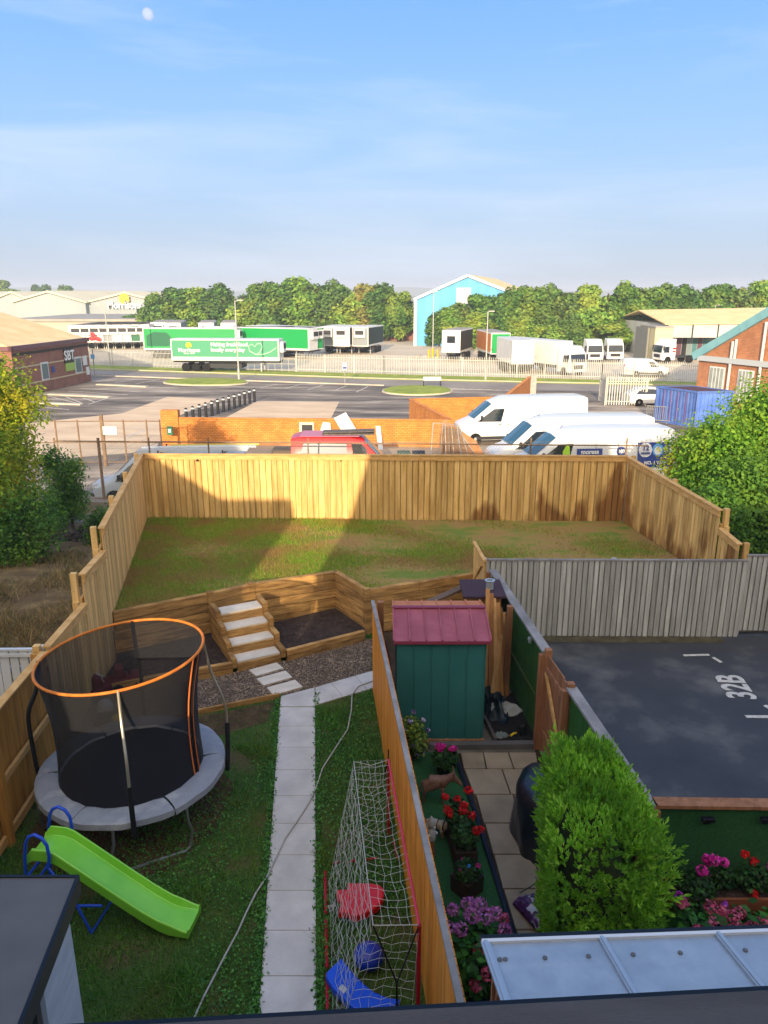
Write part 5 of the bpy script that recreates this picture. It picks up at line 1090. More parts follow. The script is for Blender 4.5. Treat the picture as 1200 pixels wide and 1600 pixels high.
flowers(t, [(-.45, -.16, .58), (-.55, -.2, .44), (-.36, -.2, .5), (-.62, -.14, .56), (-.66, -.2, .36), (-.5, -.26, .28), (-.4, -.28, .3), (-.3, -.22, .4), (-.18, -.2, .52), (-.56, -.26, .22)], .055, PETV, 34, 40, .018)
t = thing('pink_hydrangea', 'pink hydrangea bush below the timber trough at the right edge', 'shrub', (3.25, 6.02, .38))
foliage(t, [((-.1, 0, .42), (.6, .32, .34)), ((.5, 0, .4), (.5, .32, .32))], 1500, .06, LEAFH, 35, .62)
flowers(t, [(-.28, .12, .78), (.02, .12, .72), (.1, .06, .74), (.2, .02, .70), (.0, -.06, .70), (.1, -.14, .68), (-.2, -.12, .68), (.22, -.14, .70), (.3, .1, .68), (.36, -.06, .66), (-.06, -.24, .6), (.28, -.26, .6), (.5, 0, .66), (.6, -.2, .62), (.7, .1, .66), (-.42, -.2, .5), (.12, -.3, .55)], .075, PETC, 36, 90, .016)
t = thing('purple_petunia', 'trailing purple petunias between the conifer and the pink hydrangea', 'plant', tuple(W(1060, 1440)[:])); foliage(t, [((0, 0, .3), (.3, .25, .22))], 900, .03, LEAFG, 37, .6); flowers(t, [(-.14, .02, .5), (.1, .1, .48), (.2, -.05, .42), (-.2, -.1, .4), (.02, -.15, .4), (.12, -.2, .3), (-.25, .1, .44)], .045, PETV, 38, 40, .02)
# ======================= YARD BEHIND THE FAR FENCE =======================
OBR = brickmat('orange_brick', 'C4772E', 'D68A3C', '9A6230', bw=.24, bh=.1); DBR = brickmat('red_brown_brick', '7A3F30', '8E5040', '8A7262', bw=.24, bh=.1)
bw = thing('brick_wall', 'long orange brick boundary wall between the yard and the car park', 'wall', (-11.7, 42.7, G))
def wallseg(name, p, q, z0, z1, th, mt, par):
    p = Vector((p[0], p[1], 0)); q = Vector((q[0], q[1], 0)); d = q - p; o = link(bpy.data.objects.new(name, bpy.data.meshes.new(name)))
    bpy.data.objects.remove(o); mb = MB(); mb.box(d.length / 2, 0, 0, d.length, th, z1 - z0); o = mb.build(name, mt, par); o.location = (p.x - par.location.x, p.y - par.location.y, z0 - par.location.z); o.rotation_euler = (0, 0, math.atan2(d.y, d.x)); return o
zt_ = .2
wa = W(280, 652, zt_); wb = W(705, 655.5, zt_); wc = W(642, 623, zt_); wd = W(788, 619.5, zt_); we = W(828, 588, zt_)
for a, b in ((wa, wb), (wb, wc), (wc, wd), (wd, we)):
    wallseg('wall_panel', a, b, G, zt_ - .06, .22, OBR, bw); wallseg('coping', a, b, zt_ - .06, zt_, .26, OBR, bw)
pp = W(266, 650, .2); mb = MB(); mb.box(0, 0, 0, 1.0, .5, 2.35); o = mb.build('gate_pier', OBR, bw); o.location = pp - Vector(bw.location); o.location.z = 0
for px in (357, 443, 528, 611): c = WY(px, 660, wa.y - .1); mb = MB(); mb.box(c.x, wa.y - .115, G, .05, .02, 1.94); mb.build('joint', M('joint_dark', '4A2A1C'), bw, world=True)
GALV = M('galvanised', 'A8A8A4', '8E8E8A', sc=3, rough=.5, metal=.3); mb = MB(); mb.box(we.x + .3, we.y, G, .5, .3, 2.1); tag(mb.build('steel_post', GALV), 'grey steel post at the far end of the orange brick wall', 'post')
mb = MB(); c = W(259, 674, -.4); mb.box(0, 0, 0, .32, .14, .5); o = tag(mb.build('control_box', M('green_box', '2E6A50', rough=.4), loc=(c.x, wa.y - .35, -.75), bevel=.02), 'small green control box on the brick gate pier', 'control box'); m2 = MB(); m2.box(0, -.08, .15, .14, .01, .2); m2.build('white_symbol', WFR, o)
# chain link fence behind the timber fence
CLF = M('chain_wire', '8C8C88', rough=.5, metal=.4); RUST = M('rusty_rail', '6E5A4A', '8A7258', sc=4, rough=.8)
y0 = 30.6; xa = WY(84, 690, y0).x; xb = WY(1012, 697, y0).x; za = WY(100, 689, y0).z; zb = WY(1000, 696.5, y0).z
cl = thing('chain_link_fence', 'tall chain link fence with rusty top rail behind the far timber fence', 'fence', (xa, y0, -1.8))
mb = MB(); mb.tube([(xa, y0, za), (xb, y0, zb)], .03, 6); mb.tube([(xa, y0, -1.3), (xb, y0, -1.3)], .012, 4); mb.build('top_rail', RUST, cl, world=True)
for px in (84, 153, 232, 325, 481, 694, 830, 980): c = WY(px, 690, y0); mb = MB(); mb.tube([(c.x, y0 + .03, -1.9), (c.x, y0 + .03, za + .12)], .035 if px != 153 else .06, 6); mb.build('post', RUST, cl, world=True)
V = []; hgt = za + 1.3; sp = .13; xs = np.arange(xa - hgt, xb, sp)
for s_ in (1, -1):
    for x in xs:
        x0_, x1_ = (x, x + hgt) if s_ == 1 else (x + hgt, x); t0 = 0; t1 = 1
        def cl_(t): return x0_ + (x1_ - x0_) * t
        lo_, hi_ = sorted([(xa - x0_) / (x1_ - x0_), (xb - x0_) / (x1_ - x0_)]); t0 = max(0, lo_); t1 = min(1, hi_)
        if t1 <= t0: continue
        a = (cl_(t0), -1.3 + hgt * t0); b = (cl_(t1), -1.3 + hgt * t1); w2 = .0045
        V += [(a[0] - w2, y0 + .002 * s_, a[1]), (a[0] + w2, y0 + .002 * s_, a[1]), (b[0] + w2, y0 + .002 * s_, b[1]), (b[0] - w2, y0 + .002 * s_, b[1])]
obj_np('wire_mesh', np.array(V) - np.array(cl.location), np.arange(len(V)).reshape(-1, 4), CLF, cl)
# site gates on the left
sg = thing('site_gates', 'rusty mesh site gates with a white board, left of the brick pier', 'gate', (-17, 39, G))
for px in (85, 120, 158, 192, 228, 249): a = WY(px, 655, 39.0); mb = MB(); mb.tube([(a.x, 39, G), (a.x, 39, .65 if px != 158 else .9)], .045 if px != 158 else .1, 6); mb.build('gate_post', RUST, sg, world=True)
a = WY(60, 656, 39); b = WY(249, 655, 39); mb = MB()
for z in (.58, -.55, -1.6): mb.tube([(a.x, 39, z), (b.x, 39, z)], .028, 5)
mb.build('gate_rail', RUST, sg, world=True); m2 = MB(); c = WY(171.5, 673, 38.93); m2.box(c.x, 38.93, c.z - .2, .72, .02, .42); m2.build('notice_board', WFR, sg, world=True)
V = []
for s_ in (1, -1):
    for x in np.arange(a.x, b.x - 2, .16): x0_, x1_ = (x, x + 2.1) if s_ == 1 else (x + 2.1, x); V += [(x0_ - .004, 39, -1.6), (x0_ + .004, 39, -1.6), (x1_ + .004, 39, .55), (x1_ - .004, 39, .55)]
obj_np('wire_mesh', np.array(V) - np.array(sg.location), np.arange(len(V)).reshape(-1, 4), CLF, sg)
# ---------------- vehicles ----------------
VW = M('van_white', 'D8D8D6', rough=.3, spec=.5, coat=.4); RP = M('van_red', 'B81410', rough=.3, spec=.5, coat=.4); DKG = M('vehicle_glass', '141E26', rough=.06, spec=.9); BGL = M('windscreen', '2A5060', rough=.08, spec=.8); TYR = M('tyre', '141414', rough=.9); TRIM = M('grey_trim', '2C2D2F', rough=.6); LGT = M('lamp_clear', 'C8CCD0', rough=.15); LTR = M('lamp_red', '8E0E10', rough=.3)
def loft(st, name, mt, par, hood=None):
    V = []; F = []; k = 14
    for x, zb_, zl, zt2, wb_, wl, wt in st:
        h = [(0, zb_), (wb_ * .9, zb_), (wb_, zb_ + .08), (wl, zl), (wt, zt2 - .10), (wt - .07, zt2 - .02), (wt * .5, zt2 + .01)]
        ringp = h + [(0, zt2 + .015)] + [(-y, z) for y, z in h[:0:-1]]
        V += [(x, y, z) for y, z in ringp]
    k = len(V) // len(st)
    for i in range(len(st) - 1):
        for j in range(k): F.append((i * k + j, (i + 1) * k + j, (i + 1) * k + (j + 1) % k, i * k + (j + 1) % k))
    F += [tuple(range(k)), tuple((len(st) - 1) * k + j for j in range(k - 1, -1, -1))]
    return MB().add(V, F).build(name, mt, par, smooth=True)
def sidey(st, x, z):
    for a, b in zip(st, st[1:]):
        if a[0] <= x <= b[0] + 1e-6:
            t = (x - a[0]) / max(b[0] - a[0], 1e-6); v = [a[i] + (b[i] - a[i]) * t for i in range(7)]
            if z < v[2]: f = (z - v[1] - .08) / (v[2] - v[1] - .08); return v[4] + (v[5] - v[4]) * max(0, f)
            f = (z - v[2]) / (v[3] - .1 - v[2]); return v[5] + (v[6] - v[5]) * min(1, f)
    return st[-1][5]
def sidepanel(st, poly, name, mt, par, off=.008, sides=(1, -1)):
    """polygon in (x, z) laid as a thin curved skin on the body side"""
    xs = sorted({p[0] for p in poly}); a, b = xs[0], xs[-1]; cuts = sorted(set([a + (b - a) * k / 8 for k in range(9)] + xs)); rows = []
    for x in cuts:
        xx = min(max(x, a + 1e-4), b - 1e-4); zs = []
        for (x0, z0), (x1, z1) in zip(poly, poly[1:] + poly[:1]):
            if (x0 - xx) * (x1 - xx) < 0: zs.append(z0 + (z1 - z0) * (xx - x0) / (x1 - x0))
        if len(zs) >= 2: rows.append((x, min(zs), max(zs)))
    for s_ in sides:
        V = []; F = []
        for x, z0, z1 in rows:
            for k in range(5): z = z0 + (z1 - z0) * k / 4; V.append((x, s_ * (sidey(st, x, z) + off + .012), z))
        for i in range(len(rows) - 1):
            for k in range(4): q = i * 5 + k; f = (q, q + 5, q + 6, q + 1); F.append(f if s_ < 0 else f[::-1])
        MB().add(V, F).build(name, mt, par)
def wheels(par, xs, w_, r=.35):
    for x in xs:
        for s_ in (1, -1):
            mb = MB(); mb.lathe([(r * .55, -.11), (r * .97, -.11), (r, -.07), (r, .07), (r * .97, .11), (r * .55, .11)], x, s_ * (w_ - .1), r, 20, 'y'); wh = mb.build('wheel', TYR, par, smooth=True)
            mb = MB(); mb.lathe([(.05, -.115), (r * .55, -.10), (r * .6, .0), (r * .55, .10), (.05, .115)], x, s_ * (w_ - .1), r, 14, 'y'); mb.build('rim', GALV, wh)
def van(label, loc, rz, Lx=7.0, H=2.75, paint=VW, group=None, low=False, s=1.0, name='van', cat='van', windows=False):
    t = thing(name, label, cat, loc, rz, group); t.scale = (s, s, s); wv = .98
    if low: st = [(0, .35, .62, .80, .74, .78, .62), (.12, .25, .75, 1.0, .86, .90, .76), (.85, .24, .98, 1.18, .93, .95, .80), (1.75, .24, 1.05, H - .10, .95, .97, .76), (2.3, .24, 1.08, H - .02, .95, .97, .78), (Lx - .3, .24, 1.08, H, .95, .97, .78), (Lx, .3, 1.08, H - .08, .92, .94, .76)]
    else: st = [(0, .35, .75, .95, .82, .84, .70), (.12, .25, .85, 1.15, .93, .95, .82), (.80, .24, 1.1, 1.42, .97, .99, .84), (1.95, .24, 1.3, H - .28, .98, 1.0, .80), (2.6, .24, 1.3, H - .05, .98, 1.0, .82), (3.4, .24, 1.3, H, .98, 1.0, .84), (Lx - .25, .24, 1.3, H, .98, 1.0, .84), (Lx, .3, 1.3, H - .08, .95, .97, .80)]
    loft(st, 'body', paint, t)
    a, b = st[2], st[3]; o = .02; dn = Vector((-(b[3] - a[3]), 0, b[0] - a[0])).normalized() * .02
    V = []
    for q in (.06, .5, .93):
        x = a[0] + (b[0] - a[0]) * q; z = a[3] + (b[3] - a[3]) * q; wq = (a[6] + (b[6] - a[6]) * q) - .06
        V += [(x + dn.x, -wq, z - .02 + dn.z), (x + dn.x, wq, z - .02 + dn.z), (x + dn.x - .02, 0, z + dn.z + .03)]
    F = [(0, 2, 5, 3), (2, 1, 4, 5), (3, 5, 8, 6), (5, 4, 7, 8)]; MB().add(V, [f[::-1] for f in F]).build('windscreen', BGL, t)
    zb2 = st[3][2] + .03
    sidepanel(st, [(1.02, zb2 - (.02 if low else .0)), (1.15 if low else 1.35, zb2 + .22), (1.78 if low else 2.0, H - (.32 if low else .62)), (2.25 if low else 2.6, H - (.27 if low else .60)), (2.2 if low else 2.5, zb2)], 'side_window', DKG, t)
    if windows: sidepanel(st, [(2.45, zb2), (2.45, H - .27), (Lx - .35, H - .27), (Lx - .3, zb2)], 'rear_side_window', M('pale_glass', '7C8088', rough=.2), t)
    sidepanel(st, [(1.0, .32), (1.0, .5), (Lx - 1.6, .5), (Lx - 1.6, .32)], 'sill_trim', TRIM, t)
    for x in ((2.35, 3.6, 4.9) if not low else (2.35,)): sidepanel(st, [(x, .45), (x, H - .5), (x + .015, H - .5), (x + .015, .45)], 'door_gap', TRIM, t, .004)
    for x in ((2.2, 2.75) if not low else (2.0,)): sidepanel(st, [(x, 1.16 if not low else .98), (x, 1.2 if not low else 1.02), (x + .2, 1.2 if not low else 1.02), (x + .2, 1.16 if not low else .98)], 'door_handle', TRIM, t, .02)
    mb = MB(); mb.box(.0, 0, .28, .16, wv * 1.7, .25); mb.build('bumper', TRIM, t, bevel=.04)
    for s_ in (1, -1):
        mb = MB(); mb.box(.11, s_ * .70, .72, .2, .26, .24); mb.build('headlight', LGT, t, bevel=.04); mb = MB(); mb.box(Lx - .02, s_ * .88, .9, .06, .1, .5); mb.build('tail_light', LTR, t)
        mb = MB(); mb.box(1.25, s_ * (wv + .12), 1.15 if low else 1.45, .12, .2, .24); mb.build('mirror', TRIM, t, bevel=.03)
    mb = MB(); mb.box(-.02, 0, .62, .06, .8, .16); mb.build('grille', TRIM, t)
    wheels(t, (.95, Lx - 1.35), wv); t['st'] = 0; del t['st']
    return t, st
def deg(a): return R(a)
vA = WY(712, 670, 43.2); v1, st1 = van('large white van without lettering, farthest of three parked by the brick wall', (vA.x, 43.2, GY), deg(7), 7.5, 2.65, group='white vans parked in the yard')
vB = WY(763, 700, 35.4); v2, st2 = van('plain white van in the middle of the three, its rear behind the lettered van', (vB.x, 35.4, GY), deg(7), 7.8, 2.75, group='white vans parked in the yard')
vC = WY(795, 712, 32.9); v3, st3 = van('white van with blue lettering and round badges, nearest of the three', (vC.x, 32.9, GY), deg(6), 7.2, 2.65, group='white vans parked in the yard')
for v_ in (v2, v3):
    mb = MB(); mb.tube([(2.3, .3, 2.4), (2.55, .3, 2.8)], .012, 5); mb.build('aerial', TRIM, v_)
NAVY = M('navy_sign', '2A3F86', rough=.5); SKYB = M('sky_sign', '5FA0D8', rough=.5); SIGW = M('sign_white', 'DADADA', rough=.5); REDS = M('sign_red', 'A82228', rough=.5)
def sp3(poly, nm, mt, off=.012): sidepanel(st3, poly, nm, mt, v3, off, sides=(-1,))
def bx(x0, x1, z0, z1): return [(x0, z0), (x1, z0), (x1, z1), (x0, z1)]
def circ(x, z, r, n=20): return [(x + r * math.cos(t), z + r * math.sin(t)) for t in np.linspace(0, 2 * math.pi, n, endpoint=False)]
sp3(bx(2.75, 3.9, 1.55, 1.83), 'blue_panel', NAVY); sp3(bx(2.75, 3.9, 1.43, 1.545), 'light_blue_panel', SKYB); sp3(circ(4.75, 1.68, .22), 'round_badge', NAVY)
sp3(bx(5.5, 7.08, .95, 2.05), 'advert_panel', NAVY); sp3(circ(5.85, 1.72, .32), 'white_disc', SIGW, .016); sp3(circ(6.42, 1.72, .27), 'light_disc', SKYB, .015); sp3(circ(6.42, 1.68, .18), 'white_disc', SIGW, .019); sp3(circ(6.88, 1.72, .22), 'white_disc', SIGW, .016)
def vt(s_, x, z, size, mt, off=.045, bold=.01):
    y = -(sidey(st3, x, z) + off); text(s_, size, mt, v3, (x, y, z), (R(82 if z > 1.3 else 90), 0, 0), ext=.003, bold=bold)
vt('moress', 3.33, 1.69, .27, SIGW); vt('100', 4.75, 1.68, .2, SIGW); vt('12', 5.85, 1.80, .30, NAVY, .055); vt('MONTH', 5.85, 1.58, .11, NAVY, .055); vt('5', 6.88, 1.82, .28, NAVY, .055); vt('NCAP', 6.88, 1.58, .13, NAVY, .055); vt('NO. 1 VAN', 6.3, 1.15, .2, SIGW); vt('VAN HIRE', 4.75, 1.36, .11, NAVY, .02); vt('HIRE AND SALES', 3.33, 1.33, .10, NAVY, .02)
VIZ = M('hi_vis', 'A8D62A', rough=.7); sp3([(2.15, 1.33), (2.12, 1.7), (2.25, 1.95), (2.42, 2.0), (2.47, 1.33)], 'hi_vis_jacket', VIZ, .012)
# van with ladder rack at the left
vL = WY(152, 740, 31.9); vl, stl = van('pale van under ladders behind the left corner of the timber fence', (vL.x, 31.9, -1.75), deg(2), 6.4, 2.15, low=True, group=None, paint=M('van_pale', 'B4BEC8', rough=.3, coat=.4))
ld = thing('ladder_stack', 'pale ladders and a yellow edged board strapped on the van roof behind the left fence', 'ladder', (vL.x + 2.0, 31.9, G + 2.17), deg(2))
for y in (-.45, -.12): mb = MB(); mb.beam((-.1, y, .16), (4.6, y, .2), .05, .09); mb.build('stile', WFR, ld)
mb = MB()
for k in range(17): mb.beam((0 + k * .28, -.45, .17), (0 + k * .28, -.12, .17), .035, .035)
mb.build('rungs', WFR, ld); mb = MB(); mb.beam((1.2, .3, .25), (5.0, .3, .27), .1, .1); mb.build('yellow_board', M('yellow_paint', 'D8C84A', rough=.5), ld)
mb = MB(); mb.tube([(.0, .12, .2), (4.9, .12, .24)], .07, 8); mb.build('pipe', WFR, ld)
for x in (.9, 3.6): mb = MB(); mb.beam((x, -.8, .07), (x, .8, .07), .06, .05); mb.beam((x, -.75, .0), (x, -.75, .25), .05, .06); mb.beam((x, .75, .0), (x, .75, .25), .05, .06); mb.build('roof_bar', TRIM, ld)
# red van, nose to the right
vR = WY(611, 712, 33.2); vr, sr_ = van('bright red van with pale side windows parked in front of the brick wall', (vR.x + .5, 33.4, GY), deg(180), 4.9, 2.28, paint=RP, low=True, windows=True)
mb = MB(); mb.box(4.2, 0, 2.27, .9, 1.3, .03) if False else mb.box(3.2, 0, 2.285, 2.6, 1.45, .02); mb.build('roof_sun_tint', M('sunlit_pink', 'B8788A', rough=.6), vr)  # pink panel: sunlight on the red roof put into its colour
mb = MB(); mb.box(0, 0, 0, 2.3, .9, .05); mb.beam((-1.15, 0, .08), (1.15, 0, .14), .7, .04); c = WY(545, 682, 33.3); tag(mb.build('rolled_matting', M('grey_mat', '4E4A46', '6E665E', sc=8, rough=.9, bump=.5), loc=(c.x, 33.3, GY + 2.32), bevel=.01), 'flat grey matting lying on the red van roof', 'matting')
c = WY(447, 713, 34.3); t = thing('wooden_box', 'dark brown slatted timber box left of the red van', 'crate', (c.x, 34.3, GY)); mb = MB(); mb.box(0, 0, 0, 1.15, .9, 1.45); mb.build('panel', M('dark_box', '3A2E28', rough=.8), t)
mb = MB()
for k in range(4): mb.box(0, -.46, .12 + k * .36, 1.16, .03, .22)
mb.build('slat', M('box_slat', '5A4A40', rough=.8), t); mb = MB(); mb.box(-.56, -.47, 0, .06, .05, 1.46); mb.box(.56, -.47, 0, .06, .05, 1.46); mb.build('corner_post', TRIM, t)
yw = 42.2
t = thing('air_conditioner', 'cream air conditioning unit with a dark grille against the brick wall', 'air conditioner', (WY(480, 680, yw).x, yw, -1.0)); mb = MB(); mb.box(0, 0, -.35, .85, .4, 1.35); mb.build('casing', M('cream_casing', 'C8BFA8', rough=.5), t, bevel=.03)
mb = MB(); mb.box(.03, -.205, .42, .6, .02, .46); mb.build('grille', TRIM, t)
def wplank(label, x0, y0_, x1, y1_, wd, nm='white_board'):
    a = WY(x0, y0_, yw - .1); b = WY(x1, y1_, yw - 1.3); mb = MB(); mb.beam(a, b, .04, wd, up=(1, 0, 0)); tag(mb.build(nm, WFR), label, 'board')
wplank('wide white board leaning diagonally behind the red van', 531, 649, 562, 700, .75); wplank('narrow upright white board right of the red van', 590, 661, 596, 712, .26)
c = WY(508, 683, yw - .3); mb = MB(); mb.prism([(c.x - .4, yw - .3, -1.0), (c.x + .4, yw - .3, -1.0), (c.x + .3, yw - .3, .0), (c.x - .1, yw - .3, .05), (c.x - .2, yw - .3, -.2)], (0, .1, 0)); tag(mb.build('white_sheet', WFR), 'broken white sheet standing beside the air conditioner', 'board')
def wheelie(px, label, mt):
    c = WY(px, 705, 35.6); t = thing('wheelie_bin', label, 'bin', (c.x, 35.6, GY), group=None); mb = MB(); mb.box(0, 0, 0, .5, .55, .95, top=(1.2, 1.25)); mb.build('bin_body', mt, t, bevel=.03)
    mb = MB(); mb.box(0, .03, .955, .64, .74, .05, top=(.94, .94)); mb.tube([(-.28, .4, .93), (.28, .4, .93)], .02, 6); mb.build('lid', mt, t, bevel=.02)
    for x in (-.25, .25): mb = MB(); mb.lathe([(.02, -.03), (.1, -.03), (.1, .03), (.02, .03)], x, .3, .1, 12, 'x'); mb.build('wheel', TYR, t)
    return t
b1_ = wheelie(631, 'dark green wheelie bin with a pale emblem, right of the red van', M('bin_green', '2E4A30', rough=.6)); wheelie(654, 'black wheelie bin between the green bin and the stacked mesh panels', M('bin_black', '1A1B1D', rough=.6))
mb = MB(); mb.lathe([(.10, -.01), (.15, -.01), (.15, .01), (.10, .01)], 0, -.30, .45, 16, 'y'); mb.build('emblem', M('emblem_pale', '9AB49A', rough=.6), b1_)
# stack of leaning mesh panels
def hpanel(label, x0, xt0, x1, yb, yt, Yd, lean):
    a = WY(x0, yb, Yd); b = WY(x1, yb, Yd); c = WY(x1 - lean, yt, Yd + .8); d = WY(xt0, yt - 3, Yd + .8); t = thing('mesh_panel', label, 'mesh panel', a[:], group='temporary fence panels leaning in a stack')
    mb = MB(); mb.tube([a, d, c, b], .03, 6, closed=True); mb.tube([a.lerp(b, .5), d.lerp(c, .5)], .02, 5); mb.build('tube_frame', GALV, t, world=True)
    V = []; n1 = 22
    for i in range(n1): p = a.lerp(b, i / n1); q = d.lerp(c, i / n1); V += [p, p + Vector((.012, 0, 0)), q + Vector((.012, 0, 0)), q]
    for i in range(16): p = a.lerp(d, i / 16); q = b.lerp(c, i / 16); V += [p, p + Vector((0, 0, .012)), q + Vector((0, 0, .012)), q]
    obj_np('mesh_infill', np.array([v[:] for v in V]) - np.array(a[:]), np.arange(len(V)).reshape(-1, 4), RUST, t)
hpanel('leaning mesh panel at the front of the stack, nearest the bins', 672, 677, 722, 725, 664, 35.4, 8); hpanel('leaning mesh panel in the middle of the stack', 686, 692, 735, 725, 668, 35.6, 16); hpanel('leaning mesh panel at the van side of the stack', 704, 700, 752, 725, 672, 35.8, 36)
a = WY(694, 658, 37.4); mb = MB(); mb.prism([WY(690, 730, 37.4), WY(768, 730, 37.4), WY(745, 690, 37.4), WY(696, 655, 37.4), WY(688, 660, 37.4)], (0, .08, 0)); tag(mb.build('board_stack', M('osb_board', '9A6A44', 'B08058', sc=3, rough=.9, bump=.4)), 'brown boards leaning behind the stacked mesh panels', 'boards')
# rubble heaps
def heap(label, cx, cy, Yd, w_, h_, cols, n=60, seed=1):
    rg = random.Random(seed); c = WY(cx, cy, Yd); c.z = G if Yd > 30 else bank_z(c.x, Yd); mb = MB()
    for k in range(n): r = rg.uniform(0, 1) ** .5; an_ = rg.uniform(0, 6.28); x = c.x + w_ * r * math.cos(an_); y = Yd + .5 * w_ * r * math.sin(an_); z = c.z + h_ * (1 - r) * rg.uniform(.4, 1); v = Vector((rg.gauss(0, 1), rg.gauss(0, 1), rg.gauss(0, .4))).normalized() * rg.uniform(.12, .4); mb.beam((x, y, z), Vector((x, y, z)) + v, rg.uniform(.05, .2), rg.uniform(.02, .1))
    tag(mb.build('rubble_heap', M('rubble_%d' % seed, cols[0], cols[1], sc=2, rough=1, isl=.5)), label, 'rubble', kind='stuff')
heap('dark heap of scrap outside the left fence near the small tree', 150, 790, 26, 2.0, .7, ('2A2522', '5A5048'), 110, 1); heap('loose debris beside the parked vans, in front of the boards', 765, 712, 33, 1.6, .5, ('5A4030', '8A6A50'), 60, 2)
# blue container, barrier, palisade gate, white car
cn = thing('shipping_container', 'faded blue ribbed shipping container in front of the brick workshop', 'container', (21.0, 50.7, G), 0)
e1 = Vector((19.3 - 21.0, 53.5 - 50.6, 0)); e2 = Vector((2.5, .35, 0)); BLC = M('container_blue', '3F5C9C', '5672AE', sc=1.2, rough=.6, det=8); BLC2 = M('container_blue_light', '4668B8', '5A7CC4', sc=1.2, rough=.6)
def rib(p, q, nm, mt, z1):
    d = q - p; Ln = d.length; d.normalize(); s = Vector((d.y, -d.x, 0)); n_ = int(Ln / .28); V = []; pr = []
    for i in range(n_): x = i * Ln / n_; w1 = Ln / n_; pr += [(x, 0), (x + w1 * .4, 0), (x + w1 * .5, -.05), (x + w1 * .9, -.05)]
    pr.append((Ln, 0))
    for x, o in pr: e = p + d * x + s * o; V += [(e.x, e.y, .1), (e.x, e.y, z1)]
    MB().add(V, [(2 * i, 2 * i + 2, 2 * i + 3, 2 * i + 1) for i in range(len(pr) - 1)]).build(nm, mt, cn)
O = Vector((0, 0, 0)); rib(e1, O, 'side_wall', BLC, 2.4); rib(O, e2, 'end_wall', BLC2, 2.4); rib(e2, e2 + e1, 'side_wall', BLC, 2.4)
mb = MB(); mb.prism([O + Vector((0, 0, 2.36)), e2 + Vector((0, 0, 2.36)), e2 + e1 + Vector((0, 0, 2.36)), e1 + Vector((0, 0, 2.36))], (0, 0, .06)); mb.build('roof', M('container_roof', '4A3038', '5A3A40', sc=1, rough=.8), cn)
mb = MB()
for p, q in ((O, e1), (O, e2), (e2, e1 + e2), (e1, e1 + e2)):
    for z in (.06, 2.4): mb.beam(p + Vector((0, 0, z)), q + Vector((0, 0, z)), .12, .12)
for p in (O, e1, e2, e1 + e2): mb.beam(p, p + Vector((0, 0, 2.45)), .14, .14)
mb.build('corner_frame', BLC, cn)
for f in (.25, .45, .62, .8): mb = MB(); p = e1 * f; mb.tube([p + Vector((-.06, -.05, .2)), p + Vector((-.06, -.05, 2.3))], .02, 5); mb.build('rust_streak', M('graffiti_red', '8A4A6A', rough=.7), cn)
cb = thing('crowd_barrier', 'grey steel crowd barrier leaning against the blue container', 'barrier', W(1028, 660, G)[:], R(-30)); mb = MB(); mb.tube([(-.85, 0, .15), (-.85, .15, 1.1), (.85, .15, 1.1), (.85, 0, .15)], .03, 6, closed=True); mb.build('frame', GALV, cb)
mb = MB();
for k in range(13): mb.tube([(-.75 + k * .125, 0, .16), (-.75 + k * .125, .15, 1.1)], .012, 4)
mb.build('bars', GALV, cb); mb = MB(); mb.beam((-.6, -.3, .02), (-.6, .3, .02), .05, .04); mb.beam((.6, -.3, .02), (.6, .3, .02), .05, .04); mb.build('foot', GALV, cb)
PALI = M('palisade_steel', 'A4A49E', 'B4B4AE', sc=1, rough=.5)
def palisade(label, pts, h, pw=.07, pitch=.155, cat='fence', z=G, name='palisade_fence', thickp=True):
    t = thing(name, label, cat, pts[0][:]); V = []; F = []
    for p, q in zip(pts, pts[1:]):
        d = q - p; Ln = d.length; d.normalize(); n_ = int(Ln / pitch); sdd = Vector((d.y, -d.x, 0)) * .02
        for i in range(n_):
            c = p + d * (i + .5) * Ln / n_; a = c - d * pw / 2; b = c + d * pw / 2; k = len(V)
            V += [(a.x, a.y, z + .05), (b.x, b.y, z + .05), (b.x, b.y, z + h - .1), (c.x, c.y, z + h), (a.x, a.y, z + h - .1)]; F.append((k, k + 1, k + 2, k + 3, k + 4))
            V += [(v[0] + sdd.x, v[1] + sdd.y, v[2]) for v in V[k:k + 5]]; F.append((k + 9, k + 8, k + 7, k + 6, k + 5)); F += [(k, k + 5, k + 6, k + 1), (k + 1, k + 6, k + 7, k + 2), (k + 4, k + 9, k + 5, k)]
    MB().add(V, F).build('pales', PALI, t, world=True)
    for zz in (.35, h - .4):
        mb = MB()
        for p, q in zip(pts, pts[1:]): mb.beam(p + Vector((0, .03, zz)), q + Vector((0, .03, zz)), .05, .06)
        mb.build('rail', PALI, t, world=True)
    mb = MB()
    for p, q in zip(pts, pts[1:]):
        n_ = max(1, int((q - p).length / 2.75))
        for i in range(n_ + 1): c = p.lerp(q, i / n_); mb = MB(); mb.box(c.x, c.y + .06, z, .09, .09, h - .1); mb.build('post', PALI, t, world=True)
    return t
palisade('tall white palisade gate standing open by the white car', [W(945, 633.5, G), W(1009, 634.5, G)], 2.35, pw=.08, pitch=.2, cat='gate', name='palisade_gate')
palisade('short palisade return beside the open palisade gate', [W(936, 626, G), W(945, 633, G)], 2.3, pw=.08, pitch=.18)
vv0 = [p + Vector((0, .1, 0)) for p in v0]
palisade('long grey palisade fence along the depot, left of the yellow rail gate', [W(60, 566, G), W(147, 571, G), W(335, 578.2, G)], 2.15, pw=.055, pitch=.19)
palisade('long grey palisade fence along the depot, right of the yellow rail gate', [W(463, 581.5, G), W(600, 585, G), W(940, 594, G), W(1092, 600, G)], 2.15, pw=.055, pitch=.19)
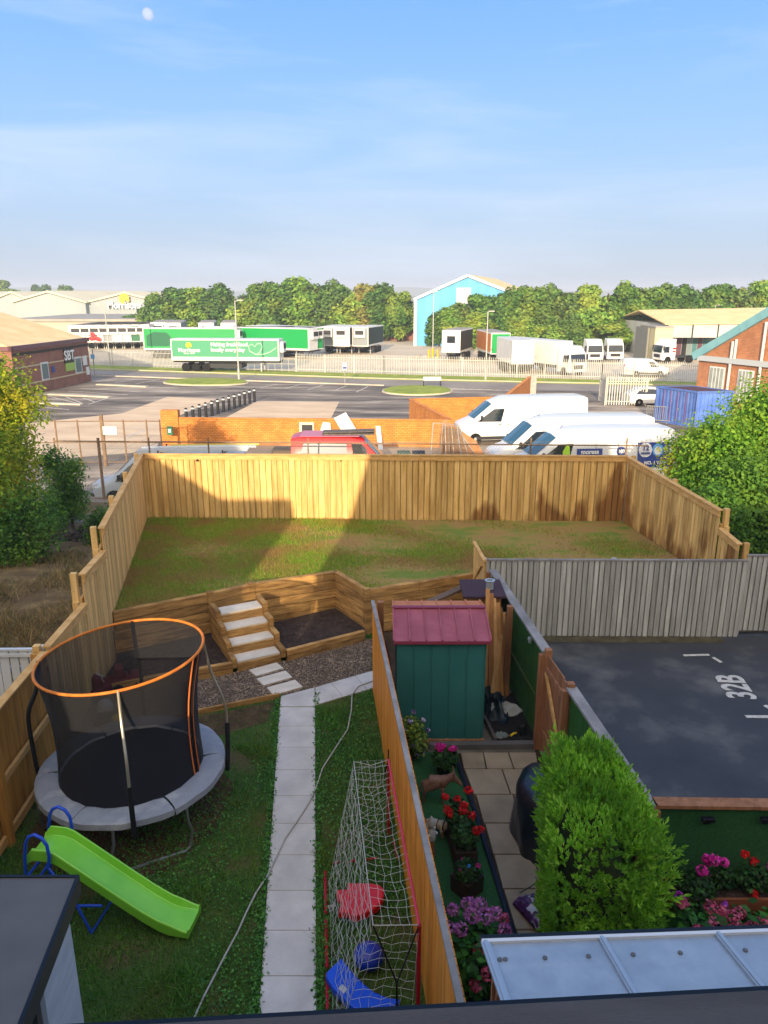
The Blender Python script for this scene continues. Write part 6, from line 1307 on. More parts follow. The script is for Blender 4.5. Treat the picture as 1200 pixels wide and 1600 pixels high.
yg = thing('depot_gate', 'silver bar gate with yellow rails in the depot fence', 'gate', W(335, 578.2, G)[:]); ga_, gb_ = W(336, 578.2, G), W(462, 581.5, G); mb = MB()
for k in range(13): p = ga_.lerp(gb_, k / 12); mb.tube([p, p + Vector((0, 0, 1.6))], .035, 4)
for z in (.2, .9, 1.55): mb.tube([ga_ + Vector((0, 0, z)), gb_ + Vector((0, 0, z))], .04, 4)
mb.build('gate_bars', PALI, yg, world=True); YEL = M('safety_yellow', 'C8A21E', rough=.5)
for z in (1.15, 1.45): mb = MB(); mb.beam(ga_ + Vector((1.5, .3, z)), ga_ + Vector((4.8, .3, z)), .05, .12); mb.build('yellow_rail', YEL, yg, world=True)
# small car behind the gate
ct = thing('parked_car', 'white hatchback car parked behind the open palisade gate', 'car', W(1054, 632, G)[:], R(183)); st = [(0, .3, .5, .62, .62, .68, .5), (.12, .2, .6, .75, .78, .82, .68), (1.0, .18, .8, .95, .85, .86, .7), (1.75, .18, .9, 1.4, .86, .87, .6), (2.3, .18, .92, 1.47, .86, .87, .6), (3.3, .18, .92, 1.42, .86, .87, .6), (3.95, .2, .92, 1.0, .82, .84, .66), (4.05, .3, .8, .9, .78, .8, .6)]
loft(st, 'body', VW, ct); sidepanel(st, [(1.35, .95), (1.8, 1.3), (2.3, 1.36), (3.2, 1.32), (3.6, .97)], 'side_window', DKG, ct); wheels(ct, (.8, 3.3), .86, .31)
MB().add([(1.06, -.62, .98), (1.06, .62, .98), (1.7, .54, 1.38), (1.7, -.54, 1.38)], [(3, 2, 1, 0)]).build('windscreen', BGL, ct)
for s_ in (1, -1): mb = MB(); mb.box(.1, s_ * .6, .55, .2, .26, .14); mb.build('headlight', LGT, ct, bevel=.03)
yv, _ = van('small white van driving past inside the depot fence', W(1040, 588, G)[:], R(180), 4.9, 1.95, low=True)
# bollards
BOL = M('bollard_black', '1A1B1E', rough=.5); b0 = None
bp = [(301.5, 651, 0), (311, 650, 0), (320, 649, 0), (329, 648, 0), (338, 646, 0), (347, 642.5, 0), (357, 638, 0), (365, 636, 0), (373, 632, 0), (381, 628, 0), (389, 625, 0), (397, 621, 0)]
a = W(292, 663, G); b = W(398, 628, G); nb_l = 13
for i in range(nb_l):
    f = 1 - (1 - i / (nb_l - 1)); p = a.lerp(b, f)
    if b0 is None:
        b0 = thing('bollard', '', 'bollard', p[:], group='black bollards along the concrete bay'); mb = MB(); mb.lathe([(.0, 0), (.11, 0), (.11, 1.05), (.09, 1.12), (.05, 1.15), (0, 1.15)], n=12); mb.build('post', BOL, b0, smooth=True); mb = MB(); mb.lathe([(.112, .93), (.114, .94), (.114, 1.02), (.112, 1.03)], n=12); mb.build('white_band', WFR, b0); o = b0
    else: o = dup(b0, p[:])
    o['label'] = 'black bollard with a white band, %s in the row counting from the brick wall' % ORD[i]
# lamp posts and signs
LPM = M('lamp_column', 'A8A8A2', rough=.5)
def lamp(label, px, yb_, yt, arm=.9, base=None):
    p = W(px, yb_, G); d = ray(px, yt); h = HC + d.z * (p.y / d.y) - G; t = thing('street_lamp', label, 'street lamp', p[:], group='tall street lamps'); mb = MB(); mb.tube([(0, 0, 0), (0, 0, 1.2)], .11, 8); mb.tube([(0, 0, 1.2), (0, 0, h)], .075, 8, r2=.05); mb.build('column', LPM, t, smooth=True)
    mb = MB(); mb.tube([(0, 0, h - .05), (arm * .6, 0, h + .05)], .035, 6); mb.box(arm * .75, 0, h, .6, .22, .1); mb.build('lamp_head', LPM, t)
    if base: mb = MB(); mb.tube([(0, 0, 0), (0, 0, 1.3)], .2, 8); mb.build('base_guard', YEL, t)
lamp('street lamp standing on the left of the depot fence by the brick office', 172.5, 573, 476, -.9); lamp('street lamp on the grass island in front of the green trailers', 373.5, 595, 470, .7); lamp('street lamp in front of the depot fence between the white trucks and blue warehouse', 758.5, 594, 487, .5); lamp('tall lamp column with yellow base in front of the blue warehouse', 676, 559, 456, .3, True); lamp('lamp column next to the loading dock building on the right', 1110, 545, 477, .8)
p = W(539, 598, G); t = thing('road_sign', 'blue and white notice on a grey pole by the road', 'sign', p[:]); mb = MB(); mb.tube([(0, 0, 0), (0, 0, 2.2)], .04, 6); mb.build('pole', GALV, t); mb = MB(); mb.box(0, -.06, 1.3, .45, .03, .7); mb.build('sign_plate', WFR, t); mb = MB(); mb.box(0, -.08, 1.4, .38, .02, .2); mb.build('blue_band', NAVY, t)
p = W(675, 606, G); t = thing('island_sign', 'low white sign board on two dark posts on the grass island', 'sign', p[:]); mb = MB(); mb.box(0, 0, .7, 1.7, .06, .35) ; mb.build('sign_plate', WFR, t)
for x in (-.8, .8): mb = MB(); mb.tube([(x, .05, 0), (x, .05, 1.05)], .05, 6); mb.build('post', TRIM, t)
p = W(148.5, 590, G); t = thing('entry_sign', 'small blue sign on a thin pole at the corner of the brick office', 'sign', p[:]); mb = MB(); mb.tube([(0, 0, 0), (0, 0, 3.0)], .04, 6); mb.build('pole', GALV, t); mb = MB(); mb.box(0, -.05, 2.0, .4, .03, .45); mb.build('sign_plate', SKYB, t)
# ======================= BUILDINGS =======================
# brick office at the left
TANR = grooved('tan_roof', 'D8BA80', 'E6CB94', ax=1, freq=1.2, depth=.3, rough=.6); GRR = M('grey_roof', '8B877E', '9A958B', sc=.4, rough=.7)
of = thing('brick_office', 'dark red brick office with tan ridged roof at the left edge', 'office building', (-31.2, 66, G)); oc = W(143, 595, G); fc = W(27, 622, G)
d_ = (oc - fc); th = math.atan2(d_.y, d_.x); Lf = d_.length; of.location = fc; of.rotation_euler = (0, 0, th)
mb = MB(); mb.box(Lf / 2, 8, 0, Lf, 16, 4.25); mb.build('wall', DBR, of)
mb = MB(); mb.box(Lf / 2, -.0, 4.0, Lf + .3, .3, .38); mb.box(-.0, 8, 4.0, .3, 16.3, .38); mb.box(Lf, 8, 4.0, .3, 16.3, .38); mb.build('parapet', M('plum_fascia', '6A4850', rough=.5), of)
mb = MB(); mb.add([(-.1, 0, 4.3), (Lf + .1, 0, 4.3), (Lf + .1, 16, 4.3), (-.1, 16, 4.3), (1.5, 8, 6.9), (Lf - 1.5, 8, 6.9)], [(0, 1, 5, 4), (2, 3, 4, 5), (3, 0, 4), (1, 2, 5), (3, 2, 1, 0)]); mb.build('roof', TANR, of)
STR = M('cream_band', 'B8A888', rough=.8); DKB = M('dark_band', '2E2824', rough=.8)
for z, mt in ((.95, STR), (2.45, STR), (3.55, DKB)): mb = MB(); mb.box(Lf / 2, -.02, z, Lf, .06, .12 if mt is STR else .22); mb.build('band', mt, of)
def fx(px): return (WY(px, 560, 70) and (lambda r_: r_)(0)) if False else None
def onwall(px):    # distance along the office front for a picture column
    a, b = fc, oc; lo, hi = 0., 1.
    for _ in range(40):
        m_ = (lo + hi) / 2; q = a.lerp(b, m_); zc = math.cos(PIT) * q.y + math.sin(PIT) * (HC - q.z)
        if 600 + FP * q.x / zc < px: lo = m_
        else: hi = m_
    return lo * Lf
for px0, px1 in ((68, 79), (120, 130)):
    x0_, x1_ = onwall(px0), onwall(px1); mb = MB(); mb.box((x0_ + x1_) / 2, -.03, 1.05, x1_ - x0_, .08, 1.6); f = mb.build('window', WFR, of); mb = MB(); mb.box((x0_ + x1_) / 2, -.08, 1.15, (x1_ - x0_) * .8, .02, 1.35); mb.build('pane', M('pale_window', '5A6E72', rough=.2), f)
x0_, x1_ = onwall(104.5), onwall(118.5); mb = MB(); mb.box((x0_ + x1_) / 2, -.09, 2.2, x1_ - x0_, .08, 1.35); mb.build('sign_board', LAMPB, of)
text('SBT', 1.25, SIGW, of, ((x0_ + x1_) / 2, -.15, 2.9), (R(90), 0, 0), bold=.03, sx=.95, ext=.01)
mb = MB(); mb.box((x0_ + x1_) / 2 + .05, -.09, 1.45, x1_ - x0_, .08, .75); mb.build('green_notice', M('lime_sign', '8FAE4E', rough=.5), of)
x0_ = onwall(135); mb = MB(); mb.box(x0_, -.08, 1.7, .8, .06, .95); mb.box(x0_ + .4, -.08, .7, .6, .06, .8); mb.build('notice', WFR, of); x0_ = onwall(86); mb = MB(); mb.box(x0_, -.08, 1.6, .5, .05, .55); mb.build('notice', NAVY, of)
mb = MB(); mb.box(-.05, 3.5, 0, .12, 5, 3.1); mb.build('roller_door', M('roller_door', '4E5458', rough=.5), of); mb = MB(); mb.box(-.5, 3.5, 3.1, 1.2, 5.6, .3); mb.build('canopy', TRIM, of)
# right brick workshop with teal verge
wk = thing('brick_workshop', 'orange brick workshop with teal roof edge at the right edge', 'workshop', (25, 60.9, G), math.atan2(54.8 - 60.9, 27.6 - 25)); WBR = brickmat('workshop_brick', 'A66840', 'B87A50', '8A6A54', bw=.24, bh=.1)
L_ = 24; ze_ = 4.0; zr_ = 10.6
mb = MB(); mb.prism([(0, 0, 0), (L_, 0, 0), (L_, 0, ze_), (L_ / 2, 0, zr_), (0, 0, ze_)], (0, 30, 0)); mb.build('wall', WBR, wk)
TEAL = M('teal_verge', '6C9CA4', '7AAAB0', sc=1, rough=.5); sl2 = Vector((L_ / 2 + .5, 0, zr_ - ze_ + .28))
for a, b in (((-.5, -.1, ze_ - .1), (L_ / 2, -.1, zr_ + .18)), ((L_ / 2, -.1, zr_ + .18), (L_ + .5, -.1, ze_ - .1))): mb = MB(); mb.beam(a, b, .3, .6); mb.build('verge', TEAL, wk)
mb = MB(); mb.prism([(-.5, .1, ze_ + .1), (L_ / 2, .1, zr_ + .4), (L_ + .5, .1, ze_ + .1), (L_ / 2, .1, zr_ + .2)], (0, 30, 0)); mb.build('roof', GRR, wk)
mb = MB(); mb.box(L_ / 2, -.12, ze_ - .35, L_, .25, .4); mb.build('ledge', M('ledge_grey', 'A9B0B4', rough=.6), wk)
def onw(px, par_a, dvec):
    lo, hi = 0., 24.
    for _ in range(40):
        m_ = (lo + hi) / 2; q = par_a + dvec * m_; zc = math.cos(PIT) * q.y + math.sin(PIT) * (HC - q.z)
        if 600 + FP * q.x / zc < px: lo = m_
        else: hi = m_
    return lo
dv = Vector((2.6, -6.1, 0)).normalized(); pa = Vector((25, 60.9, G))
for px0, px1 in ((1104, 1124), (1148, 1168)):
    x0_, x1_ = onw(px0, pa, dv), onw(px1, pa, dv); mb = MB(); mb.box((x0_ + x1_) / 2, -.02, .9, x1_ - x0_ + .2, .1, 2.4); f = mb.build('window', WFR, wk); mb = MB(); mb.box((x0_ + x1_) / 2, -.09, 1.0, x1_ - x0_, .03, 2.2); mb.build('pane', M('grey_pane', '7E8680', '9AA29A', sc=3, rough=.3), f)
    mb = MB()
    for k in range(1, 4): mb.box(x0_ + (x1_ - x0_) * k / 4, -.11, 1.0, .06, .03, 2.2)
    mb.build('glazing_bar', WFR, f)
for px, z0_, z1_ in ((1134, 0, 7.0), (1180, 0, 9.5), (1139, ze_, 6)):
    x_ = onw(px, pa, dv); mb = MB(); mb.box(x_, -.16, z0_, .14, .12, max(.3, ze_ + (zr_ - ze_) * x_ / (L_ / 2) - .5 - z0_)); mb.build('downpipe', WFR, wk)
# loading dock building
dk = thing('dock_building', 'loading dock building with tan roof and teal strip curtains', 'warehouse', W(1037, 563, G)[:]); PNL = M('panel_grey', 'A9ABA4', 'BABCB4', sc=.5, rough=.6); PNC = M('panel_cream', 'BDB48E', rough=.6)
o0 = Vector(dk.location); y_ = 0; Lk = 22
mb = MB(); mb.box(Lk / 2, 10, 3.0, Lk, 20, 1.7); mb.box(Lk / 2, 12, 0, Lk - .2, 16, 3.0); mb.build('wall', PNL, dk)
mb = MB(); mb.prism([(-.4, -.3, 4.7), (Lk + .4, -.3, 4.9), (Lk + .4, 11, 6.6), (-.4, 11, 6.2)], (0, 0, .15)); mb.prism([(-.4, 11, 6.2), (Lk + .4, 11, 6.6), (Lk + .4, 21, 4.8), (-.4, 21, 4.8)], (0, 0, .15)); mb.build('roof', TANR, dk)
rg = random.Random(4)
for k in range(15): mb = MB(); mb.box(.5 + k * .72, 4.0, 0, .66, .1, 3.0); mb.build('strip_curtain', [M('teal_strip', '3E6E72', rough=.6), M('plum_strip', '5A3A48', rough=.6), M('grey_strip', '6E7E82', rough=.6), M('black_strip', '15181C', rough=.6)][[0, 1, 2, 0, 1, 3, 2, 0, 1, 0, 2, 1, 0, 3, 2][k]], dk)
for k in range(7): mb = MB(); mb.box(.05 + k * 3.4, -.04, 2.9, .16, .1, 1.85); mb.build('panel_joint', TRIM, dk)
mb = MB(); mb.box(-1.2, .5, 0, 2.3, 6, 4.4); mb.build('side_annexe', PNC, dk); mb = MB(); mb.box(-2.55, 2, 0, .25, 5, 4.3); mb.build('end_bay', M('dark_panel', '7A7A72', rough=.7), dk)
mb = MB(); mb.prism([(-2.8, -3, 4.5), (5, -3, 4.9), (5, 2, 5.1), (-2.8, 2, 4.9)], (0, 0, .12)) if False else mb.box(-1.2, .5, 4.4, 2.5, 6.3, .15); mb.build('annexe_roof', GRR, dk)
# blue gabled warehouse
bh = thing('blue_warehouse', 'tall sky blue gabled warehouse with a white square sign', 'warehouse', W(649, 540, G)[:], R(-14)); BLW = M('sheet_blue', '4E95C2', '5CA2CC', sc=.3, st=(3, 1, .3), rough=.6); Wb = 17.5
zc_ = math.cos(PIT) * bh.location.y + math.sin(PIT) * (HC - 8); hp_ = lambda y: HC - G - (y - 457) * zc_ / (FP / math.cos(PIT)); he_ = hp_(469); hk = hp_(434)
mb = MB(); mb.prism([(0, 0, 0), (Wb, 0, 0), (Wb, 0, he_ + .6), (Wb / 2, 0, hk), (0, 0, he_)], (0, 45, 0)); mb.build('wall', BLW, bh)
mb = MB(); mb.prism([(-.3, -.2, he_), (Wb / 2, -.2, hk + .15), (Wb + .3, -.2, he_ + .5), (Wb + .3, -.2, he_ + .8), (Wb / 2, -.2, hk + .5), (-.3, -.2, he_ + .3)], (0, 45.4, 0)); mb.build('roof', TANR, bh)
for a, b in (((-.3, -.3, he_ + .1), (Wb / 2, -.3, hk + .3)), ((Wb / 2, -.3, hk + .3), (Wb + .3, -.3, he_ + .6))): mb = MB(); mb.beam(a, b, .2, .4); mb.build('verge', WFR, bh)
mb = MB(); mb.box(0, -.2, 0, .5, .3, he_); mb.build('corner_trim', WFR, bh); mb = MB(); mb.box(Wb / 2 - .6, -.15, hp_(474), 2.4, .15, 2.5); mb.build('square_sign', WFR, bh)
lb2 = thing('low_blue_shed', 'low bright blue shed roof left of the tall blue warehouse', 'shed', W(615, 533, G)[:]); mb = MB(); mb.box(2, 8, 0, 7, 12, 1.8); mb.build('wall', DBR, lb2); mb = MB(); mb.prism([(-1.6, 1.8, 1.8), (5.6, 1.8, 2.6), (5.6, 14, 3.6), (-1.6, 14, 3.0)], (0, 0, .2)); mb.build('roof', M('bright_blue', '2E7CC8', rough=.5), lb2)
# supermarket warehouse at the left
mw = thing('depot_warehouse', 'long pale multi gabled depot warehouse with a white name sign', 'warehouse', (-130, 225, G)); PALE = M('pale_cladding', '8A9296', '969EA0', sc=.05, rough=.7); CRM = M('cream_roof', 'CFC4A0', 'DAD0AE', sc=.05, rough=.7)
def gx(px, Y=225): return (px - 600) / FP * (math.cos(PIT) * Y + math.sin(PIT) * 4)
def gz(py, Y=225): return HC - (py - 457) * (math.cos(PIT) * Y + math.sin(PIT) * 4) / (FP / math.cos(PIT))
gs = [(-160, -40, 20), (20, -40, 20)]
prs = [(-136, 475, -78, 459, -20, 474), (-20, 474, 20, 459, 52, 472), (26, 474, 82, 458, 138, 474), (138, 474, 197, 460, 240, 471)]
for x0_, y0_, xm, ym, x1_, y1_ in prs:
    P_ = [(gx(x0_), 0, G), (gx(x1_), 0, G), (gx(x1_), 0, gz(y1_)), (gx(xm), 0, gz(ym)), (gx(x0_), 0, gz(y0_))]; off = 0 if x0_ != 26 else -2
    mb = MB(); mb.prism([(a, 225 + off, c) for a, b, c in P_], (0, 90, 0)); mb.build('hall_wall', PALE, mw, world=True)
    mb = MB(); mb.prism([(gx(x0_) - .5, 224.6 + off, gz(y0_) + .1), (gx(xm), 224.6 + off, gz(ym) + .2), (gx(x1_) + .5, 224.6 + off, gz(y1_) + .1), (gx(x1_) + .5, 224.6 + off, gz(y1_) + .5), (gx(xm), 224.6 + off, gz(ym) + .7), (gx(x0_) - .5, 224.6 + off, gz(y0_) + .5)], (0, 91, 0)); mb.build('hall_roof', CRM, mw, world=True)
text('Morrisons', 2.75, SIGW, mw, (gx(196) + 130, 224 - 225, gz(477) - G), (R(90), 0, 0), bold=.04, ext=.05, sx=.86)
def flower(par, x, y, z, s, mt):
    mb = MB()
    for k in range(7): a = math.pi * k / 6 * 1.5 - .4; e = Vector((x + s * .55 * math.cos(a), y, z + s * .55 * math.sin(a))); mb.lathe([(0, -.02), (s * .24, -.02), (s * .24, .02), (0, .02)], e.x, y, e.z, 8, 'y')
    mb.lathe([(0, -.02), (s * .3, -.02), (s * .3, .03), (0, .03)], x, y, z, 10, 'y'); mb.build('flower_emblem', mt, par)
YLW = M('emblem_yellow', 'E0B41E', rough=.5); flower(mw, gx(197) + 130, -1.1, gz(466.5) - G, 2.0, YLW)
lw = thing('loading_hall', 'low flat grey roofed loading hall in front of the pale warehouse', 'warehouse', (gx(60, 165), 165, G)); mb = MB(); mb.box(13, 20, 0, 40, 40, 2.9); mb.build('wall', M('cream_wall', 'A39C8C', rough=.7), lw); mb = MB(); mb.box(13, 20, 2.9, 41, 41, .5); mb.build('roof', GRR, lw)
# pale gable tip beyond the right hand trees
pg = thing('far_gable', 'pale gable tip showing above the right hand trees', 'warehouse', (gx(846, 230), 230, G)); mb = MB(); mb.prism([(-7, 0, 0), (7, 0, 0), (7, 0, 7.6), (0, 0, gz(448, 230) - G), (-7, 0, 7.6)], (0, 40, 0)); mb.build('wall', PALE, pg)
# ======================= TRAILERS AND TRUCKS =======================
TWH = M('trailer_white', 'CFCFCB', 'C2C2BE', sc=.8, rough=.45); TGR = M('trailer_green', '118A44', rough=.4); TDG = M('trailer_dark_green', '0F5A3C', rough=.4); TSG = M('trailer_sage', '3E8A68', rough=.45); TDK = M('trailer_dark', '1E2C2C', rough=.5); TGY = M('trailer_grey', '7E8488', rough=.5); MNT = M('mint_line', '9AD8A8', rough=.5)
def atfront(px, py, dg, Lx): return W(px, py, G) - Vector((math.cos(R(dg)), math.sin(R(dg)), 0)) * Lx
def trailer(label, p, rz, Lx=13.0, H=2.75, side=TWH, front=TWH, top=TWH, unit=True, name='trailer', group='parked lorry trailers', zf=1.15, skirt=.28):
    """x = length, front face at +x"""
    t = thing(name, label, 'trailer', p[:], rz, group); mb = MB(); mb.box(Lx / 2, 0, zf, Lx, 2.5, H); mb.build('box_body', TWH, t, bevel=.05)
    if side is not TWH:
        for s_ in (-1, 1): mb = MB(); mb.box(Lx / 2, s_ * 1.255, zf + skirt, Lx - .3, .02, H - skirt - .14); mb.build('side_panel', side, t)
    if front is not TWH: mb = MB(); mb.box(Lx + .01, 0, zf + .15, .03, 2.3, H - .3); mb.build('front_panel', front, t)
    if top is not TWH: mb = MB(); mb.box(Lx / 2, 0, zf + H + .005, Lx - .1, 2.4, .03); mb.build('top_panel', top, t)
    if unit: mb = MB(); mb.box(Lx + .22, 0, zf + H - 1.5, .4, 1.7, 1.2); u_ = mb.build('cooling_unit', TWH, t, bevel=.05); mb = MB(); mb.box(Lx + .43, 0, zf + H - 1.1, .02, 1.3, .6); mb.build('grille', TRIM, u_)
    mb = MB(); mb.box(Lx / 2, 0, zf - .22, Lx, 1.2, .22); mb.box(Lx * .5, 0, .45, Lx * .3, 2.4, .5); mb.build('chassis', TRIM, t)
    for x in (1.6, 2.8, 4.0):
        for s_ in (-1, 1): mb = MB(); mb.lathe([(.2, -.15), (.48, -.15), (.5, 0), (.48, .15), (.2, .15)], x, s_ * 1.08, .5, 14, 'y'); mb.build('wheel', TYR, t)
    for s_ in (-1, 1): mb = MB(); mb.box(Lx - 2.2, s_ * .9, 0, .14, .14, 1.0); mb.build('landing_leg', GALV, t)
    return t
p1 = W(275, 579, G); t1_ = trailer('sage green trailer with white slogan lettering and heart outline, nearest the depot gate', p1, R(-4), 12.6, 2.45, side=TSG, zf=1.25, skirt=.45)
for s_, z, sz in (('Making fresh food', 3.1, .72), ('locally every day', 2.5, .72)): text(s_, sz * .82, SIGW, t1_, (4.7, -1.28, z), (R(90), 0, 0), align='LEFT', bold=.012, ext=.005)
text('Morrisons', .62, SIGW, t1_, (2.15, -1.28, 2.45), (R(90), 0, 0), bold=.01, ext=.005); text('Since 1899', .3, SIGW, t1_, (2.15, -1.28, 2.1), (R(90), 0, 0), ext=.005); flower(t1_, 2.15, -1.29, 3.0, .45, YLW)
pts = [(12.3, -1.28, 2.7), (11.6, -1.28, 2.2), (10.7, -1.28, 1.9), (9.9, -1.28, 1.9), (9.2, -1.28, 2.3), (9.1, -1.28, 2.9), (9.5, -1.28, 3.1), (9.85, -1.28, 2.8), (10.1, -1.28, 3.15), (10.5, -1.28, 3.2), (10.7, -1.28, 2.8), (10.4, -1.28, 2.2), (10.1, -1.28, 1.95)]
pts = [(a, b, c * .95 + .2) for a, b, c in pts]; mb = MB(); mb.tube([Vector(q) for q in pts], .07, 5); mb.build('heart_outline', MNT, t1_)
t2_ = trailer('bright green trailer with dark leaf shape behind the left end of the slogan trailer', W(231, 559, G), R(-3), 13, 3.0, side=TGR); mb = MB(); mb.prism([(.5, -1.28, 1.7), (3.6, -1.28, 1.7), (4.0, -1.28, 2.8), (3.4, -1.28, 3.5), (1.6, -1.28, 3.6), (.5, -1.28, 3.1)], (0, .01, 0)); mb.build('leaf_shape', TDG, t2_)
t3_ = trailer('bright green trailer with yellow patch behind the slogan trailer', W(325, 556, G), R(-7), 13, 3.0, side=TGR); mb = MB(); mb.prism([(1.2, -1.28, 4.0), (2.3, -1.28, 3.0), (3.2, -1.28, 3.2), (3.4, -1.28, 4.0)], (0, .01, 0)); mb.build('yellow_patch', YLW, t3_)
trailer('green trailer parked obliquely beside the slogan trailer, white front', W(372, 556, G), R(-24), 12.5, 3.0, side=TGR, front=TWH)
trailer('trailer with a green front panel, between the white fronted and dark ones', W(395, 553, G), R(-35), 12.5, 3.0, side=TGR, front=TGR)
trailer('grey roofed trailer with dark green front at the end of the fanned row', W(412, 551, G), R(-44), 12.5, 3.0, side=TDG, front=TDG)
trailer('dark sided box trailer with a pale roof, first of three by the left trees', atfront(512, 553, -101, 8), R(-101), 8, 2.8, side=TDK, front=TGY)
trailer('box trailer with white front and dark side, middle of three by the left trees', atfront(534, 554, -104, 8), R(-104), 8, 2.8, side=TDK, front=TWH)
trailer('grey fronted box trailer with dark side, last of three by the left trees', atfront(563, 554, -106, 8), R(-106), 8, 2.8, side=TDK, front=TGY)
cols = [(TWH, TWH), (TWH, TSG), (TWH, TWH), (TGY, TWH), (TWH, TDK), (TWH, TWH), (TWH, TDG), (TWH, TWH)]
names_ = ['white trailer front at the left end of the row by the brick office', 'white trailer front with green side, second in the row from the brick office', 'white trailer with red berry picture, third from the brick office', 'grey trailer front, fourth in the row from the brick office', 'white trailer front with dark side, fifth in the row from the brick office', 'white trailer front, sixth in the row from the brick office', 'dark green trailer front, seventh in the row from the brick office', 'white trailer front with window, last in the row before the green trailer']
for k in range(8):
    p = W(118 + k * 14.5, 547 - .2 * k, G); tt = trailer(names_[k], p + Vector((0, 12, 0)), R(-88), 12, 2.7, side=cols[k][1], front=TDG if k == 6 else cols[k][0], top=GRR)
    if k == 2:
        mb = MB()
        for q, (a, b) in enumerate(((-.5, 1.8), (.1, 1.9), (.6, 1.7), (-.8, 2.6), (-.2, 2.4))): mb.blob((12.48, a, b), (.06, .4, .35), 10, 6)
        mb.build('berry_picture', REDS, tt)
for k, (px, py) in enumerate(((225, 533), (248, 534), (300, 534), (335, 534))): trailer(['pale grey roofed trailer behind the green ones, farthest left', 'pale grey roofed trailer behind the leaf trailer, beside the farthest left one', 'pale grey roofed trailer behind the yellow patch trailer, left one', 'pale grey roofed trailer behind the yellow patch trailer, right one'][k], W(px, py + 11, G) + Vector((0, 14, 0)), R(-80), 13, 2.9, side=TGY, top=GRR)
def cab(par, x=0, H=2.75, w_=2.4, dark=False, zf=.45):
    """tractor cab, front at -x"""
    mb = MB(); mb.add([(x - 1.0, y * w_ / 2, zf) for y in (-1, 1)] + [(x - 1.05, y * w_ / 2, zf + .9) for y in (-1, 1)] + [(x - .85, y * w_ / 2 * .95, zf + H * .72) for y in (-1, 1)] + [(x - .2, y * w_ / 2 * .9, zf + H) for y in (-1, 1)] + [(x + 1.0, y * w_ / 2 * .9, zf + H + .05) for y in (-1, 1)] + [(x + 1.0, y * w_ / 2, zf) for y in (-1, 1)],
        [(0, 2, 3, 1), (2, 4, 5, 3), (4, 6, 7, 5), (6, 8, 9, 7), (8, 10, 11, 9), (10, 0, 1, 11), (0, 10, 8, 6, 4, 2), (1, 3, 5, 7, 9, 11)]); b_ = mb.build('cab', VW, par, bevel=.05)
    mb = MB(); mb.add([(x - 1.07, -w_ / 2 + .15, zf + 1.0), (x - 1.07, w_ / 2 - .15, zf + 1.0), (x - .90, w_ / 2 - .2, zf + H * .7), (x - .90, -w_ / 2 + .2, zf + H * .7)], [(3, 2, 1, 0)]); mb.build('windscreen', DKG, par)
    for s_ in (-1, 1):
        mb = MB(); q = [(x - .8, zf + 1.0), (x - .65, zf + H * .66), (x + .0, zf + H * .66), (x + .05, zf + 1.0)]; mb.add([(a, s_ * (w_ / 2 + .01), c) for a, c in q], [(0, 1, 2, 3) if s_ > 0 else (3, 2, 1, 0)]); mb.build('side_window', DKG, par)
        mb = MB(); mb.box(x - 1.04, s_ * w_ * .36, zf + .15, .08, .4, .2); mb.build('headlight', LGT, par); mb = MB(); mb.box(x - .9, s_ * (w_ / 2 + .15), zf + 1.3, .1, .18, .6); mb.build('mirror', TRIM, par)
    mb = MB(); mb.box(x - 1.05, 0, zf + .35, .06, w_ * .6, .42); mb.build('grille', TRIM, par)
    for xx in (x - .1,):
        for s_ in (-1, 1): mb = MB(); mb.lathe([(.2, -.15), (.48, -.15), (.5, 0), (.48, .15), (.2, .15)], xx, s_ * (w_ / 2 - .15), .5, 14, 'y'); mb.build('wheel', TYR, par)
def tractor(label, p, rz, s=1, rear=True):
    t = thing('lorry_cab', label, 'lorry', p[:], rz, 'lorry tractor units'); t.scale = (s, s, s); cab(t)
    mb = MB(); mb.box(2.6, 0, .7, 3.4, .9, .25); mb.build('chassis', TRIM, t)
    for s_ in (-1, 1): mb = MB(); mb.lathe([(.2, -.2), (.48, -.2), (.5, 0), (.48, .2), (.2, .2)], 3.3, s_ * .95, .5, 14, 'y'); mb.build('wheel', TYR, t)
    return t
tractor('white lorry cab facing the camera in front of the trees, left of the pair', W(925, 566, G), R(94), .92); tractor('white lorry cab facing the camera in front of the trees, right of the pair', W(957, 565, G), R(92), .92)
tc_ = tractor('white lorry cab with red stripes backed up to the loading dock', W(1036, 567, G), R(12), .95); mb = MB(); mb.box(.75, -1.22, 1.9, .5, .03, .22); mb.box(.7, -1.22, 1.5, .4, .03, .2); mb.build('red_stripe', REDS, tc_)
for (px, py, l_) in ((985, 556, 'plain'),): pass
lr = thing('box_lorry', 'long white box lorry with cab turned to the camera inside the depot fence', 'lorry', W(892, 587, G)[:], R(75)); lr.rotation_euler = (0, 0, R(118)); cab(lr)
mb = MB(); mb.box(6.2, 0, 1.1, 9.6, 2.5, 2.55); mb.build('box_body', TWH, lr, bevel=.05); mb = MB(); mb.box(6, 0, .7, 9.5, 1, .3); mb.build('chassis', TRIM, lr)
for x in (6.2, 8.4, 9.5):
    for s_ in (-1, 1): mb = MB(); mb.lathe([(.2, -.15), (.48, -.15), (.5, 0), (.48, .15), (.2, .15)], x, s_ * 1.08, .5, 14, 'y'); mb.build('wheel', TYR, lr)
trailer('white trailer end left of the long white lorry', W(808, 586, G) + Vector((0, 8, 0)), R(-86), 8, 2.6, unit=False)
trailer('green fronted trailer with orange side behind the lamp post', atfront(781, 568, -86, 10), R(-86), 10, 2.7, side=M('orange_side', 'B8743C', rough=.5), front=TGR, top=GRR, unit=False)
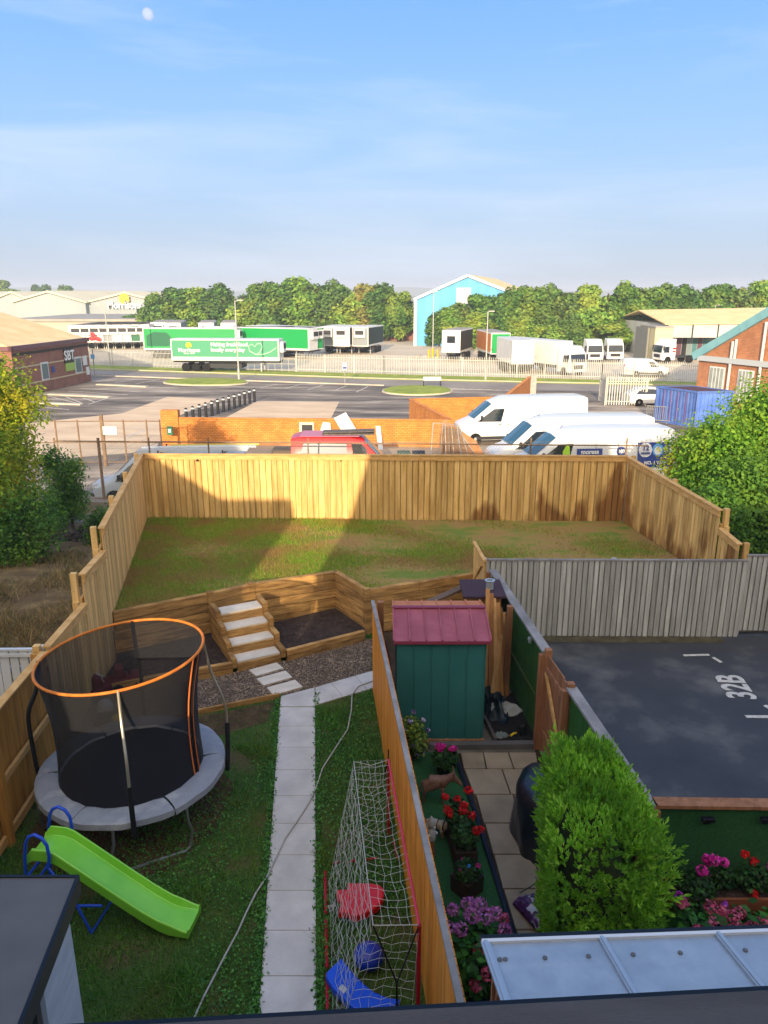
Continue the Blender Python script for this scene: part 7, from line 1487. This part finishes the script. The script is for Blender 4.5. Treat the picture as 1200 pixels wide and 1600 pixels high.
t = trailer('white trailer with dark rear window and dark side by the tall lamp column', atfront(704, 565, -108, 8), R(-108), 8, 2.9, side=TDK, unit=False, top=GRR); mb = MB(); mb.box(8.03, 0, 2.4, .03, 1.1, .9); mb.build('window', DKG, t)
for k, px in enumerate((670, 684)): mb = MB(); p = W(px, 560, G); mb.lathe([(.0, 0), (.15, 0), (.15, 1.2), (0, 1.25)], n=8); tag(mb.build('yellow_bollard', YEL, loc=p), ['yellow safety bollard left of the tall lamp column', 'yellow safety bollard right of the tall lamp column'][k], 'bollard')
heap('pale rubble heap right of the white trailer with the window', 752, 556, 108, 4.5, 1.3, ('8A7A68', 'B0A28E'), 70, 3); heap('rubble and blocks left of the white trailer with the window', 662, 556, 108, 1.6, .8, ('8A7A68', 'C0B29E'), 30, 4)
p = W(258, 555, G)
# ======================= TREES =======================
def far_tree_mesh(seed, wd, ht, lm, n=5200, sz=.30):
    rg = np.random.default_rng(seed); bl = []
    for k in range(13): z = rg.uniform(.12, .86) * ht; r = wd * (1 - abs(z / ht - .45) * .9) * .55; a = rg.uniform(0, 6.28); q = rg.uniform(.1, .62) * r; bl.append(((q * 1.6 * math.cos(a), q * 1.3 * math.sin(a), z), (r * rg.uniform(.55, .85),) * 2 + (r * rg.uniform(.5, .8),)))
    P, d = shell(bl, n, rg, .55, .07); P[:, 2] = np.abs(P[:, 2]); V, F = leaves(P, sz, rg, asp=.65, up=.5, out_=d); return V, F
LM = [leafmat('tree_leaf_%d' % i, c, transl=.25, patch=p_, psc=.35) for i, (c, p_) in enumerate(((['436826', '52782E', '375822', '608838'], '7A9038'), (['3C6028', '4A7030', '304E24', '5A8038'], '64803A'), (['5E8830', '70983A', '4C7028', '80A444'], '94A440'), (['4C6A30', '5E7C36', '3E5A2A', '728840'], '8C8644')))]
BARK = M('bark', '3A2E22', '54463A', sc=5, rough=1)
protos = []
for i in range(4):
    for j in range(2):
        V, F = far_tree_mesh(100 + i * 7 + j, 5.0, 10.0, None); me = mesh_np('crown', V, F, LM[i]); mb = MB(); mb.tube([(0, 0, 0), (.1, 0, 4), (0, .1, 8)], .22, 6, r2=.08)
        for q in range(4): a = q * 1.6; mb.tube([(0, 0, 2 + q), (1.2 * math.cos(a), 1.2 * math.sin(a), 4 + q)], .09, 5, r2=.03)
        o_ = mb.build('trunk', BARK, None, loc=(0, 0, 0)); tm = o_.data; bpy.data.objects.remove(o_); protos.append((me, tm))
def tree(px, ybase, ytop, wpx, kind, label, group, Yx=0, G0=G, cat='tree'):
    p = W(px, ybase, G0) + Vector((0, Yx, 0)); d = ray(px, ytop); h = HC + d.z * (p.y / d.y) - G0; zc = math.cos(PIT) * p.y + 2.4; wd = wpx * zc / FP
    if Yx: p.x = (px - 600) / FP * zc
    t = thing('tree', label, cat, p[:], random.uniform(0, 6.28), group); me, tm = protos[kind % len(protos)]
    for n_, m_ in (('crown', me), ('trunk', tm)): o = link(bpy.data.objects.new(n_, m_)); o.parent = t
    t.scale = (wd / 5.0, wd / 5.0, h / 8.9)
TL = [(203, 520, 494, 30, 3), (224, 520, 482, 34, 3), (250, 527, 464, 44, 0), (285, 527, 452, 56, 1), (318, 527, 455, 52, 4), (350, 528, 450, 56, 2), (383, 528, 455, 52, 5), (412, 528, 449, 54, 0), (441, 529, 444, 56, 1), (471, 529, 440, 58, 4), (500, 529, 441, 58, 6), (528, 530, 445, 54, 2), (553, 531, 447, 54, 5), (578, 532, 444, 56, 7), (603, 533, 446, 56, 3), (622, 534, 458, 38, 1)]
for i, a in enumerate(TL): tree(*a, 'broad green tree in the left wood, %s counting from the pale warehouse sign' % ORD[i], 'trees of the left wood')
for i, a in enumerate([(276, 520, 470, 40, 5), (330, 520, 466, 60, 7), (395, 520, 462, 60, 3), (455, 520, 455, 60, 2), (540, 522, 456, 60, 0), (592, 524, 455, 44, 6)]): tree(*a, 'rear tree filling the gaps of the left wood, %s from the left' % ORD[i], 'rear trees of the left wood', Yx=14)
TR = [(686, 541, 492, 38, 2), (704, 542, 484, 46, 4), (728, 542, 470, 46, 6), (752, 542, 462, 48, 1), (722, 544, 500, 46, 5), (745, 545, 492, 50, 4), (778, 543, 462, 46, 3), (803, 543, 457, 50, 0), (830, 544, 450, 54, 1), (860, 544, 452, 54, 2), (888, 545, 456, 50, 7), (915, 546, 452, 54, 4), (944, 546, 448, 56, 5), (973, 547, 450, 54, 0), (1002, 547, 452, 52, 1), (1030, 546, 452, 54, 2), (1058, 545, 449, 54, 3), (1086, 544, 451, 54, 6), (1114, 543, 447, 56, 1), (1143, 542, 450, 54, 7)]
for i, a in enumerate(TR): tree(*a, 'full green tree in the right wood, %s counting from the blue warehouse' % ORD[i], 'trees of the right wood')
for i, a in enumerate([(820, 548, 498, 44, 4), (858, 548, 500, 46, 5), (893, 549, 497, 40, 2), (962, 549, 495, 56, 5), (990, 548, 500, 40, 4), (1172, 540, 446, 56, 4), (1200, 540, 449, 56, 1), (1228, 540, 452, 56, 3)]): tree(*a, 'lower leafy tree standing in front of the right wood, %s from the blue warehouse' % ORD[i], 'front trees of the right wood')
for i, a in enumerate([(4, 495, 441, 34, 0), (22, 495, 446, 24, 5), (60, 495, 448, 26, 2), (78, 495, 446, 26, 3), (105, 495, 449, 26, 0)]): tree(*a, 'distant tree rising behind the pale warehouse roofs, %s from the left' % ORD[i], 'distant trees behind the warehouse', Yx=90)
# distant low hills
HILL = M('distant_hill', '5E6E5A', '6A7862', sc=.002, rough=1); V = []; F = []; n = 80
for k in range(n + 1): x = -2600 + 5200 * k / n; h = 16 + 7 * math.sin(k * .37) + 4 * math.sin(k * 1.1); V += [(x, 2300, G - 1), (x, 2400, h), (x, 2800, G - 1)]
for k in range(n): a = k * 3; F += [(a, a + 3, a + 4, a + 1), (a + 1, a + 4, a + 5, a + 2)]
tag(MB().add(V, F).build('hills', HILL, smooth=True), kind='structure')
# nearer trees at both sides
YLF = leafmat('maple_leaf', ['6E9420', '8CB02C', '5A8420', 'A8BC34', '7AA028'], transl=.5, patch='BCB42A', psc=1.1); DLF = leafmat('dark_leaf', ['3A6420', '4A7826', '30561A', '5A8A2C'], transl=.4, patch='6E9430', psc=1.0); BLF = leafmat('bush_leaf', ['5C8C24', '6EA02C', '4A7A1E', '86B038'], transl=.45, patch='9CB436', psc=.8)
def near_tree(label, base, h, w_, lm, n, seed, sz=.055, trunk=True, zlo=.25, cat='tree', name='tree', nb2=26):
    rg = np.random.default_rng(seed); t = thing(name, label, cat, base); bl = []
    for k in range(nb2): z = rg.uniform(zlo, .93); r = w_ * (math.sin(min(1, (z - zlo * .6)) * math.pi * .9) * .5 + .25); a = rg.uniform(0, 6.28); q = rg.uniform(.3, .95) * r; s_ = rg.uniform(.34, .62) * w_; bl.append(((q * math.cos(a) * .85, q * math.sin(a) * .85, z * h), (s_, s_, s_ * rg.uniform(.6, 1.0))))
    P, d = shell(bl, n, rg, .3, .24); P[:, 2] = np.maximum(P[:, 2], .05); V, F = leaves(P, sz, rg, asp=.62, up=.6, out_=d); obj_np('crown', V, F, lm, t)
    if trunk:
        mb = MB(); mb.tube([(0, 0, -.3), (.05, .02, h * .4), (0, 0, h * .85)], .07 * h / 4, 8, r2=.02)
        for c, r in bl[::2]: mb.tube([(0, 0, max(.2, c[2] - .9)), (c[0] * .5, c[1] * .5, c[2] - .35), c], .022, 5, r2=.008)
        mb.build('trunk', BARK, t, smooth=True)
    return t
b = WY(28, 850, 24.0); near_tree('yellow green maple tree at the left edge above the scrub', (b.x - .3, 24.0, -1.3), 6.0, 1.75, YLF, 21000, 51, .062)
b = WY(60, 840, 25.5); near_tree('lower leafy branches left of the maple, overhanging the bank', (WY(-20, 850, 22).x, 22, -1.2), 4.4, 1.7, YLF, 15000, 52, .06)
b = WY(112, 810, 27.0); near_tree('small dark green sapling right of the maple by the left fence', (b.x, 27.0, -1.6), 3.3, .95, DLF, 6500, 53, .055, nb2=16)
for lb_, px, yb_, Y_, h_, w_, n_, sd_ in (('bramble bush growing under the maple at the left edge', 40, 870, 21.5, 1.9, 1.5, 9000, 71), ('tangled dark scrub between the maple and the sapling', 88, 800, 28, 1.5, 1.1, 5000, 72), ('low dark weeds against the outside of the left fence', 150, 800, 25, 1.1, .8, 3000, 73)):
    b = WY(px, yb_, Y_); near_tree(lb_, (b.x, Y_, bank_z(b.x, Y_)), h_, w_, DLF, n_, sd_, .05, trunk=True, zlo=.1, cat='bush', name='bush', nb2=14)
# right hand bushes
for lb_, px, yb_, Y_, ytop, wd, lm, n, sd_ in (('yellow topped bush behind the right corner of the timber fence', 1066, 850, 25, 668, 1.45, YLF, 15000, 61), ('tall light green tree filling the right edge', 1196, 850, 24, 606, 2.0, BLF, 24000, 62), ('dense dark green bush low down at the right edge behind the grey fence', 1165, 890, 20.5, 720, 1.7, DLF, 17000, 63), ('green bush between the yellow topped one and the tall right tree', 1120, 850, 23, 660, 1.6, BLF, 16000, 64), ('low dark bush hugging the outside of the right timber fence', 1120, 870, 19.5, 775, 1.1, DLF, 9000, 65)):
    p = WY(px, yb_, Y_); z0 = bank_z(p.x, Y_); h = WY(px, ytop, Y_).z - z0; near_tree(lb_, (p.x, Y_, z0), h, wd, lm, n, sd_, .06, zlo=.12, cat='bush' if 'bush' in lb_ else 'tree', name='bush' if 'bush' in lb_ else 'tree')
# moon
mo = WY(231, 22, 2600); MOON = bpy.data.materials.new('moon'); MOON.use_nodes = True; n_ = MOON.node_tree.nodes; l_ = MOON.node_tree.links; b_ = n_['Principled BSDF']; b_.inputs['Base Color'].default_value = (.55, .55, .55, 1); b_.inputs['Roughness'].default_value = 1
tr_ = n_.new('ShaderNodeBsdfTransparent'); ms_ = n_.new('ShaderNodeMixShader'); ms_.inputs[0].default_value = .17; l_.new(tr_.outputs[0], ms_.inputs[1]); l_.new(b_.outputs[0], ms_.inputs[2]); l_.new(ms_.outputs[0], n_['Material Output'].inputs[0])
mb = MB(); mb.blob((0, 0, 0), 17, 24, 16); tag(mb.build('moon', MOON, smooth=True, loc=mo), 'pale daytime moon high in the left of the sky', 'moon')
# ======================= HAZE =======================
hm = bpy.data.materials.new('haze_air'); hm.use_nodes = True; n_ = hm.node_tree.nodes; n_.remove(n_['Principled BSDF'])
pv = n_.new('ShaderNodeVolumePrincipled'); pv.inputs['Color'].default_value = (.86, .92, 1, 1); pv.inputs['Density'].default_value = HAZE_D; pv.inputs['Anisotropy'].default_value = .1
hm.node_tree.links.new(pv.outputs[0], n_['Material Output'].inputs['Volume'])
mb = MB(); mb.box(0, 1420, G - 1.2, 6600, 3840, 30); tag(mb.build('haze', hm), kind='stuff')
